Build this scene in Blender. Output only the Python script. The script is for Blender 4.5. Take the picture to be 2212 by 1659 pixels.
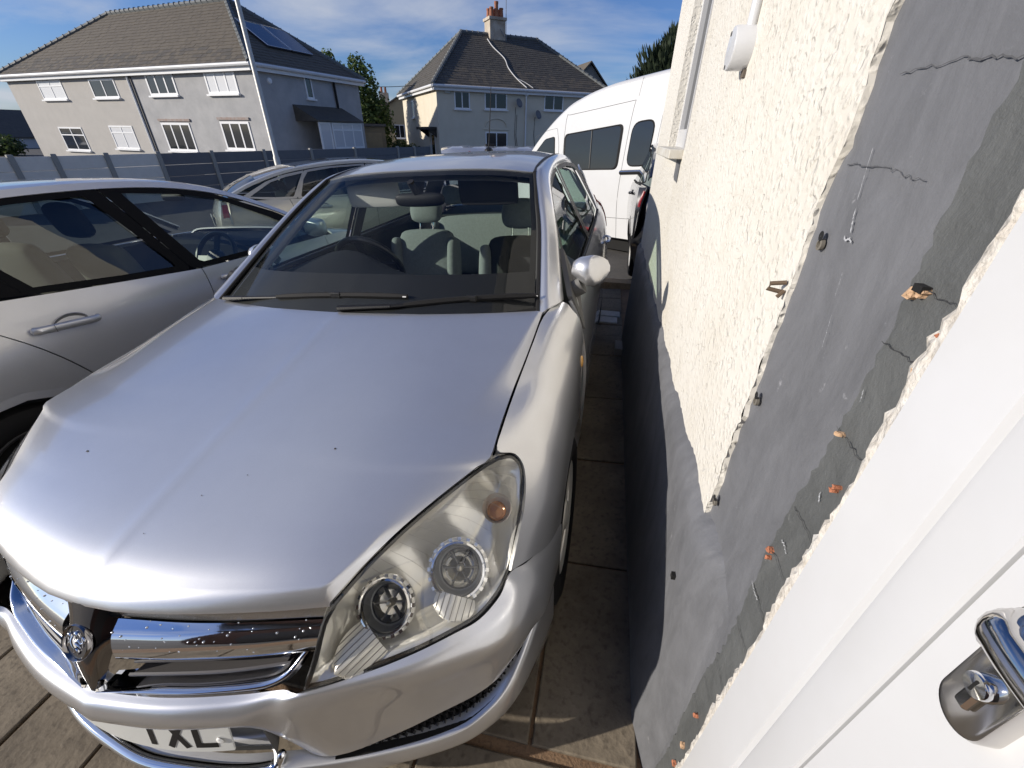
import bpy, math, random
from mathutils import Vector, Matrix
for o in list(bpy.data.objects): bpy.data.objects.remove(o)
SC = bpy.context.scene
COL = SC.collection
rad = math.radians
# ------------------------------------------------------------------ camera
CAM_H = 1.566
yaw, pit, rol = rad(11.67), rad(31.32), rad(0.90)
f0 = Vector((-math.sin(yaw), math.cos(yaw), 0)); r0 = Vector((math.cos(yaw), math.sin(yaw), 0))
fw = f0 * math.cos(pit) + Vector((0, 0, -math.sin(pit))); u0 = r0.cross(fw)
rr = r0 * math.cos(rol) + u0 * math.sin(rol); uu = -r0 * math.sin(rol) + u0 * math.cos(rol)
cam = bpy.data.cameras.new('camera'); camo = bpy.data.objects.new('camera', cam); COL.objects.link(camo)
cam.sensor_width = 36; cam.lens = 36 * 888.4 / 2212; cam.clip_start = 0.02; cam.clip_end = 3000
camo.matrix_world = Matrix(((rr.x, uu.x, -fw.x, 0), (rr.y, uu.y, -fw.y, 0), (rr.z, uu.z, -fw.z, CAM_H), (0, 0, 0, 1)))
SC.camera = camo
# ------------------------------------------------------------------ sky and sun
SUN_EL, SUN_AZ = rad(19.5), rad(66)      # azimuth of the light's travel, from +Y towards +X
sdir = Vector((math.sin(SUN_AZ) * math.cos(SUN_EL), math.cos(SUN_AZ) * math.cos(SUN_EL), -math.sin(SUN_EL)))
W = bpy.data.worlds.new('World'); SC.world = W; W.use_nodes = True
nt = W.node_tree; nt.nodes.clear(); L = nt.links.new
out = nt.nodes.new('ShaderNodeOutputWorld'); bg = nt.nodes.new('ShaderNodeBackground')
sky = nt.nodes.new('ShaderNodeTexSky'); sky.sky_type = 'NISHITA'; sky.sun_disc = False
sky.sun_elevation = SUN_EL; sky.sun_rotation = math.atan2(-sdir.x, -sdir.y)
sky.air_density = 1.0; sky.dust_density = 0.35; sky.ozone_density = 2.2
tc = nt.nodes.new('ShaderNodeTexCoord')
sep = nt.nodes.new('ShaderNodeSeparateXYZ'); L(tc.outputs['Generated'], sep.inputs[0])
mx = nt.nodes.new('ShaderNodeMath'); mx.operation = 'MAXIMUM'; mx.inputs[1].default_value = 0.0; L(sep.outputs['Z'], mx.inputs[0])
ad = nt.nodes.new('ShaderNodeMath'); ad.operation = 'ADD'; ad.inputs[1].default_value = 0.16; L(mx.outputs[0], ad.inputs[0])
dx = nt.nodes.new('ShaderNodeMath'); dx.operation = 'DIVIDE'; L(sep.outputs['X'], dx.inputs[0]); L(ad.outputs[0], dx.inputs[1])
dy = nt.nodes.new('ShaderNodeMath'); dy.operation = 'DIVIDE'; L(sep.outputs['Y'], dy.inputs[0]); L(ad.outputs[0], dy.inputs[1])
cmb = nt.nodes.new('ShaderNodeCombineXYZ'); L(dx.outputs[0], cmb.inputs[0]); L(dy.outputs[0], cmb.inputs[1])
mp = nt.nodes.new('ShaderNodeMapping'); mp.inputs['Scale'].default_value = (0.75, 1.0, 1); mp.inputs['Rotation'].default_value = (0, 0, 0.35); mp.inputs['Location'].default_value = (3.1, 1.7, 0.4)
L(cmb.outputs[0], mp.inputs['Vector'])
nz = nt.nodes.new('ShaderNodeTexNoise'); nz.inputs['Scale'].default_value = 0.9; nz.inputs['Detail'].default_value = 9; nz.inputs['Roughness'].default_value = 0.56; nz.inputs['Distortion'].default_value = 0.35
L(mp.outputs[0], nz.inputs['Vector'])
rp = nt.nodes.new('ShaderNodeValToRGB'); rp.color_ramp.elements[0].position = 0.45; rp.color_ramp.elements[1].position = 0.72
rp.color_ramp.elements[0].color = (0, 0, 0, 1); rp.color_ramp.elements[1].color = (0.8, 0.8, 0.8, 1)
L(nz.outputs['Fac'], rp.inputs[0])
mix = nt.nodes.new('ShaderNodeMixRGB'); mix.inputs[2].default_value = (7.5, 7.9, 8.8, 1)
tnt = nt.nodes.new('ShaderNodeMixRGB'); tnt.blend_type = 'MULTIPLY'; tnt.inputs[0].default_value = 1; tnt.inputs[2].default_value = (0.72, 0.95, 1.5, 1); L(sky.outputs[0], tnt.inputs[1])
L(rp.outputs[0], mix.inputs[0]); L(tnt.outputs[0], mix.inputs[1]); L(mix.outputs[0], bg.inputs[0]); L(bg.outputs[0], out.inputs[0])
bg.inputs['Strength'].default_value = 0.065
sun = bpy.data.lights.new('sun', 'SUN'); suno = bpy.data.objects.new('sun', sun); COL.objects.link(suno)
sun.energy = 4.2; sun.angle = rad(0.53); sun.color = (1.0, 0.925, 0.82)
suno.rotation_euler = sdir.to_track_quat('-Z', 'Y').to_euler()
SC.view_settings.view_transform = 'Standard'; SC.view_settings.look = 'None'
SC.view_settings.exposure = 0.25; SC.view_settings.gamma = 1
SC.view_settings.use_curve_mapping = False
# ------------------------------------------------------------------ helpers
def link(o, parent=None):
    COL.objects.link(o)
    if parent: o.parent = parent
    return o
def mesh_obj(name, verts, faces, mat, parent=None, smooth=True, angle=40, fix=True):
    me = bpy.data.meshes.new(name)
    me.from_pydata([tuple(v) for v in verts], [], faces)
    if fix:
        import bmesh
        bm = bmesh.new(); bm.from_mesh(me); bmesh.ops.remove_doubles(bm, verts=bm.verts, dist=1e-5)
        bmesh.ops.recalc_face_normals(bm, faces=bm.faces); bm.to_mesh(me); bm.free()
    if smooth:
        for p in me.polygons: p.use_smooth = True
        if angle: me.set_sharp_from_angle(angle=rad(angle))
    if mat: me.materials.append(mat)
    return link(bpy.data.objects.new(name, me), parent)
def empty(name, label, cat, M=None, group=None):
    o = bpy.data.objects.new(name, None); COL.objects.link(o); o.empty_display_size = 0.1
    o['label'] = label; o['category'] = cat
    if group: o['group'] = group
    if M is not None: o.matrix_world = M
    return o
def tag(o, label=None, cat=None, group=None, kind=None):
    if label: o['label'] = label
    if cat: o['category'] = cat
    if group: o['group'] = group
    if kind: o['kind'] = kind
    return o
class MB:
    """collects shapes, builds one mesh object"""
    def __init__(s): s.v = []; s.f = []
    def add(s, v, f):
        b = len(s.v); s.v += [Vector(p) for p in v]; s.f += [[i + b for i in q] for q in f]; return s
    def box(s, lo, hi, M=None, bev=0):
        (x0, y0, z0), (x1, y1, z1) = lo, hi
        if bev:
            b = bev; v = []; 
            for z, k in ((z0, b), (z0 + b, 0), (z1 - b, 0), (z1, b)):
                for (x, y) in ((x0 + k + b * (k == 0), y0 + k), (x1 - k - b * (k == 0), y0 + k), (x1 - k, y0 + k + b * (k == 0)), (x1 - k, y1 - k - b * (k == 0)), (x1 - k - b * (k == 0), y1 - k), (x0 + k + b * (k == 0), y1 - k), (x0 + k, y1 - k - b * (k == 0)), (x0 + k, y0 + k + b * (k == 0))):
                    v.append(Vector((x, y, z)))
            f = [[7, 6, 5, 4, 3, 2, 1, 0], [24 + i for i in range(8)]]
            for r_ in range(3):
                for i in range(8):
                    j = (i + 1) % 8; f.append([r_ * 8 + i, r_ * 8 + j, r_ * 8 + 8 + j, r_ * 8 + 8 + i])
        else:
            v = [Vector(p) for p in ((x0, y0, z0), (x1, y0, z0), (x1, y1, z0), (x0, y1, z0), (x0, y0, z1), (x1, y0, z1), (x1, y1, z1), (x0, y1, z1))]
            f = [[3, 2, 1, 0], [4, 5, 6, 7], [0, 1, 5, 4], [1, 2, 6, 5], [2, 3, 7, 6], [3, 0, 4, 7]]
        if M is not None: v = [M @ p for p in v]
        return s.add(v, f)
    def tube(s, pts, r, n=8, cap=True, flat=1.0, up=None):
        pts = [Vector(p) for p in pts]; m = len(pts)
        rs = r if isinstance(r, (list, tuple)) else [r] * m
        v = []; up = Vector(up) if up else Vector((0, 0, 1))
        for i, p in enumerate(pts):
            t = (pts[min(i + 1, m - 1)] - pts[max(i - 1, 0)]).normalized()
            a = t.cross(up)
            if a.length < 1e-3: a = t.cross(Vector((1, 0, 0)))
            a.normalize(); b = a.cross(t)
            for k in range(n):
                w = 2 * math.pi * k / n; v.append(p + (a * math.cos(w) + b * math.sin(w) * flat) * rs[i])
        f = []
        for i in range(m - 1):
            for k in range(n):
                k2 = (k + 1) % n; f.append([i * n + k, i * n + k2, (i + 1) * n + k2, (i + 1) * n + k])
        if cap: f.append(list(range(n))[::-1]); f.append([(m - 1) * n + k for k in range(n)])
        return s.add(v, f)
    def lathe(s, prof, n=32, M=None, a0=0, a1=360):
        """prof: (radius, height) pairs round local Z"""
        full = abs(a1 - a0) >= 360; cnt = n if full else n + 1; v = []
        for (r_, h) in prof:
            for k in range(cnt):
                w = rad(a0 + (a1 - a0) * k / n); p = Vector((r_ * math.cos(w), r_ * math.sin(w), h)); v.append(M @ p if M is not None else p)
        f = []
        for i in range(len(prof) - 1):
            for k in range(n):
                k2 = (k + 1) % cnt; f.append([i * cnt + k, i * cnt + k2, (i + 1) * cnt + k2, (i + 1) * cnt + k])
        return s.add(v, f)
    def prism(s, poly, z0, z1, M=None):
        n = len(poly); v = [Vector((p[0], p[1], z0)) for p in poly] + [Vector((p[0], p[1], z1)) for p in poly]
        if M is not None: v = [M @ p for p in v]
        f = [list(range(n))[::-1], list(range(n, 2 * n))] + [[i, (i + 1) % n, n + (i + 1) % n, n + i] for i in range(n)]
        return s.add(v, f)
    def grid(s, G):
        nr, nc = len(G), len(G[0]); v = [p for row in G for p in row]
        return s.add(v, [[i * nc + j, i * nc + j + 1, (i + 1) * nc + j + 1, (i + 1) * nc + j] for i in range(nr - 1) for j in range(nc - 1)])
    def build(s, name, mat, parent=None, smooth=True, angle=35, fix=True):
        return mesh_obj(name, s.v, s.f, mat, parent, smooth, angle, fix)
def cr(p0, p1, p2, p3, t):
    t2, t3 = t * t, t * t * t
    return 0.5 * (2 * p1 + (p2 - p0) * t + (2 * p0 - 5 * p1 + 4 * p2 - p3) * t2 + (3 * p1 - p0 - 3 * p2 + p3) * t3)
def spl(P, n):
    """Catmull-Rom through P, n steps per span"""
    P = [Vector(p) for p in P]; m = len(P); o = []
    for i in range(m - 1):
        p0 = P[i - 1] if i else 2 * P[0] - P[1]; p3 = P[i + 2] if i + 2 < m else 2 * P[-1] - P[-2]
        for k in range(n): o.append(cr(p0, P[i], P[i + 1], p3, k / n))
    o.append(P[-1].copy()); return o
def resamp(P, n):
    """n+1 points evenly spaced along polyline P"""
    P = [Vector(p) for p in P]; d = [0]
    for i in range(1, len(P)): d.append(d[-1] + (P[i] - P[i - 1]).length)
    o = []; j = 0
    for k in range(n + 1):
        t = d[-1] * k / n
        while j < len(P) - 2 and d[j + 1] < t: j += 1
        w = (t - d[j]) / max(d[j + 1] - d[j], 1e-9); o.append(P[j].lerp(P[j + 1], min(max(w, 0), 1)))
    return o
def spline_grid(G, nu, nv):
    rows = [spl(r_, nu) for r_ in G]
    cols = [spl([rows[i][j] for i in range(len(rows))], nv) for j in range(len(rows[0]))]
    return [[cols[j][i] for j in range(len(cols))] for i in range(len(cols[0]))]
def coons(top, bot, lef, rig, nu, nv, n=6):
    """top/bot run left to right, lef/rig run top to bottom; returns (nv+1) rows of (nu+1)"""
    T = resamp(spl(top, n), nu); B = resamp(spl(bot, n), nu); Lf = resamp(spl(lef, n), nv); R = resamp(spl(rig, n), nv); G = []
    for i in range(nv + 1):
        v = i / nv; row = []
        for j in range(nu + 1):
            u = j / nu
            row.append(T[j] * (1 - v) + B[j] * v + Lf[i] * (1 - u) + R[i] * u - (T[0] * (1 - u) * (1 - v) + T[-1] * u * (1 - v) + B[0] * (1 - u) * v + B[-1] * u * v))
        G.append(row)
    return G
def skirted(G, t, C=(0, 2, 0.5), both=False):
    """a grid sheet with its rim turned inward by t towards C"""
    m = MB(); m.grid(G); nr, nc = len(G), len(G[0])
    if t:
        C = Vector(C)
        idx = [(0, j) for j in range(nc)] + [(i, nc - 1) for i in range(1, nr)] + [(nr - 1, j) for j in range(nc - 2, -1, -1)] + [(i, 0) for i in range(nr - 2, 0, -1)]
        base = len(m.v); ring = []
        for (i, j) in idx:
            du = G[i][min(j + 1, nc - 1)] - G[i][max(j - 1, 0)]; dv = G[min(i + 1, nr - 1)][j] - G[max(i - 1, 0)][j]
            n_ = du.cross(dv)
            if n_.length < 1e-12: n_ = Vector((0, 0, 1))
            n_.normalize()
            if n_.dot(G[i][j] - C) < 0: n_ = -n_
            m.v.append(G[i][j] - n_ * t); ring.append(i * nc + j)
        K = len(idx)
        for k in range(K):
            k2 = (k + 1) % K; m.f.append([ring[k], ring[k2], base + k2, base + k])
    return m
def mirror_cols(G):
    """G columns run from x=0 outward: return the full-width grid"""
    return [[Vector((-p.x, p.y, p.z)) for p in row[:0:-1]] + list(row) for row in G]
def mirx(G): return [[Vector((-p.x, p.y, p.z)) for p in row] for row in G]
def lerp(a, b, t): return a + (b - a) * t
def table(T):
    """piecewise-linear lookup from sorted (x, y) pairs"""
    def fn(x):
        if x <= T[0][0]: return T[0][1]
        for (a, b), (c, d) in zip(T, T[1:]):
            if x <= c: return b + (d - b) * (x - a) / (c - a)
        return T[-1][1]
    return fn
def smooth_table(T, w):
    g = table(T)
    return lambda x: sum(g(x + w * k / 4) for k in range(-4, 5)) / 9
# ------------------------------------------------------------------ materials
MATS = {}
def nodes(m):
    m.use_nodes = True; t = m.node_tree; return t, t.nodes['Principled BSDF']
def pm(name, col, rough=0.5, metal=0.0, coat=0.0, spec=0.5, noise=None, bump=None, coat_rough=0.03, emit=None, bumpdist=0.01):
    """noise = (scale, amount 0..1, colour2); bump = (scale, strength)"""
    if name in MATS: return MATS[name]
    m = bpy.data.materials.new(name); MATS[name] = m; t, b = nodes(m)
    b.inputs['Base Color'].default_value = (*col, 1); b.inputs['Roughness'].default_value = rough; b.inputs['Metallic'].default_value = metal
    b.inputs['Coat Weight'].default_value = coat; b.inputs['Coat Roughness'].default_value = coat_rough; b.inputs['Specular IOR Level'].default_value = spec
    tcn = t.nodes.new('ShaderNodeTexCoord')
    if noise:
        n = t.nodes.new('ShaderNodeTexNoise'); n.inputs['Scale'].default_value = noise[0]; n.inputs['Detail'].default_value = 8; n.inputs['Roughness'].default_value = 0.65
        t.links.new(tcn.outputs['Object'], n.inputs['Vector'])
        r_ = t.nodes.new('ShaderNodeValToRGB'); r_.color_ramp.elements[0].position = 0.5 - 0.5 * (1 - noise[1]) * 0.5 - 0.1; r_.color_ramp.elements[1].position = 0.68
        r_.color_ramp.elements[0].color = (*col, 1); r_.color_ramp.elements[1].color = (*noise[2], 1)
        t.links.new(n.outputs['Fac'], r_.inputs[0]); t.links.new(r_.outputs[0], b.inputs['Base Color'])
    if bump:
        n = t.nodes.new('ShaderNodeTexNoise'); n.inputs['Scale'].default_value = bump[0]; n.inputs['Detail'].default_value = 6
        t.links.new(tcn.outputs['Object'], n.inputs['Vector'])
        bp = t.nodes.new('ShaderNodeBump'); bp.inputs['Strength'].default_value = bump[1]; bp.inputs['Distance'].default_value = bumpdist
        t.links.new(n.outputs['Fac'], bp.inputs['Height']); t.links.new(bp.outputs[0], b.inputs['Normal'])
    if emit: b.inputs['Emission Color'].default_value = (*emit[0], 1); b.inputs['Emission Strength'].default_value = emit[1]
    return m
def glass(name, tint, refl=1.0, ior=1.5, rough=0.0):
    """thin sheet: tinted see-through plus fresnel mirror; lets sunlight pass"""
    if name in MATS: return MATS[name]
    m = bpy.data.materials.new(name); MATS[name] = m; m.use_nodes = True; t = m.node_tree; t.nodes.clear()
    o = t.nodes.new('ShaderNodeOutputMaterial'); tr = t.nodes.new('ShaderNodeBsdfTransparent'); tr.inputs[0].default_value = (*tint, 1)
    g = t.nodes.new('ShaderNodeBsdfGlossy'); g.inputs['Roughness'].default_value = rough; g.inputs['Color'].default_value = (refl, refl, refl, 1)
    lw = t.nodes.new('ShaderNodeLayerWeight'); lw.inputs['Blend'].default_value = 0.5
    p5 = t.nodes.new('ShaderNodeMath'); p5.operation = 'POWER'; p5.inputs[1].default_value = 4.6; t.links.new(lw.outputs['Facing'], p5.inputs[0])
    f_ = ((ior - 1) / (ior + 1)) ** 2 * 1.7
    ma = t.nodes.new('ShaderNodeMath'); ma.operation = 'MULTIPLY_ADD'; ma.inputs[1].default_value = 1 - f_; ma.inputs[2].default_value = f_; t.links.new(p5.outputs[0], ma.inputs[0])
    mxs = t.nodes.new('ShaderNodeMixShader'); t.links.new(ma.outputs[0], mxs.inputs[0]); t.links.new(tr.outputs[0], mxs.inputs[1]); t.links.new(g.outputs[0], mxs.inputs[2]); t.links.new(mxs.outputs[0], o.inputs[0])
    return m
def paint(name, col, metal=0.75, rough=0.36, flake=0.05, coat=1.0):
    """metallic car paint: flake sparkle, clear coat with faint orange peel and a film of dust"""
    if name in MATS: return MATS[name]
    m = bpy.data.materials.new(name); MATS[name] = m; t, b = nodes(m)
    b.inputs['Metallic'].default_value = metal; b.inputs['Roughness'].default_value = rough; b.inputs['Coat Weight'].default_value = coat; b.inputs['Coat Roughness'].default_value = 0.04
    tcn = t.nodes.new('ShaderNodeTexCoord')
    n = t.nodes.new('ShaderNodeTexNoise'); n.inputs['Scale'].default_value = 1400; n.inputs['Detail'].default_value = 1; t.links.new(tcn.outputs['Object'], n.inputs['Vector'])
    n2 = t.nodes.new('ShaderNodeTexNoise'); n2.inputs['Scale'].default_value = 5; n2.inputs['Detail'].default_value = 9; n2.inputs['Roughness'].default_value = 0.7; t.links.new(tcn.outputs['Object'], n2.inputs['Vector'])
    r1 = t.nodes.new('ShaderNodeMapRange'); r1.inputs[1].default_value = 0.3; r1.inputs[2].default_value = 0.7; r1.inputs[3].default_value = 1 - flake; r1.inputs[4].default_value = 1 + flake; t.links.new(n.outputs['Fac'], r1.inputs[0])
    r2 = t.nodes.new('ShaderNodeMapRange'); r2.inputs[1].default_value = 0.3; r2.inputs[2].default_value = 0.75; r2.inputs[3].default_value = 1.0; r2.inputs[4].default_value = 0.94; t.links.new(n2.outputs['Fac'], r2.inputs[0])
    mu = t.nodes.new('ShaderNodeMath'); mu.operation = 'MULTIPLY'; t.links.new(r1.outputs[0], mu.inputs[0]); t.links.new(r2.outputs[0], mu.inputs[1])
    vm = t.nodes.new('ShaderNodeVectorMath'); vm.operation = 'SCALE'; vm.inputs[0].default_value = col; t.links.new(mu.outputs[0], vm.inputs['Scale']); t.links.new(vm.outputs[0], b.inputs['Base Color'])
    r3 = t.nodes.new('ShaderNodeMapRange'); r3.inputs[1].default_value = 0.35; r3.inputs[2].default_value = 0.8; r3.inputs[3].default_value = 0.03; r3.inputs[4].default_value = 0.12; t.links.new(n2.outputs['Fac'], r3.inputs[0]); t.links.new(r3.outputs[0], b.inputs['Coat Roughness'])
    return m
SILVER = paint('silver_paint', (0.70, 0.705, 0.72), .8, .33)
BLACKPL = pm('black_plastic', (0.014, 0.014, 0.015), 0.5, spec=0.25, bump=(300, 0.15))
GREYPL = pm('grey_plastic', (0.10, 0.098, 0.095), 0.6, bump=(400, 0.1))
RUBBER = pm('rubber', (0.012, 0.012, 0.013), 0.75, spec=0.3)
GAP = pm('gap_black', (0.006, 0.006, 0.006), 0.9)
CHROME = pm('chrome', (0.82, 0.83, 0.85), 0.06, 1.0, bump=(9, 0.03))
GLASS = glass('car_glass', (0.66, 0.78, 0.73))
DGLASS = glass('dark_glass', (0.30, 0.36, 0.36))
WSGLASS = glass('windscreen_glass', (0.87, 0.90, 0.895), refl=0.38)
SGLASS = glass('tinted_side_glass', (0.68, 0.84, 0.72))
CLEAR = glass('clear_plastic', (0.97, 0.965, 0.94), ior=1.5)
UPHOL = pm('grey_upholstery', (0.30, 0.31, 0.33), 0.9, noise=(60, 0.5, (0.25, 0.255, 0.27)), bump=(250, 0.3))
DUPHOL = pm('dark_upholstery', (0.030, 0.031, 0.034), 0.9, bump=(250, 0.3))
DASH = pm('dash_plastic', (0.016, 0.018, 0.023), 0.7, spec=0.2, bump=(500, 0.2))
# ground height: the yard falls away to the left
def gz(x): return 0.064 * (min(max(x, -7.0), 1.5) + 0.877)
# ------------------------------------------------------------------ ground
def ground_mat(name, c1, c2, c3, sc, rough=0.9, bumps=0.6):
    m = bpy.data.materials.new(name); t, b = nodes(m); b.inputs['Roughness'].default_value = rough
    tcn = t.nodes.new('ShaderNodeTexCoord'); geo = t.nodes.new('ShaderNodeNewGeometry')
    a = t.nodes.new('ShaderNodeTexNoise'); a.inputs['Scale'].default_value = sc; a.inputs['Detail'].default_value = 10; a.inputs['Roughness'].default_value = 0.7
    c = t.nodes.new('ShaderNodeTexNoise'); c.inputs['Scale'].default_value = sc * 22; c.inputs['Detail'].default_value = 4
    t.links.new(geo.outputs['Position'], a.inputs['Vector']); t.links.new(geo.outputs['Position'], c.inputs['Vector'])
    r1 = t.nodes.new('ShaderNodeValToRGB'); r1.color_ramp.elements[0].position = 0.36; r1.color_ramp.elements[1].position = 0.66
    r1.color_ramp.elements[0].color = (*c1, 1); r1.color_ramp.elements[1].color = (*c2, 1); t.links.new(a.outputs['Fac'], r1.inputs[0])
    r2 = t.nodes.new('ShaderNodeValToRGB'); r2.color_ramp.elements[0].position = 0.52; r2.color_ramp.elements[1].position = 0.72; r2.color_ramp.elements[0].color = (0, 0, 0, 1); r2.color_ramp.elements[1].color = (0.7, 0.7, 0.7, 1); t.links.new(c.outputs['Fac'], r2.inputs[0])
    mi = t.nodes.new('ShaderNodeMixRGB'); mi.inputs[2].default_value = (*c3, 1); t.links.new(r2.outputs[0], mi.inputs[0]); t.links.new(r1.outputs[0], mi.inputs[1]); t.links.new(mi.outputs[0], b.inputs['Base Color'])
    bp = t.nodes.new('ShaderNodeBump'); bp.inputs['Strength'].default_value = bumps; bp.inputs['Distance'].default_value = 0.006
    t.links.new(c.outputs['Fac'], bp.inputs['Height']); t.links.new(bp.outputs[0], b.inputs['Normal'])
    MATS[name] = m; return m
TARM = ground_mat('tarmac', (0.055, 0.053, 0.05), (0.085, 0.08, 0.075), (0.11, 0.10, 0.09), 1.3)
SLABM = ground_mat('paving', (0.105, 0.084, 0.06), (0.235, 0.195, 0.142), (0.075, 0.06, 0.044), 2.2, bumps=0.5)
JOINT = ground_mat('joint_soil', (0.16, 0.10, 0.06), (0.24, 0.15, 0.085), (0.09, 0.065, 0.045), 6)
xs = [-2500, -400, -80, -30, -15, -7, -5, -3, -1.5, 0, 1.5, 6, 30, 80, 400, 2500]; ys = [-2500, -400, -60, -10, -3, 0, 3, 7, 12, 20, 40, 90, 400, 2500]
g = MB(); g.grid([[Vector((x, y, gz(x) - 0.03)) for x in xs] for y in ys])
tag(g.build('ground', TARM, fix=False), kind='structure')
rnd = random.Random(5)
pave = MB(); pave.grid([[Vector((x, y, gz(x) - 0.014)) for x in (-3.0, -1.5, 0, 0.284, 0.6)] for y in (-1.2, 0.5, 2, 4.75)])
pave_o = tag(pave.build('pavement', JOINT, fix=False), kind='structure')
def slab(x0, x1, y0, y1):
    j = 0.006; dz = rnd.uniform(-0.0025, 0.0025); b = MB()
    v = []
    for (ins, h) in ((0, -0.012), (0, -0.003), (0.004, 0.0)):
        for (x, y) in ((x0 + j + ins, y0 + j + ins), (x1 - j - ins, y0 + j + ins), (x1 - j - ins, y1 - j - ins), (x0 + j + ins, y1 - j - ins)):
            v.append(Vector((x, y, gz(x) + h + dz)))
    f = [[8, 9, 10, 11]]
    for k in (0, 4):
        for i in range(4): f.append([k + i, k + (i + 1) % 4, k + 4 + (i + 1) % 4, k + 4 + i])
    b.add(v, f); return b.build('paving_slab', SLABM, pave_o, smooth=False)
yy = [-0.80, -0.165, 0.452, 1.10, 1.745, 2.38, 3.02, 3.41, 3.66, 3.97, 4.40, 4.73]
for i in range(len(yy) - 1):
    if yy[i] < 0.4: xe = [-2.885, -2.25, -1.932, -1.615, -1.297, -0.98, -0.66, -0.345, 0.275]
    elif i % 2: xe = [-2.885, -2.25, -1.615, -0.98, -0.345, 0.275]
    else: xe = [-2.56, -1.93, -1.297, -0.66, -0.03, 0.275]
    gap0 = 0.022 if abs(yy[i] - 0.452) < 0.01 else 0
    for a, b_ in zip(xe, xe[1:]): slab(a, b_, yy[i] + gap0, yy[i + 1])
# ------------------------------------------------------------------ the white rendered house on the right
XW = 0.284
house = empty('rendered_house', 'white pebble-dashed house wall with a grey plinth beside the silver car', 'house')
def stucco_mat(name, base, dirt):
    m = bpy.data.materials.new(name); t, b = nodes(m); b.inputs['Roughness'].default_value = 0.85
    geo = t.nodes.new('ShaderNodeNewGeometry')
    mpn = t.nodes.new('ShaderNodeMapping'); mpn.inputs['Scale'].default_value = (1, 1, 1); t.links.new(geo.outputs['Position'], mpn.inputs[0])
    vo = t.nodes.new('ShaderNodeTexVoronoi'); vo.feature = 'SMOOTH_F1'; vo.inputs['Scale'].default_value = 68; vo.inputs['Smoothness'].default_value = 0.6; vo.inputs['Randomness'].default_value = 1
    n0 = t.nodes.new('ShaderNodeTexNoise'); n0.inputs['Scale'].default_value = 40; n0.inputs['Detail'].default_value = 3
    wv = t.nodes.new('ShaderNodeMixRGB'); wv.inputs[0].default_value = 0.022; t.links.new(mpn.outputs[0], wv.inputs[1]); t.links.new(n0.outputs['Color'], wv.inputs[2]); t.links.new(mpn.outputs[0], n0.inputs['Vector'])
    t.links.new(wv.outputs[0], vo.inputs['Vector'])
    n1 = t.nodes.new('ShaderNodeTexNoise'); n1.inputs['Scale'].default_value = 75; n1.inputs['Detail'].default_value = 5; n1.inputs['Roughness'].default_value = 0.6; t.links.new(mpn.outputs[0], n1.inputs['Vector'])
    mpr = t.nodes.new('ShaderNodeMapRange'); mpr.inputs[1].default_value = 0.05; mpr.inputs[2].default_value = 0.55; mpr.inputs[3].default_value = 1; mpr.inputs[4].default_value = 0; t.links.new(vo.outputs['Distance'], mpr.inputs[0])
    n2 = t.nodes.new('ShaderNodeTexNoise'); n2.inputs['Scale'].default_value = 34; n2.inputs['Detail'].default_value = 2; t.links.new(mpn.outputs[0], n2.inputs['Vector'])
    pit_ = t.nodes.new('ShaderNodeMapRange'); pit_.inputs[1].default_value = 0.60; pit_.inputs[2].default_value = 0.68; pit_.inputs[3].default_value = 0; pit_.inputs[4].default_value = -0.6; t.links.new(n2.outputs['Fac'], pit_.inputs[0])
    mu = t.nodes.new('ShaderNodeMath'); mu.operation = 'MULTIPLY'; t.links.new(mpr.outputs[0], mu.inputs[0]); t.links.new(n1.outputs['Fac'], mu.inputs[1])
    sm = t.nodes.new('ShaderNodeMath'); sm.operation = 'ADD'; t.links.new(mu.outputs[0], sm.inputs[0]); t.links.new(pit_.outputs[0], sm.inputs[1])
    bp = t.nodes.new('ShaderNodeBump'); bp.inputs['Strength'].default_value = 0.7; bp.inputs['Distance'].default_value = 0.007; t.links.new(sm.outputs[0], bp.inputs['Height']); t.links.new(bp.outputs[0], b.inputs['Normal'])
    n3 = t.nodes.new('ShaderNodeTexNoise'); n3.inputs['Scale'].default_value = 2.5; n3.inputs['Detail'].default_value = 9; n3.inputs['Roughness'].default_value = 0.75; t.links.new(geo.outputs['Position'], n3.inputs['Vector'])
    r1 = t.nodes.new('ShaderNodeValToRGB'); r1.color_ramp.elements[0].position = 0.45; r1.color_ramp.elements[1].position = 0.85; r1.color_ramp.elements[0].color = (*base, 1); r1.color_ramp.elements[1].color = (*dirt, 1); t.links.new(n3.outputs['Fac'], r1.inputs[0]); t.links.new(r1.outputs[0], b.inputs['Base Color'])
    MATS[name] = m; return m
STUCCO = stucco_mat('white_roughcast', (0.635, 0.61, 0.555), (0.54, 0.50, 0.42))
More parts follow.
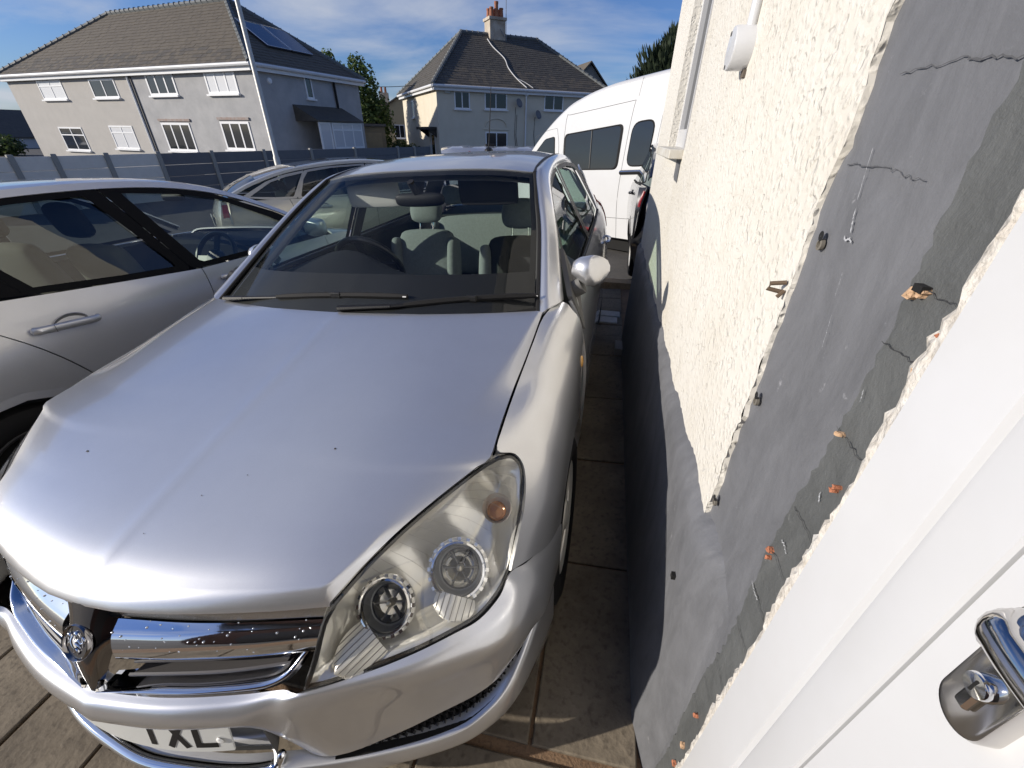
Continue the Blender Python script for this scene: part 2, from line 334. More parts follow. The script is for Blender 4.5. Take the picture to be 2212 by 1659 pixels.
def grey_render_mat(name, c1, c2, spots, bs):
    m = bpy.data.materials.new(name); t, b = nodes(m); b.inputs['Roughness'].default_value = 0.62
    geo = t.nodes.new('ShaderNodeNewGeometry')
    mpn = t.nodes.new('ShaderNodeMapping'); mpn.inputs['Scale'].default_value = (1, 2.2, 0.8); mpn.inputs['Rotation'].default_value = (0.25, 0, 0); t.links.new(geo.outputs['Position'], mpn.inputs[0])
    a = t.nodes.new('ShaderNodeTexNoise'); a.inputs['Scale'].default_value = 6; a.inputs['Detail'].default_value = 9; a.inputs['Roughness'].default_value = 0.68; a.inputs['Distortion'].default_value = 0.6; t.links.new(mpn.outputs[0], a.inputs['Vector'])
    r1 = t.nodes.new('ShaderNodeValToRGB'); r1.color_ramp.elements[0].position = 0.34; r1.color_ramp.elements[1].position = 0.68; r1.color_ramp.elements[0].color = (*c1, 1); r1.color_ramp.elements[1].color = (*c2, 1); t.links.new(a.outputs['Fac'], r1.inputs[0])
    c = t.nodes.new('ShaderNodeTexNoise'); c.inputs['Scale'].default_value = 30; c.inputs['Detail'].default_value = 7; c.inputs['Roughness'].default_value = 0.7; t.links.new(geo.outputs['Position'], c.inputs['Vector'])
    r2 = t.nodes.new('ShaderNodeValToRGB'); r2.color_ramp.elements[0].position = 0.66; r2.color_ramp.elements[1].position = 0.74; r2.color_ramp.elements[0].color = (0, 0, 0, 1); r2.color_ramp.elements[1].color = (0.75, 0.75, 0.75, 1); t.links.new(c.outputs['Fac'], r2.inputs[0])
    mi = t.nodes.new('ShaderNodeMixRGB'); mi.inputs[2].default_value = (*spots, 1); t.links.new(r2.outputs[0], mi.inputs[0]); t.links.new(r1.outputs[0], mi.inputs[1]); t.links.new(mi.outputs[0], b.inputs['Base Color'])
    bp = t.nodes.new('ShaderNodeBump'); bp.inputs['Strength'].default_value = bs; bp.inputs['Distance'].default_value = 0.006
    ad2 = t.nodes.new('ShaderNodeMath'); ad2.operation = 'ADD'; t.links.new(a.outputs['Fac'], ad2.inputs[0]); t.links.new(c.outputs['Fac'], ad2.inputs[1]); t.links.new(ad2.outputs[0], bp.inputs['Height']); t.links.new(bp.outputs[0], b.inputs['Normal'])
    MATS[name] = m; return m
GREYR = grey_render_mat('grey_masonry_paint', (0.108, 0.111, 0.120), (0.158, 0.162, 0.175), (0.32, 0.32, 0.34), 0.35)
DARKR = grey_render_mat('dark_grey_mortar', (0.075, 0.079, 0.079), (0.115, 0.12, 0.12), (0.27, 0.27, 0.27), 0.7)
UPVC = pm('white_upvc', (0.61, 0.618, 0.635), 0.28, coat=0.2, noise=(7, 0.4, (0.585, 0.59, 0.60)))
SEALANT = pm('crumbly_sealant', (0.70, 0.68, 0.64), 0.7, noise=(40, 0.6, (0.52, 0.47, 0.40)), bump=(120, 0.6))
BRICKC = pm('broken_brick', (0.45, 0.17, 0.09), 0.9, bump=(150, 0.8)); BRICKT = pm('tan_brick', (0.55, 0.36, 0.22), 0.9, bump=(150, 0.8))
rw = random.Random(11)
ZTOP = 5.2; YC = 3.30
zl = lambda y: 0.872 + 0.006 * math.sin(9 * y) + 0.008 * math.sin(23 * y + 1)
# rough-cast sheets round the window opening (Y 2.07..2.66, Z 1.52..2.75)
WY0, WY1, WZ0, WZ1 = 2.07, 2.66, 1.52, 2.75
def wall_sheet(m, y0f, y1f, z0f, z1f, ny, nz_, x=XW):
    G = []
    for i in range(nz_ + 1):
        row = []
        for j in range(ny + 1):
            z = None; u = j / ny; v = i / nz_
            yA = y0f if not callable(y0f) else None
            zz = lerp(z0f(0) if callable(z0f) else z0f, z1f, v)
            ya = y0f(zz) if callable(y0f) else y0f
            y = lerp(ya, y1f, u)
            if callable(z0f): zz = lerp(z0f(y), z1f, v)
            row.append(Vector((x, y, zz)))
        G.append(row)
    m.grid(G)
jag = {}
def yedge(z):
    k = round(z * 60)
    if k not in jag: jag[k] = rw.uniform(-0.005, 0.005) + 0.004 * math.sin(z * 31)
    return 0.681 + jag[k]
m = MB()
wall_sheet(m, yedge, WY0, zl, WZ0, 40, 60)
wall_sheet(m, yedge, WY0, WZ0, WZ1, 20, 60)
wall_sheet(m, WY0, YC, zl, WZ0, 40, 10)
wall_sheet(m, WY1, YC, WZ0, WZ1, 6, 10)
wall_sheet(m, yedge, YC, WZ1, ZTOP, 40, 60)
# thickness at the near edge, the far corner return, the window reveals
m.grid([[Vector((XW, yedge(z), z)), Vector((XW + 0.012, yedge(z) - 0.002, z))] for z in [0.88 + k * 0.02 for k in range(216)]])
m.grid([[Vector((XW, YC, z)), Vector((XW + 6.5, YC, z))] for z in (0.8, ZTOP)])
m.grid([[Vector((XW, WY0, z)), Vector((XW + 0.09, WY0, z))] for z in (WZ0, WZ1)]); m.grid([[Vector((XW, WY1, z)), Vector((XW + 0.09, WY1, z))] for z in (WZ0, WZ1)])
m.grid([[Vector((XW, y, WZ1)), Vector((XW + 0.09, y, WZ1))] for y in (WY0, WY1)])
m.build('wall', STUCCO, house, smooth=False, fix=False)
# painted grey band of bare render
m = MB(); bx_ = XW + 0.008
m.grid([[Vector((bx_ + 0.0015 * math.sin(7 * z + 11 * y) + (0.003 if abs(z - 1.539 - 0.02 * math.sin(20 * y)) < 0.004 else 0), y, z)) for y in [0.440 + 0.26 * k / 16 for k in range(17)]] for z in [0.05 + (ZTOP - 0.05) * k / 400 for k in range(401)]])
m.build('grey_render_band', GREYR, house, fix=False)
# dark mortar strip by the door frame, ragged on its left
m = MB(); rows = []
for k in range(240):
    z = 0.05 + 2.6 * k / 239; e = 0.449 + 0.006 * math.sin(13 * z) + rw.uniform(-0.004, 0.004)
    rows.append([Vector((bx_ - 0.003 + rw.uniform(-0.0015, 0.001), y, z)) for y in (0.372, 0.39, 0.41, 0.43, e)])
m.grid(rows); m.grid([[r_[-1], r_[-1] + Vector((0.006, 0.003, 0))] for r_ in rows]); m.build('mortar_strip', DARKR, house, fix=False, angle=25)
# plinth: a proud skirt of grey masonry paint with a bevelled, lumpy top
m = MB(); rows = []
ny = 150
def ybl(k): return 0.452 + (YC - 0.452) * (k / ny) ** 1.5
for (dz, off) in ((0.026, -0.013), (0.010, 0.006), (-0.012, 0.020), (-0.035, 0.024), (-0.1, 0.025), (-0.3, 0.024), (-0.55, 0.025), (-0.95, 0.026)):
    row = []
    for k in range(ny + 1):
        y = ybl(k); t_ = min(1, max(0.0, (y - 0.46) / 0.14)); o_ = off * t_ - 0.011 * (1 - t_)
        lump = rw.uniform(-0.002, 0.002) if dz > -0.05 else 0.0015 * math.sin(11 * y + 6 * dz)
        row.append(Vector((XW - o_ - lump * (dz < 0.02), y, zl(y) + dz + (rw.uniform(-0.005, 0.005) if dz > -0.04 else 0))))
    rows.append(row)
m.grid(rows); m.grid([[p, p + Vector((2.5, 0.0, 0))] for p in [r_[-1] for r_ in rows]]); m.build('plinth', GREYR, house, fix=False, angle=60)
# solid behind so that no light leaks
m = MB(); m.box((XW + 0.09, -0.8, -0.1), (XW + 6.4, YC - 0.01, ZTOP)); m.build('masonry_core', DARKR, house, smooth=False)
# ragged white sealant between mortar and door frame
m = MB(); rows = []
for k in range(260):
    z = 0.05 + 2.5 * k / 259; e = 0.384 + 0.004 * math.sin(19 * z) + rw.uniform(-0.003, 0.006)
    rows.append([Vector((XW - 0.004 + rw.uniform(-0.002, 0.001), 0.366, z)), Vector((XW - 0.004 + rw.uniform(-0.003, 0.002), (0.366 + e) / 2, z)), Vector((XW + rw.uniform(-0.001, 0.003), e, z)), Vector((XW + 0.012, e + 0.002, z))])
m.grid(rows); m.build('sealant_bead', SEALANT, house, fix=False, angle=20)
# broken bricks, holes and old wall plugs
def chip(y, z, s, mat, n=7, name='brick_chip'):
    s *= .62; b = MB(); ps = [Vector((XW - 0.001 - rw.uniform(0, 0.003), y + s * rw.uniform(0.35, 1.15) * math.cos(k * 2 * math.pi / n), z + s * rw.uniform(0.3, 1.15) * math.sin(k * 2 * math.pi / n))) for k in range(n)]
    b.add([Vector((XW - 0.0035, y + s * .2, z))] + ps + [p + Vector((0.012, 0, 0)) for p in ps], [[0, 1 + k, 1 + (k + 1) % n] for k in range(n)] + [[1 + k, 1 + (k + 1) % n, 1 + n + (k + 1) % n, 1 + n + k] for k in range(n)])
    b.build(name, mat, house, smooth=False)
for (y, z, s, mt) in ((0.437, 1.446, 0.013, BRICKT), (0.424, 1.449, 0.008, BRICKT), (0.396, 1.239, 0.007, BRICKC), (0.398, 1.232, 0.006, BRICKC), (0.445, 1.068, 0.010, BRICKC), (0.441, 1.057, 0.006, BRICKC), (0.384, 1.392, 0.008, BRICKT), (0.432, 1.285, 0.007, BRICKT), (0.381, 1.428, 0.005, BRICKC), (0.40, 0.42, 0.014, BRICKC), (0.405, 0.50, 0.013, BRICKT), (0.392, 0.36, 0.015, SEALANT), (0.412, 0.62, 0.009, BRICKC)): chip(y, z, s, mt)
b = MB(); b.box((XW - 0.004, 0.421, 1.4495), (XW + 0.003, 0.433, 1.456)); b.build('hole', GAP, house, smooth=False)
def plug(y, z, r_=0.0075):
    b = MB(); Mx = Matrix.Translation((XW + 0.004, y, z)) @ Matrix.Rotation(rad(-90), 4, 'Y')
    b.lathe([(r_, 0.0), (r_, 0.0045), (r_ * 0.6, 0.005), (r_ * 0.5, -0.002), (0.0005, -0.002)], 14, Mx); b.build('wall_plug', pm('old_plug', (0.16, 0.145, 0.12), 0.8), house)
    b = MB(); b.lathe([(r_ * 0.9, 0.0045), (0.0005, 0.0048)], 12, Matrix.Translation((XW + 0.0035, y + 0.001, z + r_ * 1.4)) @ Matrix.Rotation(rad(-90), 4, 'Y')); b.build('drill_hole', GAP, house)
for (y, z) in ((0.641, 1.445), (0.651, 1.187), (0.661, 0.936)): plug(y, z)
b = MB(); b.tube([(XW - 0.002, 0.690, 1.378), (XW - 0.022, 0.694, 1.374), (XW - 0.024, 0.694, 1.366), (XW - 0.004, 0.690, 1.363)], 0.0035, 8); b.tube([(XW - 0.002, 0.688, 1.366), (XW - 0.010, 0.686, 1.356)], 0.003, 6); b.build('rusty_pipe_clip', pm('rusty_clip', (0.17, 0.12, 0.08), 0.7, 0.4), house)
b = MB(); b.box((XW - 0.0335, 0.648, 0.686), (XW - 0.0225, 0.66, 0.70)); b.build('hole', GAP, house, smooth=False)
# window: recessed frame, dark pane, sill with bare patch beneath
win = MB(); win.box((XW + 0.035, WY0, WZ0), (XW + 0.085, WY0 + 0.055, WZ1)); win.box((XW + 0.035, WY1 - 0.055, WZ0), (XW + 0.085, WY1, WZ1)); win.box((XW + 0.036, WY0 + 0.055, WZ0), (XW + 0.085, WY1 - 0.055, WZ0 + 0.075)); win.box((XW + 0.036, WY0 + 0.055, WZ1 - 0.06), (XW + 0.085, WY1 - 0.055, WZ1))
wo = win.build('window', UPVC, house, smooth=False)
b = MB(); b.box((XW + 0.055, WY0 + 0.05, WZ0 + 0.07), (XW + 0.062, WY1 - 0.05, WZ1 - 0.05)); b.build('pane', pm('dark_pane', (0.012, 0.013, 0.015), 0.05), wo, smooth=False)
b = MB(); b.box((XW - 0.004, WY0 - 0.022, WZ0), (XW + 0.034, WY0 - 0.001, WZ1 + 0.02)); b.build('trim', pm('grey_trim', (0.46, 0.46, 0.47), 0.5), wo, smooth=False)
b = MB(); b.box((XW - 0.056, WY0 - 0.014, WZ0 - 0.036), (XW + 0.08, WY1 + 0.05, WZ0 - 0.0005), bev=0.003); b.build('sill', pm('old_sill', (0.68, 0.67, 0.63), 0.5, noise=(14, 0.6, (0.50, 0.46, 0.38))), wo, smooth=False)
b = MB(); n = 9; ps = [(XW - 0.0025, WY0 + 0.005, WZ0 - 0.037), (XW - 0.0025, WY0 + 0.13, WZ0 - 0.037)]
bot = [(XW - 0.0025, WY0 + 0.13 - 0.13 * k / n, WZ0 - 0.115 - 0.012 * k / n + rw.uniform(-0.006, 0.006)) for k in range(n + 1)]
b.add(ps + bot, [list(range(len(ps) + len(bot)))]); b.build('bare_patch', GREYR, house, smooth=False)
# round junction box and conduit
b = MB(); Mx = Matrix.Translation((XW + 0.004, 1.325, 1.745)) @ Matrix.Rotation(rad(-90), 4, 'Y')
b.lathe([(0.043, 0), (0.043, 0.044), (0.041, 0.047), (0.001, 0.048)], 36, Mx); bo = b.build('junction_box', UPVC, house)
for (dy_, dz_) in ((0.02, 0.03), (0.014, -0.034)):
    b = MB(); b.lathe([(0.005, 0.0472), (0.005, 0.0485), (0.0005, 0.0486)], 10, Matrix.Translation((XW + 0.004, 1.325 + dy_, 1.745 + dz_)) @ Matrix.Rotation(rad(-90), 4, 'Y')); b.build('screw', pm('screw_grey', (0.12, 0.12, 0.12), 0.5, 0.6), bo)
b = MB(); b.tube([(XW - 0.008, 1.320, 1.780), (XW - 0.008, 1.320, 4.2)], 0.0115, 14); b.build('conduit', UPVC, house)
b = MB(); b.box((XW - 0.006, 1.30, 1.688), (XW + 0.004, 1.325, 1.703)); b.build('dirt_patch', pm('dirt', (0.12, 0.10, 0.08), 0.9), house, smooth=False)
# door: frame, leaf, chrome handle
fr = MB()
prof = [(0.366, 0.010), (0.366, -0.006), (0.362, -0.010), (0.288, -0.011), (0.284, -0.0105), (0.278, -0.004), (0.277, -0.002), (0.276, -0.010), (0.270, -0.0115), (0.2285, -0.0115), (0.2265, -0.009), (0.2262, 0.03)]
fr.grid([[Vector((XW + x_, y_, z)) for (y_, x_) in prof] for z in (0.02, 2.12)]); fro = fr.build('door_frame', UPVC, house, fix=False, angle=25)
b = MB(); b.box((XW - 0.012, -0.78, 2.12), (XW + 0.05, 0.366, 2.2)); b.build('frame_head', UPVC, fro, smooth=False)
b = MB(); b.box((XW - 0.013, -0.78, 0.0), (XW + 0.04, 0.366, 0.02)); b.build('threshold', UPVC, fro, smooth=False)
leaf = MB(); prof = [(0.2247, 0.03), (0.2247, -0.0035), (0.2227, -0.006), (0.1, -0.0065), (0.095, -0.004), (0.09, 0.0), (-0.5, 0.0), (-0.505, -0.004), (-0.51, -0.0065), (-0.70, -0.0065)]
leaf.grid([[Vector((XW + x_ - 0.004, y_, z)) for (y_, x_) in prof] for z in (0.022, 2.115)]); door = leaf.build('door', UPVC, house, fix=False, angle=25)
b = MB(); b.box((XW + 0.02, 0.2, 0.02), (XW + 0.028, 0.232, 2.12)); b.build('door_gap', GAP, house, smooth=False)
HX = XW - 0.0105
# back plate (rounded ends), cylinder, lever
pl = []
for k in range(17): a = rad(180 * k / 16); pl.append((0.177 + 0.018 * math.cos(a), 1.352 + 0.018 * math.sin(a)))
for k in range(17): a = rad(180 + 180 * k / 16); pl.append((0.177 + 0.018 * math.cos(a), 1.254 + 0.018 * math.sin(a)))
def plate_pts(s, x):
    cy, cz = 0.177, 1.303
    return [Vector((x, cy + (p[0] - cy) * s, cz + (p[1] - cz) * (1 - (1 - s) * 0.3))) for p in pl]
b = MB(); n = len(pl); R_ = [plate_pts(1, HX + 0.002), plate_pts(1, HX - 0.009), plate_pts(0.94, HX - 0.0115), plate_pts(0.82, HX - 0.012)]
b.add([p for r_ in R_ for p in r_], [[k * n + i, k * n + (i + 1) % n, (k + 1) * n + (i + 1) % n, (k + 1) * n + i] for k in range(3) for i in range(n)] + [[3 * n + i for i in range(n)]])
CHD = pm('handle_chrome', (0.62, 0.60, 0.58), 0.10, 1.0)
hp = b.build('back_plate', CHD, door, angle=30)
Mx = Matrix.Translation((HX - 0.011, 0.177, 1.281)) @ Matrix.Rotation(rad(-90), 4, 'Y')
b = MB(); b.lathe([(0.0085, 0), (0.0085, 0.0055), (0.0075, 0.007), (0.0002, 0.0074)], 20, Mx); b.box((HX - 0.0165, 0.1725, 1.258), (HX - 0.011, 0.1815, 1.278), bev=0.002); b.build('lock_cylinder', CHROME, door)
b = MB(); b.box((HX - 0.0188, 0.1763, 1.2765), (HX - 0.0178, 0.1777, 1.2855)); b.build('keyway', GAP, door, smooth=False)
b = MB(); b.tube(spl([(HX - 0.004, 0.177, 1.338), (HX - 0.024, 0.177, 1.339), (HX - 0.038, 0.173, 1.340), (HX - 0.043, 0.157, 1.341), (HX - 0.043, 0.12, 1.341), (HX - 0.041, 0.06, 1.340), (HX - 0.036, 0.03, 1.339)], 6), [0.0125] * 7 + [0.0118] * 8 + [0.0105] * 22, 16, flat=0.78, up=(1, 0, 0)); b.build('lever', CHD, door, angle=60)
b = MB(); Mx = Matrix.Translation((HX - 0.010, 0.177, 1.338)) @ Matrix.Rotation(rad(-90), 4, 'Y'); b.lathe([(0.0165, 0), (0.0165, 0.004), (0.0145, 0.007), (0.008, 0.008)], 24, Mx); b.build('lever_rose', CHD, door)
# plain upper body and roof of the house (outside the frame, but it is there)
b = MB(); b.prism([(XW - 0.3, -1.2), (XW + 6.9, -1.2), (XW + 6.9, YC + 0.3), (XW - 0.3, YC + 0.3)], ZTOP, ZTOP + 0.12); b.build('eaves', UPVC, house, smooth=False)
b = MB(); b.add([(XW - 0.3, -1.2, ZTOP + 0.121), (XW + 6.9, -1.2, ZTOP + 0.121), (XW + 6.9, YC + 0.3, ZTOP + 0.121), (XW - 0.3, YC + 0.3, ZTOP + 0.121), (XW + 3.3, -0.2, 7.4), (XW + 3.3, YC - 1, 7.4)], [[0, 1, 4], [1, 2, 5, 4], [2, 3, 5], [3, 0, 4, 5]]); b.build('roof', pm('slate_dark', (0.07, 0.068, 0.07), 0.7, bump=(20, 0.4)), house, smooth=False)
b = MB(); b.grid([[Vector((XW, -3.5, z)), Vector((XW, -0.78, z))] for z in (0, ZTOP)]); b.build('wall', STUCCO, house, smooth=False, fix=False)
b = MB(); b.grid([[Vector((XW, -0.8, z)), Vector((XW, 0.42, z))] for z in (2.2, ZTOP)]); b.build('wall', STUCCO, house, smooth=False, fix=False)
# loose timber across the alley end
TIMB = pm('weathered_timber', (0.42, 0.30, 0.17), 0.8, noise=(30, 0.6, (0.26, 0.17, 0.09)), bump=(90, 0.5))
b = MB(); b.box((-0.95, 4.76, gz(-0.2) - 0.01), (0.47, 4.92, gz(0.47) + 0.045), bev=0.004); tag(b.build('timber_board', TIMB, angle=30), 'short tan timber board lying across the end of the alley', 'board')
b = MB(); b.box((0.20, 3.03, gz(0.2) - 0.005), (0.26, 3.19, gz(0.2) + 0.06), bev=0.003); tag(b.build('brick', pm('grey_brick', (0.3, 0.29, 0.28), 0.9, bump=(80, 0.6)), angle=30), 'grey brick lying against the foot of the plinth', 'brick')

# unseen brick block with a door, added behind the camera to cut sky light
BRK = pm('dark_brick', (0.11, 0.06, 0.045), .9, noise=(14, .6, (0.08, 0.05, 0.04)), bump=(60, .6))
b = MB(); b.box((-1.7, -4.4, -.3), (XW - .002, -2.0, 2.5)); b.build('skyblock_wall', BRK, house, smooth=False)
b = MB(); b.box((-1.8, -4.5, 2.5), (XW - .003, -1.9, 2.62)); b.build('skyblock_roof', pm('felt_roof', (0.06, 0.06, 0.06), .9), house, smooth=False)
b = MB(); b.box((-1.2, -2.03, -.1), (-.3, -1.998, 1.95)); b.build('skyblock_door', pm('dark_door', (0.05, 0.045, 0.04), .5), house, smooth=False)
for (x0, y0, x1, y1, dz_, lb) in ((.055, 3.68, .225, 3.82, .012, 'nearer of two pale plasterboard offcuts lying in the dark alley'), (.06, 3.835, .25, 3.965, .016, 'farther of two pale plasterboard offcuts lying in the dark alley')):
    b = MB(); b.box((x0, y0, gz(.1)), (x1, y1, gz(.1) + dz_ + .008), bev=.004)
    tag(b.build('plaster_offcut', pm('pale_offcut', (0.55, 0.55, 0.54), .8, noise=(12, .6, (0.38, 0.38, 0.37)), bump=(40, .5)), smooth=False), lb, 'board', 'plasterboard offcuts in the alley')
# hairline joints and cracks in the grey render, pale paint dabs
def crack(y0, z0, y1, z1, w, mat, xo=0.0055, name='crack'):
    P = [(lerp(y0, y1, k / 12), lerp(z0, z1, k / 12) + rw.uniform(-.0022, .0022)) for k in range(13)]; m_ = MB()
    m_.grid([[Vector((XW + xo - .0012, y, z + (w * rw.uniform(.3, 1) if k_ else 0))) for (y, z) in P] for k_ in (0, 1)]); m_.build(name, mat, house, smooth=False, fix=False)
DKC = pm('crack_dark', (0.035, 0.036, 0.038), .9); PLC = pm('paint_dab', (0.42, 0.43, 0.45), .7)
for (y0, z0, y1, z1, w) in ((.658, 1.539, .565, 1.539, .0022), (.565, 1.539, .50, 1.532, .0018), (.62, 1.625, .52, 1.627, .0018), (.52, 1.627, .452, 1.618, .003)): crack(y0, z0, y1, z1, w * .8, pm('joint_grey', (0.078, 0.08, 0.086), .9))
for z in (.62, .70, .775, .90, .985, 1.07, 1.155, 1.285, 1.392, 1.45): crack(.445, z, .385, z + rw.uniform(-.004, .004), .0016, DKC, .0032)
for (y, z, dy_, dz_, w) in ((.60, 1.505, .012, .05, .004), (.585, 1.47, .01, .02, .006), (.575, 1.462, .02, .0, .004), (.56, 1.40, .006, .03, .002), (.54, 1.34, .01, .04, .002), (.415, 1.10, .02, .002, .0025), (.42, .985, .03, .001, .002), (.41, 1.20, .006, .008, .004), (.43, 1.33, .004, .01, .003)): crack(y, z, y + dy_, z + dz_, w, PLC, .0045 if y > .45 else .0028, 'paint_dab')
# ------------------------------------------------------------------ vehicle helpers
def V(*a): return Vector(a)
def sx(G, s): return G if s > 0 else mirx(G)
def sv(P, s): return [Vector((p[0] * s, p[1], p[2])) for p in P]
def panel(name, G, mat, parent, t=0.012, C=(0, 2, 0.5), angle=40):
    return skirted(G, t, C).build(name, mat, parent, angle=angle)
def side_grid(S, top, bot, lef, rig, nu, nv, s, off=0.0):
    """Coons patch drawn in the side view (y, z), laid on the flank x = S(y, z)"""
    f2 = lambda P: [Vector((0, p[0], p[1])) for p in P]
    G = coons(f2(top), f2(bot), f2(lef), f2(rig), nu, nv)
    return [[Vector((s * (S(p.y, p.z) + off), p.y, p.z)) for p in row] for row in G]
def side_ring(S, outer, inner, s, off=0.0, n=10):
    """frame between two closed side-view outlines with the same point count"""
    m = MB(); O_ = resamp([Vector((0, *p)) for p in outer + outer[:1]], n * len(outer)); I_ = resamp([Vector((0, *p)) for p in inner + inner[:1]], n * len(outer))
    m.grid([[Vector((s * (S(p.y, p.z) + off), p.y, p.z)) for p in row] for row in (O_, I_)]); return m
def side_line(S, pts, s, w=0.004, off=0.001, n=8):
    """a thin dark seam drawn on the flank"""
    P = spl([Vector((0, *p)) for p in pts], n); m = MB(); A_, B_ = [], []
    for i, p in enumerate(P):
        d = (P[min(i + 1, len(P) - 1)] - P[max(i - 1, 0)]); d = Vector((0, -d.z, d.y)).normalized() * w / 2
        A_.append(Vector((s * (S(p.y + d.y, p.z + d.z) + off), p.y + d.y, p.z + d.z))); B_.append(Vector((s * (S(p.y - d.y, p.z - d.z) + off), p.y - d.y, p.z - d.z)))
    m.grid([A_, B_]); return m
def soft_box(name, lo, hi, bev, mat, parent, M=None, lv=2):
    b = MB(); b.box(lo, hi, M, bev); o = b.build(name, mat, parent, angle=None)
    md = o.modifiers.new('sub', 'SUBSURF'); md.levels = lv; md.render_levels = lv; return o
def make_wheel(parent, x, y, z, R, w, s, rim_mat, spokes=7):
    Mx = Matrix.Translation((x, y, z)) @ Matrix.Rotation(rad(90 * s), 4, 'Y')
    e = MB(); h = w / 2
    e.lathe([(R * 0.62, -h * 0.8), (R * 0.7, -h * 0.95), (R * 0.86, -h), (R * 0.95, -h * 0.88), (R * 0.995, -h * 0.6), (R, -h * 0.3), (R, h * 0.3), (R * 0.995, h * 0.6), (R * 0.95, h * 0.88), (R * 0.86, h), (R * 0.7, h * 0.95), (R * 0.64, h * 0.8), (R * 0.62, h * 0.5)], 40, Mx)
    tyre = e.build('wheel', RUBBER, parent)
    e = MB(); e.lathe([(R * 0.63, h * 0.2), (R * 0.655, h * 0.84), (R * 0.64, h * 0.9), (R * 0.60, h * 0.8), (R * 0.58, h * 0.4)], 40, Mx)
    for k in range(spokes):
        a = 2 * math.pi * k / spokes; Q = Mx @ Matrix.Rotation(a, 4, 'Z')
        e.add([Q @ Vector(p) for p in ((R * 0.12, -R * 0.09, h * 0.86), (R * 0.12, R * 0.09, h * 0.86), (R * 0.61, R * 0.07, h * 0.74), (R * 0.61, -R * 0.07, h * 0.74), (R * 0.12, -R * 0.09, h * 0.6), (R * 0.12, R * 0.09, h * 0.6), (R * 0.61, R * 0.07, h * 0.5), (R * 0.61, -R * 0.07, h * 0.5))], [[0, 1, 2, 3], [0, 3, 7, 4], [1, 5, 6, 2], [4, 7, 6, 5]])
    e.lathe([(R * 0.17, h * 0.6), (R * 0.17, h * 0.88), (R * 0.12, h * 0.96), (0.001, h * 0.98)], 24, Mx); e.build('rim', rim_mat, tyre)
    e = MB(); e.lathe([(R * 0.6, h * 0.3), (0.001, h * 0.3)], 24, Mx); e.build('brake_shield', GAP, tyre)
    return tyre
# ------------------------------------------------------------------ the silver hatchback in front
CARM = Matrix.Translation((-0.877, 0.174, 0)) @ Matrix.Rotation(rad(-1.52), 4, 'Z') @ Matrix.Rotation(rad(-3.664), 4, 'Y')
car = empty('silver_hatchback', 'silver hatchback parked nose-on in front, close beside the white wall', 'car', CARM)
_wz = smooth_table([(0.15, .79), (0.22, .842), (0.3, .866), (0.45, .879), (0.6, .886), (0.70, .886), (0.80, .876), (0.88, .860), (0.95, .835), (0.985, .812), (1.10, .752), (1.155, .722), (1.25, .672), (1.325, .634), (1.385, .604), (1.45, .565)], 0.03)
def SM(y, z): return _wz(z) - 0.008 * max(0, 1.5 - y) ** 2 - (0.055 + 0.04 * (z > 1.0)) * max(0, (y - 3.1) / 1.1) ** 2
def archp(a, r_=0.36, cy=0.915, cz=0.31): return (cy + r_ * math.cos(rad(a)), cz + r_ * math.sin(rad(a)))
# hood: columns from the centre crease out to the shut line, rows from nose to cowl
edge = [(.490, .214, .757), (.528, .271, .790), (.580, .353, .822), (.638, .434, .847), (.702, .521, .869), (.725, .548, .877), (.722, .66, .892), (.720, .805, .907), (.724, .92, .925), (.727, 1.043, .945), (.729, 1.232, .975)]
nose = [(0, .104, .772), (.1, .109, .773), (.2, .128, .771), (.3, .152, .769), (.4, .180, .766), (.490, .214, .757)]
cprof = smooth_table([(0.104, .772), (0.125, .790), (0.16, .806), (0.24, .828), (0.35, .852), (0.5, .883), (0.7, .922), (0.9, .962), (1.09, 1.000), (1.3, 1.03)], 0.05)
creaseX = smooth_table([(.1, .45), (.25, .515), (.39, .568), (.53, .60), (.67, .630), (.81, .655), (.95, .680), (1.1, .70), (1.25, .716)], .03); creaseZ = smooth_table([(.1, .77), (.19, .782), (.25, .798), (.32, .822), (.39, .843), (.53, .876), (.67, .904), (.81, .926), (.95, .946), (1.1, .966), (1.25, .984)], .03)
rearY = smooth_table([(0, 1.088), (.1, 1.091), (.33, 1.112), (.545, 1.165), (.73, 1.236)], 0.03); rearZ = table([(0, 1.0), (.1, 1.0), (.33, .998), (.545, .987), (.73, .975)])
HG = []
ee = resamp(spl(edge, 8), 60); NE = len(ee)
nT = [(p[0], p[1]) for p in nose] + [(.60, .262), (.75, .33)]
ynf = smooth_table(nT, 0.02)
us = [0, .025, .08, .18, .30, .44, .58, .70, .80, .88, .94, .975, 1.0, 1.2, 1.45, 1.7, 1.87, 2.0]
for i in range(NE):
    v = i / (NE - 1); E_ = ee[i]; row = []
    dC = lerp(0, 1.088 - .104, v ** 0.95); dE = 0 if i == 0 else E_.y - ynf(E_.x)
    def yy_(x): u_ = x / E_.x; return ynf(x) + lerp(dC, dE, u_ * u_ * (3 - 2 * u_))
    xk = E_.x * .93
    for k in range(4): xk = min(creaseX(yy_(xk)), E_.x - .012)
    zk = max(creaseZ(yy_(xk)), E_.z + .004)
    for f_ in us:
        x = xk * f_ if f_ <= 1 else lerp(xk, E_.x, f_ - 1); y = yy_(x); u_ = x / E_.x
        d = lerp(dC, dE, u_ * u_ * (3 - 2 * u_))
        if f_ <= 1: zc = cprof(.104 + dC); z = lerp(zc, zk, f_ ** 2.2) if i > 0 else 0
        else: t_ = f_ - 1; z = lerp(zk, E_.z, t_ ** 1.35)
        row.append(V(x, y, z + (0.0018 if f_ < .001 else 0)))
    HG.append(row)
HG[0] = [V(p.x, ynf(p.x), table([(q[0], q[2]) for q in nose])(p.x)) for p in HG[0]]
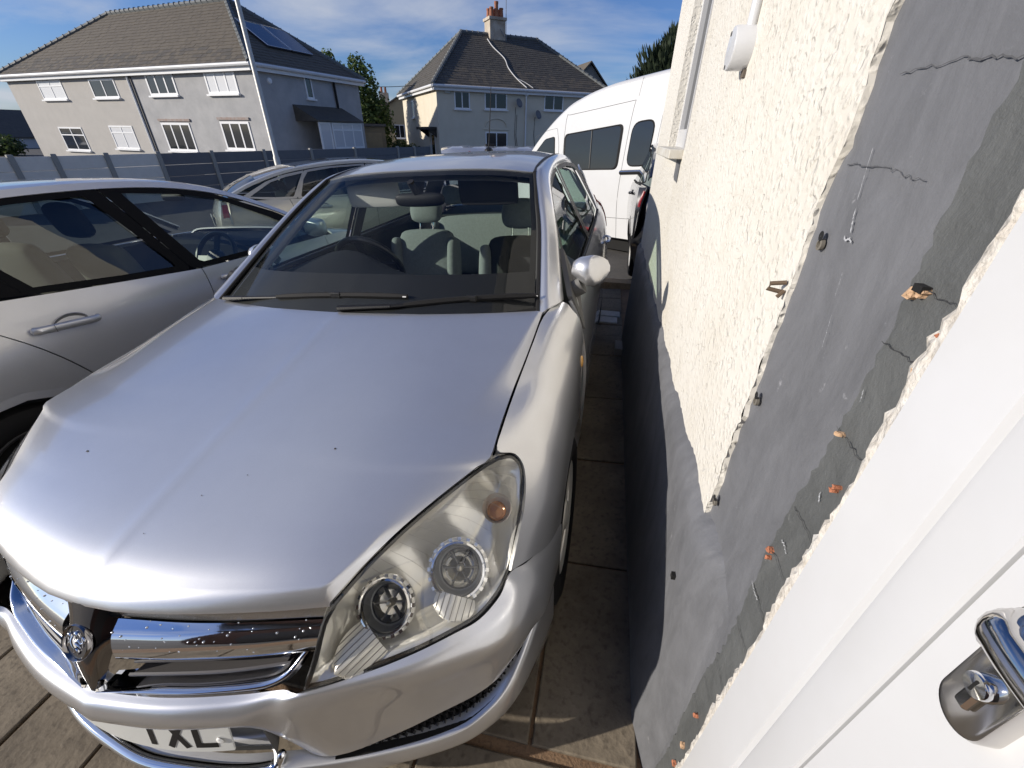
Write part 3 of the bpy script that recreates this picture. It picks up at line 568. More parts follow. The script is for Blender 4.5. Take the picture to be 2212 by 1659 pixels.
HG[0] = [V(p.x, table([(q[0], q[1]) for q in nose])(p.x), table([(q[0], q[2]) for q in nose])(p.x)) for p in HG[0]]
HG[-1] = [V(p.x, rearY(p.x), p.z) for p in HG[-1]]
lip = [V(p.x, p.y + 0.012, p.z - 0.022) for p in HG[0]]; lip0 = [V(p.x, p.y - 0.002, p.z - 0.008) for p in HG[0]]
HFULL = mirror_cols([lip, lip0] + HG)
o = panel('hood', HFULL, SILVER, car, 0.015, C=(0, .7, .3), angle=50)
# stone chips on the hood
for (hx, hy, q) in ((.36, .50, 1.0), (-.32, .40, 1.2), (.17, .40, .5), (.12, .33, .5), (.05, .24, .4)):
    best = min((p for r_ in HFULL for p in r_), key=lambda p: (p.x - hx) ** 2 + (p.y - hy) ** 2)
    b = MB(); b.lathe([(0.0026 * q, 0.0012), (0.0016 * q, 0.0022), (0.0001, 0.0024)], 7, Matrix.Translation(best)); b.build('stone_chip', pm('chip_dark', (0.05, 0.045, 0.04), 0.8), o)
# fenders
fst = [
 [(.805, .392, .699), (.836, .455, .668), (.864, .54, .618), (.879, *archp(135))],
 [(.809, .443, .731), (.845, .51, .692), (.870, .59, .648), (.880, *archp(128))],
 [(.811, .523, .773), (.851, .575, .738), (.875, .64, .69), (.881, *archp(121))],
 [(.799, .581, .823), (.847, .635, .788), (.874, .70, .728), (.882, *archp(113))],
 [(.772, .600, .852), (.828, .67, .828), (.870, .75, .756), (.883, *archp(104))],
 [(.735, .578, .876), (.807, .725, .860), (.866, .80, .776), (.884, *archp(95))],
 [(.729, .66, .889), (.807, .80, .876), (.866, .87, .788), (.884, *archp(86))],
 [(.727, .805, .906), (.804, .905, .890), (.866, .96, .797), (.884, *archp(76))],
 [(.730, .92, .926), (.803, 1.00, .906), (.867, 1.04, .803), (.884, *archp(64))],
 [(.733, 1.043, .946), (.803, 1.10, .924), (.868, 1.12, .81), (.883, *archp(48))],
 [(.739, 1.20, .971), (.806, 1.21, .944), (.868, 1.22, .815), (.882, *archp(22))],
 [(.772, 1.335, .985), (.818, 1.345, .955), (.870, 1.345, .82), (.862, 1.37, .27)]]
FG = spline_grid(fst, 5, 4)
for s in (1, -1):
    G = sx([[p.copy() for p in r_] for r_ in FG], s)
    fo = panel('fender', G, SILVER, car, 0.02, C=(0, 1, .3))
    lipm = MB(); arc = [(SM(*archp(a)) - 0.001, *archp(a)) for a in range(-12, 196, 6)]
    A_ = [V(s * (x - .001), y, z) for (x, y, z) in arc]; B_ = [V(s * (x - .045), .915 + (y - .915) * .965, .31 + (z - .31) * .965) for (x, y, z) in arc]
    lipm.grid([A_, B_]); lipm.build('arch_lip', SILVER, fo)
    b = MB(); P0 = V(s * .8535, 1.27, .765); b.lathe([(0.026, 0), (0.024, 0.007), (0.012, 0.010), (0.0005, 0.0105)], 18, Matrix.Translation((s * .8685, 1.275, .765)) @ Matrix.Rotation(rad(90 * s), 4, 'Y') @ Matrix.Scale(0.55, 4, (0, 1, 0)))
    b.build('side_repeater', pm('amber_lens', (0.75, 0.42, 0.12), 0.15, coat=0.5), fo)
    b = MB(); arc2 = [archp(a, .37) for a in range(-30, 214, 8)]
    b.grid([[V(s * x, y, z) for (y, z) in arc2] for x in (.50, .845)]); b.build('wheel_arch_liner', GAP, fo)
# bumper upper: bar, corner faces, brow over the fog slit
bst = [
 [(0, .032, .577), (0, .012, .570), (0, .001, .542), (0, .003, .514), (0, .016, .498), (0, .055, .494)],
 [(.126, .049, .577), (.126, .028, .570), (.126, .016, .542), (.126, .018, .514), (.126, .031, .498), (.126, .068, .494)],
 [(.217, .068, .577), (.216, .046, .570), (.214, .033, .542), (.213, .036, .514), (.213, .048, .498), (.212, .085, .494)],
 [(.325, .098, .578), (.318, .076, .571), (.312, .060, .543), (.310, .063, .512), (.309, .076, .494), (.307, .108, .488)],
 [(.400, .117, .590), (.386, .100, .580), (.374, .086, .550), (.368, .086, .49), (.362, .092, .40), (.358, .105, .31)],
 [(.448, .117, .602), (.436, .106, .590), (.428, .098, .545), (.430, .106, .46), (.440, .118, .345), (.440, .116, .300)],
 [(.563, .173, .617), (.556, .155, .602), (.546, .153, .552), (.550, .170, .465), (.563, .184, .368), (.555, .176, .315)],
 [(.647, .220, .632), (.652, .198, .613), (.651, .198, .566), (.651, .220, .475), (.655, .238, .378), (.649, .238, .325)],
 [(.716, .266, .647), (.731, .247, .625), (.736, .246, .582), (.730, .266, .490), (.730, .285, .393), (.727, .288, .342)],
 [(.758, .299, .655), (.779, .284, .632), (.789, .284, .592), (.782, .299, .505), (.780, .318, .412), (.776, .326, .370)],
 [(.790, .348, .671), (.817, .338, .645), (.831, .338, .604), (.825, .344, .522), (.818, .361, .440), (.808, .372, .405)],
 [(.805, .392, .695), (.838, .405, .664), (.857, .404, .615), (.855, .404, .532), (.846, .410, .465), (.834, .413, .438)],
 [(.836, .455, .665), (.860, .472, .632), (.874, .470, .580), (.875, .468, .52), (.872, .467, .467), (.865, .47, .447)],
 [(.881, *archp(135.5)), (.8835, *archp(139)), (.885, *archp(145)), (.884, *archp(151)), (.882, *archp(155)), (.879, *archp(158.5))]]
BG = [[r_[k] for r_ in bst] for k in range(6)]
BGS = spline_grid(BG, 5, 4)
bump_o = panel('bumper', mirror_cols(BGS), SILVER, car, 0.012, C=(0, 1.2, .45), angle=60)
# lower lip
lst = [(0, .002, .300), (.12, .013, .300), (.22, .029, .300), (.31, .055, .296), (.40, .092, .272), (.49, .134, .250), (.60, .186, .240), (.68, .228, .243), (.728, .262, .255), (.779, .315, .283), (.814, .378, .330), (.846, .479, .400), (.868, .575, .435)]
q = []
for k, (x, y, z) in enumerate(lst):
    a = lst[max(k - 1, 0)]; c = lst[min(k + 1, len(lst) - 1)]; t_ = V(c[0] - a[0], c[1] - a[1], 0).normalized(); n_ = V(t_.y, -t_.x, 0)
    P0 = V(x, y, z)
    q.append([P0 - n_ * .035 + V(0, 0, .012), P0 - n_ * .006 + V(0, 0, .008), P0, P0 + n_ * .004 + V(0, 0, -.03), P0 - n_ * .002 + V(0, 0, -(z - .185)), P0 - n_ * .05 + V(0, 0, -(z - .17))])
LG = spline_grid([[r_[k] for r_ in q] for k in range(6)], 4, 3)
panel('lower_lip', mirror_cols(LG), SILVER, bump_o, 0, angle=60)
# recess behind the plate, black slot, chrome strip
rec = [[V(x, y + .075, .496), V(x, y + .068, .42), V(x, y + .058, .345), V(x, y + .030, .332)] for (x, y) in ((0, .003), (.126, .016), (.213, .034), (.29, .055), (.315, .050))]
rec[-1] = [V(.322, .085, .492), V(.322, .08, .42), V(.322, .075, .345), V(.322, .06, .332)]
panel('intake_panel', mirror_cols(spline_grid([[r_[k] for r_ in rec] for k in range(4)], 4, 4)), SILVER, bump_o, 0, angle=50)
b = MB(); b.tube(spl([(-.33, .085, .345), (-.318, .066, .318), (-.29, .052, .311), (-.22, .033, .309), (-.12, .017, .309), (0, .006, .309), (.12, .017, .309), (.22, .033, .309), (.29, .052, .311), (.318, .066, .318), (.33, .085, .345)], 6), [.004] + [.010] * 5 + [.0155] * 49 + [.010] * 5 + [.004], 10, flat=0.9); b.build('chrome_strip', CHROME, bump_o, angle=60)
b = MB(); b.grid([[V(x, y, z) for x, y in ((-.3, .085), (-.2, .06), (0, .045), (.2, .06), (.3, .085))] for z in (.33, .352)]); b.build('intake_slot', GAP, bump_o, fix=False)
# fog slit: dark backing and a mesh of bars
for s in (1, -1):
    up_ = [V(.440, .118, .300), V(.555, .178, .315), V(.649, .240, .325), V(.727, .290, .342), V(.776, .328, .370), V(.808, .374, .405), V(.834, .415, .438)]
    lo_ = [V(.425, .112, .275), V(.49, .142, .262), V(.60, .197, .252), V(.68, .242, .255), V(.722, .273, .266), V(.768, .322, .292), V(.80, .382, .335), V(.828, .420, .41)]
    U = resamp(spl(up_, 6), 30); Lw = resamp(spl(lo_, 6), 30)
    bk = [[V(s * (p.x - .03), p.y + .045, p.z) for p in U], [V(s * (p.x - .03), p.y + .045, p.z - .005) for p in Lw]]
    m = MB(); m.grid([[V(s * p.x, p.y, p.z) for p in U], bk[0]]); m.grid(bk); m.grid([bk[1], [V(s * p.x, p.y, p.z) for p in Lw]]); m.build('fog_recess', GAP, bump_o, fix=False)
    m = MB()
    for k in range(4, 30):
        for w in (0.12, 0.38, 0.64, 0.9):
            kk = min(29.9, k + (0.5 if int(w * 4) % 2 else 0)); i0 = int(kk); fr_ = kk - i0
            p = U[i0].lerp(U[i0 + 1], fr_).lerp(Lw[i0].lerp(Lw[i0 + 1], fr_), w); p = V(s * (p.x - .010), p.y + .014, p.z)
            m.box((p.x - .0022, p.y - .002, p.z - .010), (p.x + .0022, p.y + .004, p.z + .010)); m.box((p.x - .009, p.y - .002, p.z - .0115), (p.x + .009, p.y + .003, p.z - .009))
    tag(m.build('fog_mesh', BLACKPL, bump_o, smooth=False), kind='stuff')
# number plate
PLW = pm('plate_white', (0.62, 0.63, 0.61), 0.35, coat=0.3)
def PP(x, z, o=0.0): return V(x, .021 + .6 * x * x + .22 * (z + .0) - o, .462 + z)
plg = [[PP(-.26 + .52 * i / 20, -.0555 + .111 * k / 4) for i in range(21)] for k in range(5)]
plate = skirted(plg, .004, (0, 1, .46)).build('number_plate', PLW, bump_o, angle=50)
def bar_poly(m, pts, w, y=0.0009):
    """thick stroke on the plate face, x to the viewer's right, z up"""
    for (a, c) in zip(pts, pts[1:]):
        d = V(c[0] - a[0], c[1] - a[1], 0); n_ = V(-d.y, d.x, 0).normalized() * w / 2; A_ = V(a[0], a[1], 0); C_ = V(c[0], c[1], 0)
        m.grid([[PP(*(A_ + n_).xy, y), PP(*(A_.lerp(C_, .5) + n_).xy, y), PP(*(C_ + n_).xy, y)], [PP(*(A_ - n_).xy, y), PP(*(A_.lerp(C_, .5) - n_).xy, y), PP(*(C_ - n_).xy, y)]])
INK = pm('plate_ink', (0.008, 0.008, 0.009), 0.5)
h_ = .0395; yofs = -.002
for ch, x0 in (('T', .062), ('X', .123), ('L', .184)):
    m = MB(); w = .014
    if ch == 'T': bar_poly(m, [(x0, h_ - w / 2 + yofs), (x0 + .05, h_ - w / 2 + yofs)], w); bar_poly(m, [(x0 + .025, h_ - w + yofs), (x0 + .025, -h_ + yofs)], w)
    if ch == 'X': bar_poly(m, [(x0 + .005, h_ + yofs), (x0 + .045, -h_ + yofs)], w); bar_poly(m, [(x0 + .045, h_ + yofs), (x0 + .005, -h_ + yofs)], w, y=0.0013)
    if ch == 'L': bar_poly(m, [(x0 + w / 2, h_ + yofs), (x0 + w / 2, -h_ + yofs)], w); bar_poly(m, [(x0 + w, -h_ + w / 2 + yofs), (x0 + .048, -h_ + w / 2 + yofs)], w)
    m.build('plate_letter', INK, plate, smooth=False)
b = MB(); b.lathe([(.008, 0), (.0075, .004), (.0005, .006)], 14, Matrix.Translation(PP(.238, -.02)) @ Matrix.Rotation(rad(90), 4, 'X')); b.build('plate_screw', pm('screw_cap', (0.8, 0.8, 0.78), 0.4), plate)
# grille: chrome cross-bar with stepped top, slats, chrome U-surround, black backing, centre shield with badge
gr = MB(); gr.grid([[V(x, y + .045, z - (dz_ if z > .6 else 0)) for x, y, dz_ in ((-.46, .19, .06), (-.3, .14, .05), (-.15, .10, .04), (0, .07, .04), (.15, .10, .04), (.3, .14, .05), (.46, .19, .06))] for z in (.56, .74)])
gro = gr.build('grille', GAP, car, fix=False)
for s in (1, -1):
    T0 = [(.070, .122, .752), (.205, .142, .750), (.339, .180, .744), (.480, .222, .735)]
    T1 = [(.062, .113, .722), (.206, .137, .718), (.330, .168, .712), (.474, .212, .702)]
    T2 = [(.066, .084, .700), (.190, .108, .696), (.322, .142, .690), (.462, .188, .682)]
    T3 = [(.066, .071, .654), (.182, .096, .648), (.322, .134, .644), (.452, .178, .640)]
    T4 = [(.068, .095, .645), (.184, .118, .639), (.322, .156, .635), (.450, .198, .631)]
    G = spline_grid([T1, T2, T3, T4], 6, 5); panel('chrome_bar', sx(G, s), CHROME, gro, 0.01, C=(0, .5, .65), angle=60)
    G = spline_grid([T0, [(a[0], a[1] - .001, a[2] - .006) for a in T0], [(a[0], a[1] + .004, a[2] + .002) for a in T1]], 6, 3); panel('grille_header', sx(G, s), pm('dull_chrome', (0.5, 0.5, 0.5), 0.22, 0.9), gro, 0.006, C=(0, .5, .65))
    for (zc, pts) in ((.628, [(.085, .084), (.26, .128), (.415, .183)]), (.604, [(.075, .068), (.26, .114), (.405, .165)])):
        P = spl([V(s * p[0], p[1], zc) for p in pts], 8); m = MB()
        m.grid([[p + V(0, .0, .0055) for p in P], [p + V(0, -.004, .004) for p in P], [p + V(0, -.004, -.001) for p in P], [p + V(0, .03, -.010) for p in P]]); m.build('slat', pm('slat_grey', (0.10, 0.095, 0.095), 0.35), gro, fix=False)
    # lower chrome moulding turning up beside the lamp
    c_o = [(.012, .036, .578), (.126, .052, .580), (.217, .071, .580), (.325, .101, .582), (.372, .117, .586), (.408, .138, .600), (.430, .168, .624), (.446, .186, .642)]
    c_i = [(.026, .042, .584), (.130, .068, .592), (.213, .086, .592), (.315, .115, .594), (.358, .132, .597), (.388, .150, .608), (.410, .178, .628), (.422, .192, .642)]
    md_ = [tuple((V(*a) + V(*c)) / 2 + V(0, -.010, .006)) for a, c in zip(c_o, c_i)]
    bk_ = [(a[0] - .004, a[1] + .03, a[2] - .006) for a in c_i]
    G = spline_grid([c_o, md_, c_i, bk_], 5, 4); panel('chrome_moulding', sx(G, s), CHROME, gro, 0.006, C=(0, .5, .55), angle=60)
# centre shield
shield = spline_grid([[(-.074, .128, .760), (-.04, .110, .766), (0, .103, .768), (.04, .110, .766), (.074, .128, .760)],
 [(-.068, .118, .722), (-.036, .092, .728), (0, .083, .729), (.036, .092, .728), (.068, .118, .722)],
 [(-.060, .095, .69), (-.032, .070, .692), (0, .063, .693), (.032, .070, .692), (.060, .095, .69)],
 [(-.042, .074, .645), (-.022, .052, .645), (0, .045, .645), (.022, .052, .645), (.042, .074, .645)],
 [(-.018, .045, .585), (-.009, .035, .583), (0, .031, .582), (.009, .035, .583), (.018, .045, .585)]], 5, 5)
panel('badge_shield', shield, pm('smoked_chrome', (0.30, 0.29, 0.29), 0.08, 1.0), gro, 0.012, C=(0, .5, .65), angle=60)
BM = Matrix.Translation((0, .0665, .697)) @ Matrix.Rotation(rad(90 - 32), 4, 'X')
b = MB(); b.lathe([(.037, -.004), (.037, .003), (.0345, .0055), (.032, .003), (.031, .0005), (.0003, .0005)], 40, BM); bad = b.build('badge', MATS['smoked_chrome'], gro, angle=50)
# the beast on the badge: head, beak, wing, forelimb with banner, body and tail as raised relief
m = MB()
def blob(pts, r_): m.tube([BM @ V(x * .001, y * .001, .0022) for x, y in spl2(pts)], [a * .001 for a in spl1(r_, len(pts))], 8)
def spl2(p): return [(q_.x, q_.y) for q_ in spl([V(a, c, 0) for a, c in p], 4)]
def spl1(r_, n): return [q_.x for q_ in spl([V(a, 0, 0) for a in r_], 4)]
blob([(-6, 14), (-1, 19), (6, 17), (10, 12)], [2.5, 4.5, 3.8, 1.2]); blob([(-6, 14), (-8, 5), (-4, -4), (2, -10)], [3, 5.5, 5.5, 4]); blob([(-9, 8), (-17, 14), (-22, 8), (-18, 0)], [2, 3.2, 2.6, 1])
blob([(-10, 2), (-18, -4), (-21, -11)], [2, 2.8, 1]); blob([(0, 4), (8, 5), (14, 1), (20, 4)], [2.4, 2.2, 2.2, 1.2]); blob([(-1, -2), (8, -4), (15, -8)], [2.4, 2.2, 1.2]); blob([(2, -10), (0, -17), (-6, -22)], [3.5, 2.8, 1.4]); blob([(4, -11), (10, -15), (9, -22)], [3, 2.4, 1.2]); blob([(14, 12), (17, 3), (18, -6)], [1, 1.3, .8]); blob([(16, 14), (24, 9), (22, 3)], [1.4, 2.2, 1])
m.build('badge_relief', CHROME, bad, angle=60)
# water beads on the chrome
rb = random.Random(3); bead = glass('water_bead', (0.95, 0.95, 0.95), ior=1.33); m = MB()
for k in range(70):
    t_ = rb.random(); w = rb.random(); s = rb.choice((1, 1, -1)); i = int(t_ * 17); j = int(w * 11)
    Gq = spline_grid([[(.062, .113, .722), (.206, .137, .718), (.330, .168, .712), (.474, .212, .702)], [(.066, .084, .700), (.190, .108, .696), (.322, .142, .690), (.462, .188, .682)], [(.066, .071, .654), (.182, .096, .648), (.322, .134, .644), (.452, .178, .640)]], 6, 6) if k == 0 else Gq
    p = Gq[j][i].lerp(Gq[j][i + 1], rb.random()); p = V(p.x * s, p.y - .0005, p.z + .0005); r_ = rb.choice((.0012, .0016, .0024))
    m.lathe([(r_, 0), (r_ * .8, r_ * .5), (r_ * .3, r_ * .8), (.0001, r_ * .85)], 6, Matrix.Translation(p) @ Matrix.Rotation(rad(55), 4, 'X'))
tag(m.build('water_drops', pm('drop', (0.75, 0.78, 0.82), 0.05, 0.6), gro), kind='stuff')
# headlamps
HLT = [(.497, .214, .755), (.534, .271, .788), (.586, .353, .819), (.644, .434, .844), (.708, .521, .864), (.742, .560, .869)]
HLB = [(.450, .121, .607), (.495, .139, .613), (.563, .176, .622), (.647, .223, .637), (.715, .269, .652), (.755, .302, .661), (.786, .351, .679), (.800, .395, .702), (.804, .445, .732), (.806, .523, .771)]
HLL = [(.497, .214, .755), (.480, .188, .720), (.470, .150, .665), (.450, .121, .607)]
HLR = [(.742, .560, .869), (.768, .592, .850), (.793, .579, .822), (.806, .523, .771)]
def hl_grid(nu, nv, off, bulge):
    G = coons(HLT, HLB, HLL, HLR, nu, nv); R_ = []
    for i, row in enumerate(G):
        rr_ = []
        for j, p in enumerate(row):
            u, v = j / nu, i / nv
            du = row[min(j + 1, nu)] - row[max(j - 1, 0)]; dv = G[min(i + 1, nv)][j] - G[max(i - 1, 0)][j]; n_ = du.cross(dv)
            n_ = n_.normalized() if n_.length > 1e-9 else V(.2, -.6, .7)
            if n_.dot(V(.25, -.6, .75)) < 0: n_ = -n_
            rr_.append(p + n_ * (off + bulge * math.sin(math.pi * min(1, max(0, u))) ** .7 * math.sin(math.pi * v) ** .8))
        R_.append(rr_)
    return R_
CHR_IN = pm('lamp_reflector', (0.87, 0.85, 0.79), 0.16, 0.52, bump=(18, 0.08))
CHR_DULL = pm('lamp_bezel', (0.74, 0.72, 0.66), 0.28, 0.35)
RIBM = pm('lamp_rib', (0.20, 0.19, 0.17), 0.3, 0.7)
GREYIN = pm('lamp_grey', (0.17, 0.175, 0.175), 0.35, 0.3)
BOWL = pm('bowl_chrome', (0.50, 0.50, 0.49), 0.08, 1.0)
AMBER = pm('amber_bulb', (0.33, 0.13, 0.04), 0.2, 0.3, coat=0.5)
for s in (1, -1):
    G = sx(hl_grid(40, 26, 0.0, 0.017), s); hl = skirted(G, 0.012, (0, 1, .4)).build('headlight', CLEAR, car, angle=60)
    # housing: a bowl of reflector behind the lens, with a dark rim
    H0 = hl_grid(40, 26, -0.012, 0.0); H1 = hl_grid(40, 26, -0.050, -0.065)
    Gb = []
    for i in range(27):
        row = []
        for j in range(41):
            u, v = j / 40, i / 26; e_ = min(u, 1 - u, v * .6, (1 - v) * .6) / .10; e_ = min(1, max(0, e_)); e_ = e_ * e_ * (3 - 2 * e_); row.append(H0[i][j].lerp(H1[i][j], e_))
        Gb.append(row)
    panel('reflector', sx(Gb, s), CHR_IN, hl, 0, angle=60)
    rim = MB(); loop = spl(HLT, 5) + spl(HLR, 4)[1:] + spl(HLB, 4)[::-1][1:] + spl(HLL, 4)[::-1][1:]
    rim.tube(sv([p + V(-.2, .6, -.7) * .010 for p in loop], s), 0.0055, 6, cap=False); rim.build('lamp_seal', BLACKPL, hl, angle=60)
    # the two lamps
    def lamp(c, nrm, r_, tilt=0):
        n_ = V(*nrm).normalized(); z_ = n_; x_ = V(0, 1, 0).cross(z_).normalized() if abs(n_.y) < .99 else V(1, 0, 0); y_ = z_.cross(x_)
        Mx = Matrix(((x_.x, y_.x, z_.x, c[0]), (x_.y, y_.y, z_.y, c[1]), (x_.z, y_.z, z_.z, c[2]), (0, 0, 0, 1)))
        if s < 0: Mx = Matrix.Scale(-1, 4, (1, 0, 0)) @ Mx
        b = MB(); b.lathe([(r_ * 1.13, -.012), (r_ * 1.13, .000), (r_ * 1.08, .004), (r_ * 1.0, .005), (r_ * .965, .001), (r_ * .95, -.008)], 48, Mx)
        for k in range(20):
            a = 2 * math.pi * k / 20
            b.box((r_ * 1.12, -.004, -.014), (r_ * 1.24, .004, -.003), Mx @ Matrix.Rotation(a, 4, 'Z'))
        ring = b.build('lamp_ring', CHROME, hl, angle=40)
        b = MB(); b.lathe([(r_ * 1.24, -.016), (r_ * 1.22, -.010), (r_ * 1.13, -.009)], 40, Mx); b.build('outer_bezel', CHR_DULL, hl)
        b = MB(); b.lathe([(r_ * .95, -.006), (r_ * .93, -.022), (r_ * .86, -.034), (r_ * .80, -.036)], 40, Mx); b.build('lamp_bowl', GREYIN, hl)
        b = MB(); b.lathe([(r_ * .80, -.0345), (r_ * .78, -.036), (r_ * .74, -.036)], 36, Mx); b.build('lamp_shade_ring', GAP, hl)
        b = MB(); b.lathe([(r_ * .74, -.0355), (r_ * .66, -.050), (r_ * .45, -.066), (r_ * .16, -.072)], 32, Mx); b.build('lamp_reflector', BOWL, hl)
        b = MB(); b.lathe([(r_ * .16, -.06), (r_ * .16, -.03), (r_ * .10, -.024), (.0002, -.023)], 14, Mx); b.build('bulb', pm('bulb_glass', (0.55, 0.5, 0.38), 0.1, 0.5), hl)
        b = MB()
        for k in range(6): b.box((r_ * .2, -.001, -.058), (r_ * .72, .001, -.040), Mx @ Matrix.Rotation(rad(20 + 60 * k), 4, 'Z'))
        b.build('reflector_facet', RIBM, hl, smooth=False)
    lamp((.562, .268, .683), (.14, -.66, .74), .050)
    lamp((.694, .362, .712), (.20, -.64, .74), .054)
    # indicator bowl with amber bulb
    def conv(P): return [V(s * p[0], p[1], p[2]) for p in P]
    b = MB(); cI = V(.752, .488, .780); n_ = V(.15, -.62, .77).normalized(); x_ = V(0, 1, 0).cross(n_).normalized(); y_ = n_.cross(x_)
    Mx = Matrix(((x_.x, y_.x, n_.x, cI.x), (x_.y, y_.y, n_.y, cI.y), (x_.z, y_.z, n_.z, cI.z), (0, 0, 0, 1)))
    if s < 0: Mx = Matrix.Scale(-1, 4, (1, 0, 0)) @ Mx
    b.lathe([(.034, .004), (.033, -.004), (.026, -.020), (.016, -.026)], 28, Mx); b.build('indicator_bowl', CHR_IN, hl)
    b = MB(); b.lathe([(.022, -.024), (.022, -.008), (.016, -.001), (.0003, .001)], 22, Mx @ Matrix.Translation((0, -.006, 0))); b.build('indicator_bulb', AMBER, hl)
    # fluted skirts under the lamps
    def flute(P0, P1, w, nr):
        base = MB(); rows = []; P0, P1 = V(*P0), V(*P1); ax_ = P1 - P0; up_ = V(.2, -.5, .8).normalized(); cr_ = ax_.cross(up_).normalized(); cr_ = cr_ if cr_.x > 0 else -cr_
        wf = lambda t_: w * math.sqrt(max(0, 1 - t_ ** 2.6)) * (.80 + .5 * t_ - .45 * t_ * t_)
        for i in range(13):
            t_ = i / 12; rows.append([P0 + ax_ * t_ + cr_ * wf(t_) * (k / 8 * 2 - 1) + up_ * (.005 - .012 * (k / 8 * 2 - 1) ** 2) for k in range(9)])
        base.grid(sx(rows, s)); base.build('fluted_skirt', CHR_DULL, hl, fix=False)
        for k in range(1, nr):
            f_ = (k / nr * 2 - 1) * w * .95; pts = [P0 + ax_ * (i / 12) + cr_ * f_ + up_ * (.0056 - .012 * (f_ / max(wf(i / 12), .001)) ** 2) for i in range(12) if abs(f_) < wf(i / 12)]
            if len(pts) > 1: rb_ = MB(); rb_.tube(sv(pts, s), .0008, 5); rb_.build('flute_rib', RIBM, hl)
    flute((.556, .226, .650), (.502, .152, .622), .050, 9); flute((.702, .322, .684), (.700, .275, .664), .050, 8)
    # long vertical hair-lines moulded in the lens cover
    lines = MB(); LGd = hl_grid(60, 30, -0.001, 0.0165)
    for j in range(8, 56, 3):
        lines.tube(sv([LGd[i][int(jj)].lerp(LGd[i][min(60, int(jj) + 1)], jj - int(jj)) for i, jj in [(i, min(59.9, j + (i - 3) * .55)) for i in range(2, 17)]], s), .00035, 4)
    lines.build('lens_line', RIBM, hl)
# dark tray behind the whole front end and under the body
b = MB(); b.box((-.70, .30, .20), (.70, 1.05, .60)); b.build('engine_bay', GAP, car, smooth=False)
b = MB(); b.grid([[V(x, y, z) for (y, z) in ((.62, .60), (.70, .82), (.95, .88), (1.2, .92), (1.42, .80), (1.42, .3))] for x in (-.69, .69)]); b.build('bulkhead', GAP, car, fix=False)
for s in (1, -1):
    b = MB(); b.grid([[V(s * x, y, z) for (x, z) in ((.60, .30), (.60, .45), (.66, .60), (.70, .76 + .1 * min(1, max(0, (y - .68) / .5))))] for y in (.68, .9, 1.3)]); b.build('inner_wing', GAP, car, fix=False)
b = MB(); b.box((-.78, 1.30, .17), (.78, 4.0, .22)); b.build('floor_pan', GAP, car, smooth=False)
# windscreen with dark border
WSB = [(0, 1.030, .962), (.25, 1.043, .961), (.50, 1.105, .957), (.70, 1.222, .955)]
WSM = [(0, 1.465, 1.212), (.235, 1.475, 1.209), (.465, 1.523, 1.197), (.640, 1.607, 1.176)]
WSQ = [(0, 1.69, 1.321), (.218, 1.697, 1.318), (.432, 1.737, 1.306), (.597, 1.80, 1.285)]
WST = [(0, 1.900, 1.410), (.20, 1.907, 1.408), (.40, 1.937, 1.398), (.556, 1.990, 1.377)]
WG = spline_grid([WSB, WSM, WSQ, WST], 8, 8); ws = panel('windscreen', mirror_cols(WG), WSGLASS, car, 0)
def sub(G, i0, i1, j0, j1, off):
    return [[p + V(0, .02, -.045) * off / .05 for p in row[j0:j1 + 1]] for row in G[i0:i1 + 1]]
WF = spline_grid([WSB, WSM, WSQ, WST], 24, 16)
FRIT = pm('black_frit', (0.008, 0.008, 0.009), 0.6)
m = MB(); m.grid(mirror_cols(sub(WF, 0, 8, 0, 72, .004))); m.grid(mirror_cols(sub(WF, 45, 48, 0, 72, .004))); m.grid(sub(WF, 8, 45, 69, 72, .004)); m.grid(mirx(sub(WF, 8, 45, 69, 72, .004))); m.build('glass_border', FRIT, ws, fix=False)
b = MB(); b.grid(mirror_cols([[p + V(0, .012, -.008) for p in spl([(0, 1.075, .985), (.33, 1.10, .983), (.545, 1.155, .973), (.72, 1.23, .962)], 6)], spl([(0, 1.065, .950), (.25, 1.08, .950), (.5, 1.13, .95), (.71, 1.23, .95)], 6)[:19], [p + V(0, .03, .03) for p in spl([(0, 1.04, .962), (.25, 1.053, .961), (.5, 1.11, .957), (.70, 1.222, .955)], 6)]])); b.build('cowl', BLACKPL, car, fix=False)
# pillars and cantrails
for s in (1, -1):
    inn = [(.718, 1.228, .966), (.658, 1.607, 1.178), (.612, 1.80, 1.289), (.570, 1.985, 1.379), (.562, 2.13, 1.404), (.558, 2.40, 1.424), (.556, 2.80, 1.426), (.551, 3.20, 1.394), (.536, 3.52, 1.338)]
    outr = [(.790, 1.345, .985), (.727, 1.64, 1.143), (.683, 1.82, 1.232), (.637, 2.02, 1.316), (.617, 2.18, 1.356), (.605, 2.42, 1.380), (.604, 2.80, 1.380), (.600, 3.15, 1.352), (.590, 3.42, 1.29)]
    m1 = [tuple(V(*a).lerp(V(*c), .28) + V(.008, -.012, .014)) for a, c in zip(inn, outr)]; m2 = [tuple(V(*a).lerp(V(*c), .72) + V(.012, -.008, .010)) for a, c in zip(inn, outr)]
    panel('pillar', sx(spline_grid([inn, m1, m2, outr], 6, 4), s), SILVER, car, 0.010, C=(0, 2.2, 1.1))
    b = MB(); P = [V(s * (p[0] - .0065), p[1] + .001, p[2] + .001) for p in inn[3:]]; b.tube(spl(P, 5), 0.0085, 6, flat=.6); b.build('roof_ditch_trim', BLACKPL, car)
    b = MB(); P = [V(s * (p[0] - .006), p[1], p[2] - .002) for p in inn[:4]]; b.tube(spl(P, 6), 0.008, 6); b.build('screen_seal', RUBBER, car)
    # inner trim of the pillar
    b = MB(); b.tube(spl([V(s * (p[0] - .02), p[1] + .05, p[2] - .03) for p in inn], 4), 0.022, 8); b.build('pillar_trim', pm('pale_trim', (0.13, 0.13, 0.13), 0.8), car)
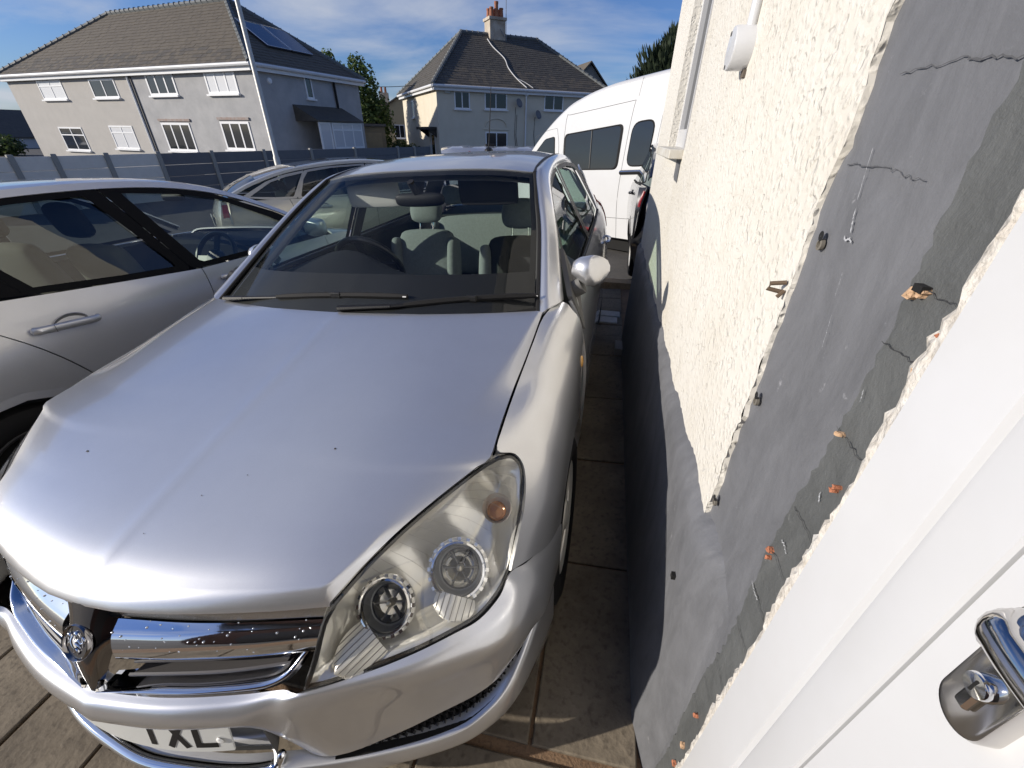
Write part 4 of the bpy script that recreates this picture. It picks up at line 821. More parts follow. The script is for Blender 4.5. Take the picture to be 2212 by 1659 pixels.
# roof
RG = spline_grid([[(0, 1.903, 1.4135), (.20, 1.910, 1.4115), (.40, 1.940, 1.4015), (.553, 1.992, 1.3805)], [(0, 2.0, 1.430), (.20, 2.005, 1.428), (.40, 2.03, 1.418), (.552, 2.07, 1.395)], [(0, 2.15, 1.450), (.2, 2.15, 1.448), (.4, 2.16, 1.437), (.549, 2.18, 1.4115)], [(0, 2.4, 1.466), (.2, 2.4, 1.463), (.4, 2.4, 1.452), (.545, 2.4, 1.4265)], [(0, 2.8, 1.466), (.2, 2.8, 1.462), (.4, 2.8, 1.45), (.543, 2.8, 1.428)], [(0, 3.2, 1.445), (.2, 3.2, 1.441), (.4, 3.2, 1.43), (.538, 3.2, 1.398)], [(0, 3.55, 1.405), (.2, 3.54, 1.40), (.4, 3.52, 1.388), (.525, 3.5, 1.345)]], 6, 6)
roof = panel('roof', mirror_cols(RG), SILVER, car, 0.012, C=(0, 2.7, .9))
b = MB(); b.grid(mirror_cols([[V(p.x * .98, p.y, p.z - .05) for p in row] for row in RG])); b.build('headlining', pm('headlining', (0.32, 0.32, 0.31), 0.95), car, fix=False)
b = MB(); b.lathe([(.03, 0), (.026, .018), (.012, .03), (.0005, .034)], 16, Matrix.Translation((.03, 3.05, 1.452)) @ Matrix.Scale(1.8, 4, (0, 1, 0))); ab = b.build('aerial_base', BLACKPL, car)
b = MB(); b.tube([(.03, 3.05, 1.475), (.032, 3.09, 1.58), (.035, 3.15, 1.74), (.037, 3.19, 1.86)], [.0045, .0035, .0028, .0022], 6); b.build('aerial', BLACKPL, car)
# sides
belt = lambda y: .985 + .03 * max(0, (y - 1.4) / 2.0)
for s in (1, -1):
    fd = panel('front_door', side_grid(SM, [(1.362, .978), (1.7, belt(1.7)), (2.388, belt(2.388))], [(1.392, .27), (1.9, .265), (2.40, .27)], [(1.362, .978), (1.36, .8), (1.372, .5), (1.392, .27)], [(2.388, belt(2.388)), (2.405, .75), (2.41, .5), (2.40, .27)], 24, 20, s), SILVER, car, .012)
    rd = panel('rear_door', side_grid(SM, [(2.394, belt(2.394)), (2.9, belt(2.9)), (3.36, belt(3.36))], [(2.406, .27), (2.8, .265), (3.13, .27)], [(2.394, belt(2.394)), (2.411, .75), (2.416, .5), (2.406, .27)], [(3.36, belt(3.36)), (3.38, .85), (3.30, .70), (3.17, .52), (3.13, .27)], 20, 20, s), SILVER, car, .012)
    qp = panel('quarter_panel', side_grid(SM, [(3.366, belt(3.36)), (3.7, belt(3.7)), (4.02, 1.05)], [(3.18, .52), (3.35, .645), (3.53, .672), (3.72, .645), (3.88, .45)], [(3.366, belt(3.36)), (3.386, .85), (3.306, .70), (3.18, .52)], [(4.02, 1.05), (4.10, .9), (4.12, .7), (3.88, .45)], 24, 16, s), SILVER, car, .02)
    up = side_grid(SM, [(3.43, 1.30), (3.55, 1.33), (3.62, 1.33)], [(3.40, 1.02), (3.7, 1.03), (4.0, 1.05)], [(3.43, 1.30), (3.5, 1.16), (3.40, 1.02)], [(3.62, 1.33), (3.82, 1.2), (4.0, 1.05)], 10, 10, s); panel('rear_pillar', up, SILVER, car, .01)
    b = MB(); b.grid([[V(s * x, y, z) for (y, z) in [(3.53 + .37 * math.cos(rad(a)), .31 + .37 * math.sin(rad(a))) for a in range(-30, 212, 8)]] for x in (.5, .845)]); b.build('wheel_arch_liner', GAP, qp)
    b = MB(); b.grid([[V(s * (SM(y, z) - ins), y, z) for y in (1.30, 1.6, 2.4, 3.0, 3.2)] for (z, ins) in ((.268, .003), (.23, .0), (.20, .03), (.19, .08))]); b.build('sill_panel', SILVER, car, fix=False)
    gl = panel('front_window', side_grid(SM, [(1.99, 1.302), (2.15, 1.335), (2.34, 1.362)], [(1.47, .992), (1.9, 1.0), (2.355, 1.005)], [(1.99, 1.302), (1.76, 1.185), (1.47, .992)], [(2.34, 1.362), (2.35, 1.2), (2.355, 1.005)], 14, 10, s, -.012), SGLASS, fd, 0)
    panel('rear_window', side_grid(SM, [(2.455, 1.365), (2.8, 1.363), (3.12, 1.338)], [(2.45, 1.008), (2.9, 1.018), (3.30, 1.03)], [(2.455, 1.365), (2.45, 1.008)], [(3.12, 1.338), (3.24, 1.2), (3.30, 1.03)], 14, 10, s, -.012), SGLASS, rd, 0)
    fr_ = side_ring(SM, [(1.42, .982), (1.78, 1.22), (2.02, 1.328), (2.2, 1.365), (2.385, 1.382), (2.40, 1.2), (2.39, .995), (1.9, .985)], [(1.475, .995), (1.77, 1.188), (1.995, 1.30), (2.17, 1.337), (2.338, 1.36), (2.348, 1.2), (2.352, 1.008), (1.9, 1.002)], s, -.003); fr_.build('window_frame', BLACKPL, fd, fix=False)
    fr_ = side_ring(SM, [(2.405, 1.383), (2.8, 1.384), (3.15, 1.358), (3.40, 1.29), (3.50, 1.05), (3.36, 1.01), (2.9, 1.0), (2.405, .995)], [(2.458, 1.362), (2.8, 1.36), (3.12, 1.335), (3.2, 1.26), (3.30, 1.035), (3.2, 1.03), (2.9, 1.02), (2.452, 1.012)], s, -.003); fr_.build('window_frame', BLACKPL, rd, fix=False)
    b = MB(); P = [V(s * (SM(y, z) + .004), y, z) for (y, z) in [(1.5, .988), (1.9, .996), (2.39, 1.0), (2.9, 1.01), (3.35, 1.022)]]; b.tube(spl(P, 4), .007, 6, flat=1.2); b.build('belt_strip', BLACKPL, fd)
    for y0, par in ((2.22, fd), (3.16, rd)):
        b = MB(); P = [(SM(y0 - .09, .84) + .004, y0 - .09, .835), (SM(y0, .84) + .028, y0 - .05, .838), (SM(y0, .84) + .03, y0 + .05, .842), (SM(y0 + .09, .84) + .004, y0 + .09, .845)]; b.tube(spl(sv(P, s), 5), .012, 8, flat=.8); b.build('door_handle', SILVER, par)
    # door mirror: sail, arm and rounded shell
    b = MB(); A_ = [(1.372, .99), (1.60, 1.115), (1.585, 1.0), (1.55, .965), (1.47, .945), (1.372, .86)]
    b.add([V(s * (SM(y, z) + .010), y, z) for (y, z) in A_] + [V(s * (SM(y, z) - .01), y, z) for (y, z) in A_], [list(range(6)), [i + 6 for i in range(6)][::-1]] + [[i, (i + 1) % 6, 6 + (i + 1) % 6, 6 + i] for i in range(6)]); sail = b.build('mirror_sail', GREYPL, car, smooth=False)
    b = MB(); b.tube(spl(sv([(.80, 1.46, .985), (.825, 1.457, .995), (.85, 1.455, 1.01)], s), 4), [.026] * 9, 10, flat=1.3); b.build('mirror_arm', GREYPL, sail)
    mg = []
    for k in range(13):
        t_ = k / 12; x = .822 + .118 * t_; hz = .058 * (math.sin(math.pi * (0.12 + .80 * t_)) ** .55); dp = .058 * (math.sin(math.pi * (.15 + .75 * t_)) ** .6); cz = 1.062 + .004 * t_; cy = 1.470 - .018 * math.sin(math.pi * t_) + .03 * t_
        row = []
        for a_ in range(0, 181, 15):
            w = rad(a_); row.append(V(x - .012 * math.cos(w) * (t_ < .3), cy - dp * math.sin(w) ** .8, cz + hz * math.cos(w) - (.012 * math.sin(w) if t_ > .5 else 0)))
        mg.append(row)
    mg = [[V(mg[0][0].x - .004, p.y * .2 + 1.45 * .8, 1.062 + (p.z - 1.062) * .3) for p in mg[0]]] + mg + [[V(mg[-1][0].x + .010, p.y * .3 + 1.49 * .7, 1.066 + (p.z - 1.066) * .35) for p in mg[-1]]]
    if s < 0:                               # the driver's mirror is folded back against the glass
        Mf = Matrix.Translation((.80, 1.60, 1.03)) @ Matrix.Rotation(rad(86), 4, 'Z') @ Matrix.Translation((-.83, -1.47, -1.03)); mg = [[Mf @ p for p in r_] for r_ in mg]
    panel('mirror_shell', sx(mg, s), SILVER, sail, .02, C=(.88, 1.6, 1.06), angle=70)
    b = MB(); b.grid(sx([[V(p.x, p.y + (.012 if s > 0 else 0), 1.063 + (p.z - 1.063) * .92) for p in (r_[0], r_[-1])] for r_ in mg[1:-1]], s)); b.build('mirror_glass', CHROME, sail, fix=False)
    make_wheel(car, s * .775, .915, .313, .313, .205, s, CHR_DULL); make_wheel(car, s * .752, 3.53, .313, .313, .205, s, CHR_DULL)
    # rear lamp
    b = panel('rear_lamp', side_grid(SM, [(3.92, 1.06), (4.03, 1.06)], [(4.04, .78), (4.13, .78)], [(3.92, 1.06), (3.99, .92), (4.04, .78)], [(4.03, 1.06), (4.11, .92), (4.13, .78)], 6, 8, s, .008), pm('red_lens', (0.42, 0.02, 0.025), 0.12, coat=0.6), car, .012)
# tail: hatch with window, bumper
TG = spline_grid([[(0, 3.57, 1.40), (.25, 3.56, 1.395), (.45, 3.54, 1.37), (.53, 3.53, 1.33)], [(0, 3.80, 1.22), (.27, 3.79, 1.215), (.5, 3.76, 1.20), (.60, 3.74, 1.17)], [(0, 4.0, 1.02), (.3, 3.985, 1.018), (.58, 3.95, 1.01), (.70, 3.92, 1.0)]], 5, 5)
tg0 = panel('tailgate', mirror_cols(spline_grid([[(0, 4.0, 1.02), (.3, 3.985, 1.018), (.58, 3.95, 1.01), (.71, 3.93, 1.0)], [(0, 4.12, .92), (.3, 4.10, .92), (.6, 4.06, .92), (.72, 4.03, .92)], [(0, 4.14, .75), (.3, 4.13, .75), (.6, 4.09, .75), (.73, 4.05, .75)], [(0, 4.15, .56), (.3, 4.14, .56), (.6, 4.10, .56), (.72, 4.06, .56)]], 5, 5)), SILVER, car, .012)
panel('rear_screen', mirror_cols([r_[:14] for r_ in TG]), GLASS, tg0, 0); panel('hatch_frame', [r_[13:] for r_ in TG], SILVER, tg0, 0); panel('hatch_frame', mirx([r_[13:] for r_ in TG]), SILVER, tg0, 0)
panel('rear_bumper', mirror_cols(spline_grid([[(0, 4.16, .56), (.4, 4.145, .56), (.7, 4.09, .56), (.83, 3.98, .58), (.868, 3.87, .58)], [(0, 4.245, .50), (.4, 4.225, .50), (.72, 4.15, .50), (.85, 4.02, .50), (.874, 3.88, .50)], [(0, 4.235, .35), (.4, 4.22, .35), (.7, 4.14, .35), (.835, 4.0, .35), (.862, 3.87, .36)], [(0, 4.17, .22), (.4, 4.15, .22), (.66, 4.08, .22), (.78, 3.97, .23), (.82, 3.87, .24)]], 5, 4)), SILVER, car, .012)
# wipers
def wiper(root, knee, tip0, tip1, bend):
    b = MB(); b.tube([root, knee], [.016, .012], 8, flat=.6); b.tube([knee, tuple(V(*tip0).lerp(V(*tip1), bend))], [.011, .009], 8, flat=.6); arm = b.build('wiper', BLACKPL, car)
    b = MB(); P = [V(*tip0).lerp(V(*tip1), k / 8) + V(0, -.004, .006 * math.sin(math.pi * k / 8)) for k in range(9)]; b.tube(P, [.006] + [.0095] * 7 + [.006], 6, flat=1.3); b.build('wiper_blade', RUBBER, arm)
    c = V(*tip0).lerp(V(*tip1), bend); b = MB(); b.box((c.x - .022, c.y - .014, c.z - .004), (c.x + .022, c.y + .004, c.z + .018), bev=.004); b.build('blade_clip', BLACKPL, arm)
    e_ = V(*tip1); b = MB(); b.box((e_.x - .016, e_.y - .012, e_.z - .001), (e_.x - .002, e_.y - .0095, e_.z + .003)); b.build('blade_mark', pm('white_print', (0.75, 0.75, 0.75), 0.5), arm, smooth=False)
wiper((-.01, 1.102, 1.010), (.195, 1.122, 1.018), (.24, 1.136, 1.020), (.705, 1.292, 1.018), .50)
wiper((-.63, 1.20, .995), (-.50, 1.172, 1.010), (-.32, 1.158, 1.026), (.242, 1.172, 1.040), .48)
# cabin: dashboard, wheel, seats, visors, mirror
dg = spline_grid([[(-.70, 1.27, .955), (-.35, 1.12, .965), (0, 1.08, .968), (.35, 1.12, .965), (.70, 1.27, .955)], [(-.70, 1.40, .985), (-.36, 1.36, 1.01), (0, 1.32, 1.0), (.36, 1.36, .995), (.70, 1.40, .985)], [(-.70, 1.56, .985), (-.36, 1.64, 1.075), (0, 1.58, 1.0), (.36, 1.58, .99), (.70, 1.56, .98)], [(-.70, 1.64, .93), (-.36, 1.74, 1.04), (0, 1.66, .95), (.36, 1.66, .94), (.70, 1.64, .92)], [(-.70, 1.66, .70), (-.36, 1.75, .70), (0, 1.72, .70), (.36, 1.68, .70), (.70, 1.66, .70)]], 5, 5)
dsh = panel('dashboard', dg, DASH, car, 0)
b = MB(); P = [(-.60, 1.33, 1.000), (-.40, 1.275, 1.010), (-.25, 1.25, 1.012), (0, 1.235, 1.012), (.25, 1.25, 1.010), (.45, 1.285, 1.004), (.62, 1.34, .996)]; P = spl(P, 4); b.grid([P, [p + V(0, .045, .008) for p in P]]); b.build('demister_vent', pm('vent_grey', (0.16, 0.17, 0.17), 0.6), dsh, fix=False)
def tilt(p, a): return Matrix.Translation(p) @ Matrix.Rotation(a, 4, 'X')
SW = tilt((-.37, 1.92, .945), rad(-62))
b = MB(); b.tube([SW @ V(.185 * math.cos(rad(a)), .185 * math.sin(rad(a)), 0) for a in range(0, 361, 10)], .0165, 10, cap=False); swo = b.build('steering_wheel', pm('wheel_leather', (0.014, 0.014, 0.015), 0.35), car)
b = MB(); b.lathe([(.075, -.01), (.07, .025), (.05, .035), (.001, .038)], 24, SW); 
for a in (0, 180, 270): b.box((.05, -.022, -.004), (.178, .022, .012), SW @ Matrix.Rotation(rad(a), 4, 'Z'))
b.build('wheel_hub', DASH, swo)
b = MB(); b.tube([SW @ V(0, 0, -.01), SW @ V(0, .0, -.30)], .04, 10); b.build('steering_column', DASH, swo)
for sgn in (1, -1):
    b = MB(); b.tube([SW @ V(.05 * sgn, .04, -.05), SW @ V(.2 * sgn, .07, -.04)], .008, 8); b.build('stalk', pm('stalk', (0.25, 0.25, 0.26), 0.3), swo)
def seat(cx, cy, w, name, mat2, rear=False):
    st = soft_box(name, (cx - w / 2, cy - .46, .42), (cx + w / 2, cy + .02, .56), .05, UPHOL, car)
    bk = tilt((cx, cy, .53), rad(-16)); h = .50 if not rear else .50
    soft_box('backrest', (-w / 2 + .03, -.05, 0), (w / 2 - .03, .09, h), .045, mat2, st, bk)
    for s_ in (1, -1): soft_box('bolster', (s_ * (w / 2 - .035) - .045, -.085, .02), (s_ * (w / 2 - .035) + .045, .07, h - .06), .03, UPHOL, st, bk)
    hr = [] if rear else [0]
    for q in hr:
        soft_box('headrest', (-.125, -.035, h + .03), (.125, .06, h + .215), .04, UPHOL, st, bk)
        b = MB()
        for s_ in (.05, -.05): b.tube([bk @ V(s_, .01, h - .03), bk @ V(s_, .01, h + .08)], .006, 8)
        b.build('headrest_post', CHROME, st)
    return st
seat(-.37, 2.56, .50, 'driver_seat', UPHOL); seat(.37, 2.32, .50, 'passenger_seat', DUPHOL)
rs = seat(0, 3.22, 1.20, 'rear_bench', UPHOL, True)
for x in (-.40, 0, .40):
    bk = tilt((x, 3.22, .56), rad(-16)); soft_box('headrest', (-.115, -.03, .54), (.115, .055, .70), .035, UPHOL, rs, bk)
b = MB(); b.box((-.58, 3.35, .985), (.58, 3.95, 1.0), bev=.004); b.build('parcel_shelf', DUPHOL, car)
vis = pm('visor_sunlit', (0.60, 0.60, 0.56), 0.8)  # driver's visor coloured pale for the sun falling on it
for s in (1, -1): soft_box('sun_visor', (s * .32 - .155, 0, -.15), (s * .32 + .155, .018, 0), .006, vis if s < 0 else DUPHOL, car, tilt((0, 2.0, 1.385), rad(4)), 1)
soft_box('rear_view_mirror', (-.13, -.02, -.035), (.13, .025, .035), .02, BLACKPL, car, tilt((.03, 1.83, 1.29), rad(8)))
b = MB(); b.tube([(.02, 1.83, 1.32), (.01, 1.80, 1.372)], .018, 8); b.build('mirror_stem', BLACKPL, car)
for s in (1, -1):
    b = MB(); b.grid([[V(s * (SM(y, z) - .09), y, z) for y in (1.4, 1.8, 2.4, 3.0, 3.4)] for z in (.99, .8, .5, .3)]); b.build('door_card', DUPHOL, car, fix=False)
    b = MB(); b.tube([V(s * (SM(2.4, z) - .05), 2.4, z) for z in (.5, .98, 1.2, 1.38)], .04, 8, flat=.6); b.build('centre_post', DUPHOL, car)
    b = MB(); b.grid([[V(s * (SM(y, z) - .06), y, z) for y in (3.36, 3.7)] for z in (1.0, 1.33)]); b.build('rear_post_trim', DUPHOL, car, fix=False)
# ------------------------------------------------------------------ other vehicles
SEALB = pm('window_black', (0.005, 0.005, 0.0055), 0.6, spec=0.12)
REDL = MATS['red_lens']
def gen_car(car, D, body):
    """car from side-view data D: belt/cantrail lines, door seams, wheels; x = S(y, z)"""
    S = D['S']; belt = table(D['belt']); ct = table(D['cant']); yf, yr, R = D['yf'], D['yr'], D['R']; ra = R + .035; cz = R
    A0, A1, yB, yC, yT = D['A0'], D['A1'], D['yB'], D['yC'], D['tail']   # A-pillar base y, cowl y, B seam (belt, roof), rear-door rear edge, tail
    sill = .24
    for s in (1, -1):
        arch_f = [(yf + ra * math.cos(rad(a)), cz + ra * math.sin(rad(a))) for a in range(180, -1, -20)]
        arch_r = [(yr + ra * math.cos(rad(a)), cz + ra * math.sin(rad(a))) for a in range(180, -1, -20)]
        hz = table(D['hood'])
        panel('fender', side_grid(S, [(.25, hz(.25) - .05), (yf, hz(yf) - .02), (A0 - .006, belt(A0))], [(yf - ra, cz), *arch_f[1:-1], (yf + ra, cz)], [(.25, hz(.25) - .05), (.22, .5), (yf - ra, cz)], [(A0 - .006, belt(A0)), (A0 - .02, .6), (yf + ra, cz)], 24, 10, s), body, car, .015)
        fd = panel('front_door', side_grid(S, [(A0, belt(A0)), ((A0 + yB) / 2, belt((A0 + yB) / 2)), (yB - .003, belt(yB))], [(A0 + .02, sill), (yB - .003 - D['Blean'], sill)], [(A0, belt(A0)), (A0 - .01, .6), (A0 + .02, sill)], [(yB - .003, belt(yB)), (yB - .003 - D['Blean'] * .6, .6), (yB - .003 - D['Blean'], sill)], 20, 20, s), body, car, .012)
        re = D['rdoor']     # rear edge of the rear door, belt down to sill
        rd = panel('rear_door', side_grid(S, [(yB + .003, belt(yB)), ((yB + re[0][0]) / 2, belt((yB + re[0][0]) / 2)), (re[0][0], re[0][1])], [(yB + .003 - D['Blean'], sill), (re[-1][0], sill)], [(yB + .003, belt(yB)), (yB + .003 - D['Blean'] * .6, .6), (yB + .003 - D['Blean'], sill)], re[:-1] + [(re[-1][0], sill)], 20, 24, s), body, car, .012)
        panel('quarter_panel', side_grid(S, [(re[0][0] + .006, re[0][1]), ((re[0][0] + yT) / 2, belt((re[0][0] + yT) / 2)), (yT - .12, belt(yT - .12))], [(re[-1][0] + .006, sill + .02), (yr - ra, cz), *arch_r[1:-1], (yr + ra, cz)], [(a + .006, b_) for a, b_ in re[:-1]] + [(re[-1][0] + .006, sill + .02)], [(yT - .12, belt(yT - .12)), (yT - .06, .7), (yr + ra, cz)], 30, 14, s), body, car, .015)
        for (yc, ar) in ((yf, arch_f), (yr, arch_r)):
            b = MB(); b.grid([[V(s * x, y, z) for (y, z) in [(yc + (ra + .008) * math.cos(rad(a)), cz + (ra + .008) * math.sin(rad(a))) for a in range(-25, 206, 8)]] for x in (S(yc, .6) - .40, S(yc, .6) - .03)]); b.build('wheel_arch_liner', GAP, car, fix=False)
            b = MB(); A_ = [V(s * (S(y, z) + .006), y, z) for (y, z) in ar]; B_ = [V(s * (S(y, z) - .03), yc + (y - yc) * .97, cz + (z - cz) * .97) for (y, z) in ar]; C_ = [V(s * (S(y, z) + .002), yc + (y - yc) * 1.10, cz + (z - cz) * 1.10) for (y, z) in ar]; b.grid([C_, A_, B_]); b.build('arch_flare', D.get('flare', body), car, fix=False)
            make_wheel(car, s * (S(yc, .4) - .115), yc, R, R, .2, s, D.get('rim', CHR_DULL), 5)
        b = MB(); b.grid([[V(s * (S(y, z) - ins), y, z) for y in (yf + ra, (yf + yr) / 2, yr - ra)] for (z, ins) in ((sill, .004), (.2, .01), (.17, .08))]); b.build('sill_panel', D.get('flare', body), car, fix=False)
        # greenhouse: cantrail strip, black frames, panes
        c0 = D['cant']; outer = spl([V(S(y, z), y, z) for (y, z) in c0], 5); inn = [V(p.x - .055, p.y, p.z + .04) for p in outer]; mid_ = [V(p.x - .014, p.y, p.z + .030) for p in outer]
        panel('cantrail', sx([inn, mid_, outer], s), body, car, .01, C=(0, 2, .9))
        for (nm, po, pi_, par) in D['glass']:
            panel('window', side_grid(S, *pi_, 12, 10, s, -.014), D.get('glassmat', DGLASS), fd if par == 'f' else rd, 0)
        for (nm, po, pi_) in D['rings']: side_ring(S, po, pi_, s, -.004).build(nm, D.get('ringmat', SEALB), car, fix=False)
        for (y0, z0, par) in D['handles']:
            hd = MB(); x0 = S(y0, z0); P = spl([V(s * (x0 + .008), y0 - .125, z0 - .013), V(s * (x0 + .034), y0 - .095, z0 - .010), V(s * (x0 + .037), y0, z0), V(s * (x0 + .034), y0 + .095, z0 + .010), V(s * (x0 + .010), y0 + .125, z0 + .013)], 5); hd.tube(P, [.010] + [.0165] * (len(P) - 2) + [.010], 12, flat=.7, up=(1, 0, 0)); hd.build('door_handle', body, fd if par == 'f' else rd, angle=60)
            cup = MB(); cup.lathe([(.072, .001), (.068, .003), (.06, -.004), (.03, -.014), (.001, -.016)], 28, Matrix.Translation((s * (x0 + .0025), y0 - .02, z0 - .004)) @ Matrix.Rotation(rad(90 * s), 4, 'Y') @ Matrix.Scale(.62, 4, (1, 0, 0))); cup.build('handle_cup', pm('cup_shade', (0.36, 0.36, 0.37), 0.45, 0.5), fd if par == 'f' else rd)
            ln = MB(); ln.tube([V(s * (x0 + .052), y0 + .063, z0 - .008), V(s * (x0 + .05), y0 + .061, z0 + .022)], .0007, 4); ln.build('handle_seam', GAP, fd if par == 'f' else rd)
        lp = D.get('lamp')
        if lp: panel('rear_lamp', side_grid(S, *lp, 6, 8, s, .010), REDL, car, .012)
        if D.get('mirror'):
            my, mz = D['mirror']; soft_box('door_mirror', (s * (S(my, mz) + .11) - .10, my - .05, mz - .02), (s * (S(my, mz) + .11) + .10, my + .05, mz + .12), .035, body, car)
    # top surfaces, symmetric
    def row(y, zc, xs_, drop): return [V(0, y, zc), V(xs_ * .5, y + .0, zc - drop * .2), V(xs_ * .85, y, zc - drop * .65), V(xs_, y, zc - drop)]
    rf = [row(y, z, S(y, ct(y)) - .05, z - ct(y) - .04) for (y, z) in D['roof']]
    panel('roof', mirror_cols(spline_grid(rf, 4, 4)), D.get('roofmat', body), car, .01, C=(0, 2, .8))
    b = MB(); b.grid(mirror_cols([[p + V(0, 0, -.045) for p in r_] for r_ in rf])); b.build('headlining', MATS['headlining'], car, fix=False)
    hd = [[V(0, y, z + .02), V(.4, y, z + .015), V(S(y, z) - .12, y, z), V(S(y, z) - .01, y + .01, z - .06)] for (y, z) in D['hood']]
    panel('hood', mirror_cols(spline_grid(hd, 4, 4)), body, car, .012, C=(0, 1, .3))
    y0, z0 = D['roof'][0]; hy, hz_ = D['hood'][-1]
    panel('windscreen', mirror_cols(spline_grid([[V(0, hy - .03, hz_ + .01), V(.35, hy, hz_ + .005), V(S(hy, hz_) - .10, hy + .14, hz_)], [V(0, (hy + y0) / 2 - .03, (hz_ + z0) / 2 + .04), V(.3, (hy + y0) / 2, (hz_ + z0) / 2 + .035), V(S(y0, ct(y0)) + .0, (hy + y0) / 2 + .11, (hz_ + z0) / 2 - .01)], [V(0, y0, z0), V(.28, y0 + .01, z0 - .006), V(S(y0, ct(y0)) - .06, y0 + .07, ct(y0) + .03)]], 5, 5)), WSGLASS, car, 0)
    y1, z1 = D['roof'][-1]; ty, tz = D['deck']
    panel('rear_screen', mirror_cols(spline_grid([[V(0, y1, z1), V(.3, y1 - .01, z1 - .008), V(S(y1, ct(y1)) - .06, y1 - .04, ct(y1) + .02)], [V(0, (y1 + ty) / 2 + .03, (z1 + tz) / 2 + .02), V(.32, (y1 + ty) / 2 + .01, (z1 + tz) / 2 + .01), V(.56, (y1 + ty) / 2 - .04, (z1 + tz) / 2)], [V(0, ty, tz), V(.35, ty - .01, tz), V(.66, ty - .06, tz)]], 4, 4)), DGLASS, car, 0)
    w_ = S(yT - .3, .6)
    panel('tailgate', mirror_cols(spline_grid([[V(0, ty, tz - .005), V(.35, ty - .01, tz - .005), V(.68, ty - .06, tz - .01), V(w_ - .02, yT - .2, belt(yT - .2))], [V(0, yT, .85), V(.4, yT - .015, .85), V(.7, yT - .06, .85), V(w_, yT - .17, .85)], [V(0, yT + .02, .6), V(.4, yT + .005, .6), V(.7, yT - .05, .6), V(w_ + .005, yT - .18, .6)], [V(0, yT + .05, .48), V(.4, yT + .03, .48), V(.7, yT - .03, .48), V(w_ + .005, yT - .2, .46)], [V(0, yT, .24), V(.4, yT - .02, .24), V(.68, yT - .08, .24), V(w_ - .05, yT - .26, .26)]], 4, 4)), body, car, .01)
    panel('nose', mirror_cols(spline_grid([[V(0, .06, D['hood'][0][1]), V(.4, .1, D['hood'][0][1] - .01), V(.7, .22, D['hood'][0][1] - .03), V(.80, .34, D['hood'][0][1] - .05)], [V(0, -.02, .5), V(.4, .02, .5), V(.7, .13, .5), V(.85, .33, .5)], [V(0, .04, .24), V(.4, .08, .24), V(.7, .2, .24), V(.82, .36, .24)]], 4, 4)), body, car, .01)
    b = MB(); b.box((-.74, .4, .17), (.74, yT - .15, .30)); b.build('floor_pan', GAP, car, smooth=False)
    b = MB(); b.box((-.70, .35, .3), (.70, hy - .05, .62)); b.build('engine_bay', GAP, car, smooth=False)
    # cabin
    b = MB(); b.box((-.70, hy - .02, .6), (.70, hy + .42, hz_ - .02), bev=.03); b.build('dashboard', DASH, car)
    for s in (1, -1):
        sy = D['seat']
        st = soft_box('seat', (s * .37 - .25, sy - .45, .42), (s * .37 + .25, sy + .05, .58), .05, DUPHOL, car)
        soft_box('backrest', (-.23, -.06, 0), (.23, .09, .60), .05, D.get('seatmat', DUPHOL), st, tilt((s * .37, sy, .54), rad(-14)))
        soft_box('headrest', (-.13, -.04, .63), (.13, .06, .83), .04, DUPHOL, st, tilt((s * .37, sy, .54), rad(-14)))
        b = MB(); b.grid([[V(s * (S(y, z) - .08), y, z) for y in (A0, yB, re[0][0])] for z in (.9, .6, .3)]); b.build('door_card', DUPHOL, car, fix=False)
    rb_ = soft_box('rear_bench', (-.6, D['rseat'] - .45, .45), (.6, D['rseat'] + .05, .60), .05, D.get('seatmat', DUPHOL), car)
    soft_box('backrest', (-.6, -.06, 0), (.6, .09, .52), .05, D.get('seatmat', DUPHOL), rb_, tilt((0, D['rseat'], .56), rad(-16)))
    for x in (-.36, .36): soft_box('headrest', (-.12, -.04, .52), (.12, .05, .68), .035, DUPHOL, rb_, tilt((x, D['rseat'], .56), rad(-16)))
    SWm = tilt((-.37, D['seat'] - .55, .86), rad(-62))
    b = MB(); b.tube([SWm @ V(.185 * math.cos(rad(a)), .185 * math.sin(rad(a)), 0) for a in range(0, 361, 12)], .017, 8, cap=False); b.lathe([(.07, -.01), (.06, .03), (.001, .036)], 20, SWm)
    for a in (0, 180, 270): b.box((.05, -.02, -.004), (.178, .02, .01), SWm @ Matrix.Rotation(rad(a), 4, 'Z'))
    b.build('steering_wheel', pm('wheel_black', (0.012, 0.012, 0.013), 0.4), car)
    soft_box('rear_view_mirror', (-.11, -.02, -.03), (.11, .02, .03), .015, BLACKPL, car, tilt((0, D['roof'][0][0] - .12, D['roof'][0][1] - .10), 0))
def wtab(rows, w=.03): return smooth_table(rows, w)
def side_fn(rows, y_a, y_b, ff=.012, fr=.05):
    g = wtab(rows); return lambda y, z: g(z) - ff * max(0, (y_a - y)) ** 2 - fr * max(0, (y - y_b)) ** 2
def place(loc, rz, pit=-3.664, about='Y'):
    return Matrix.Translation(loc) @ Matrix.Rotation(rad(pit), 4, about) @ Matrix.Rotation(rad(rz), 4, 'Z')
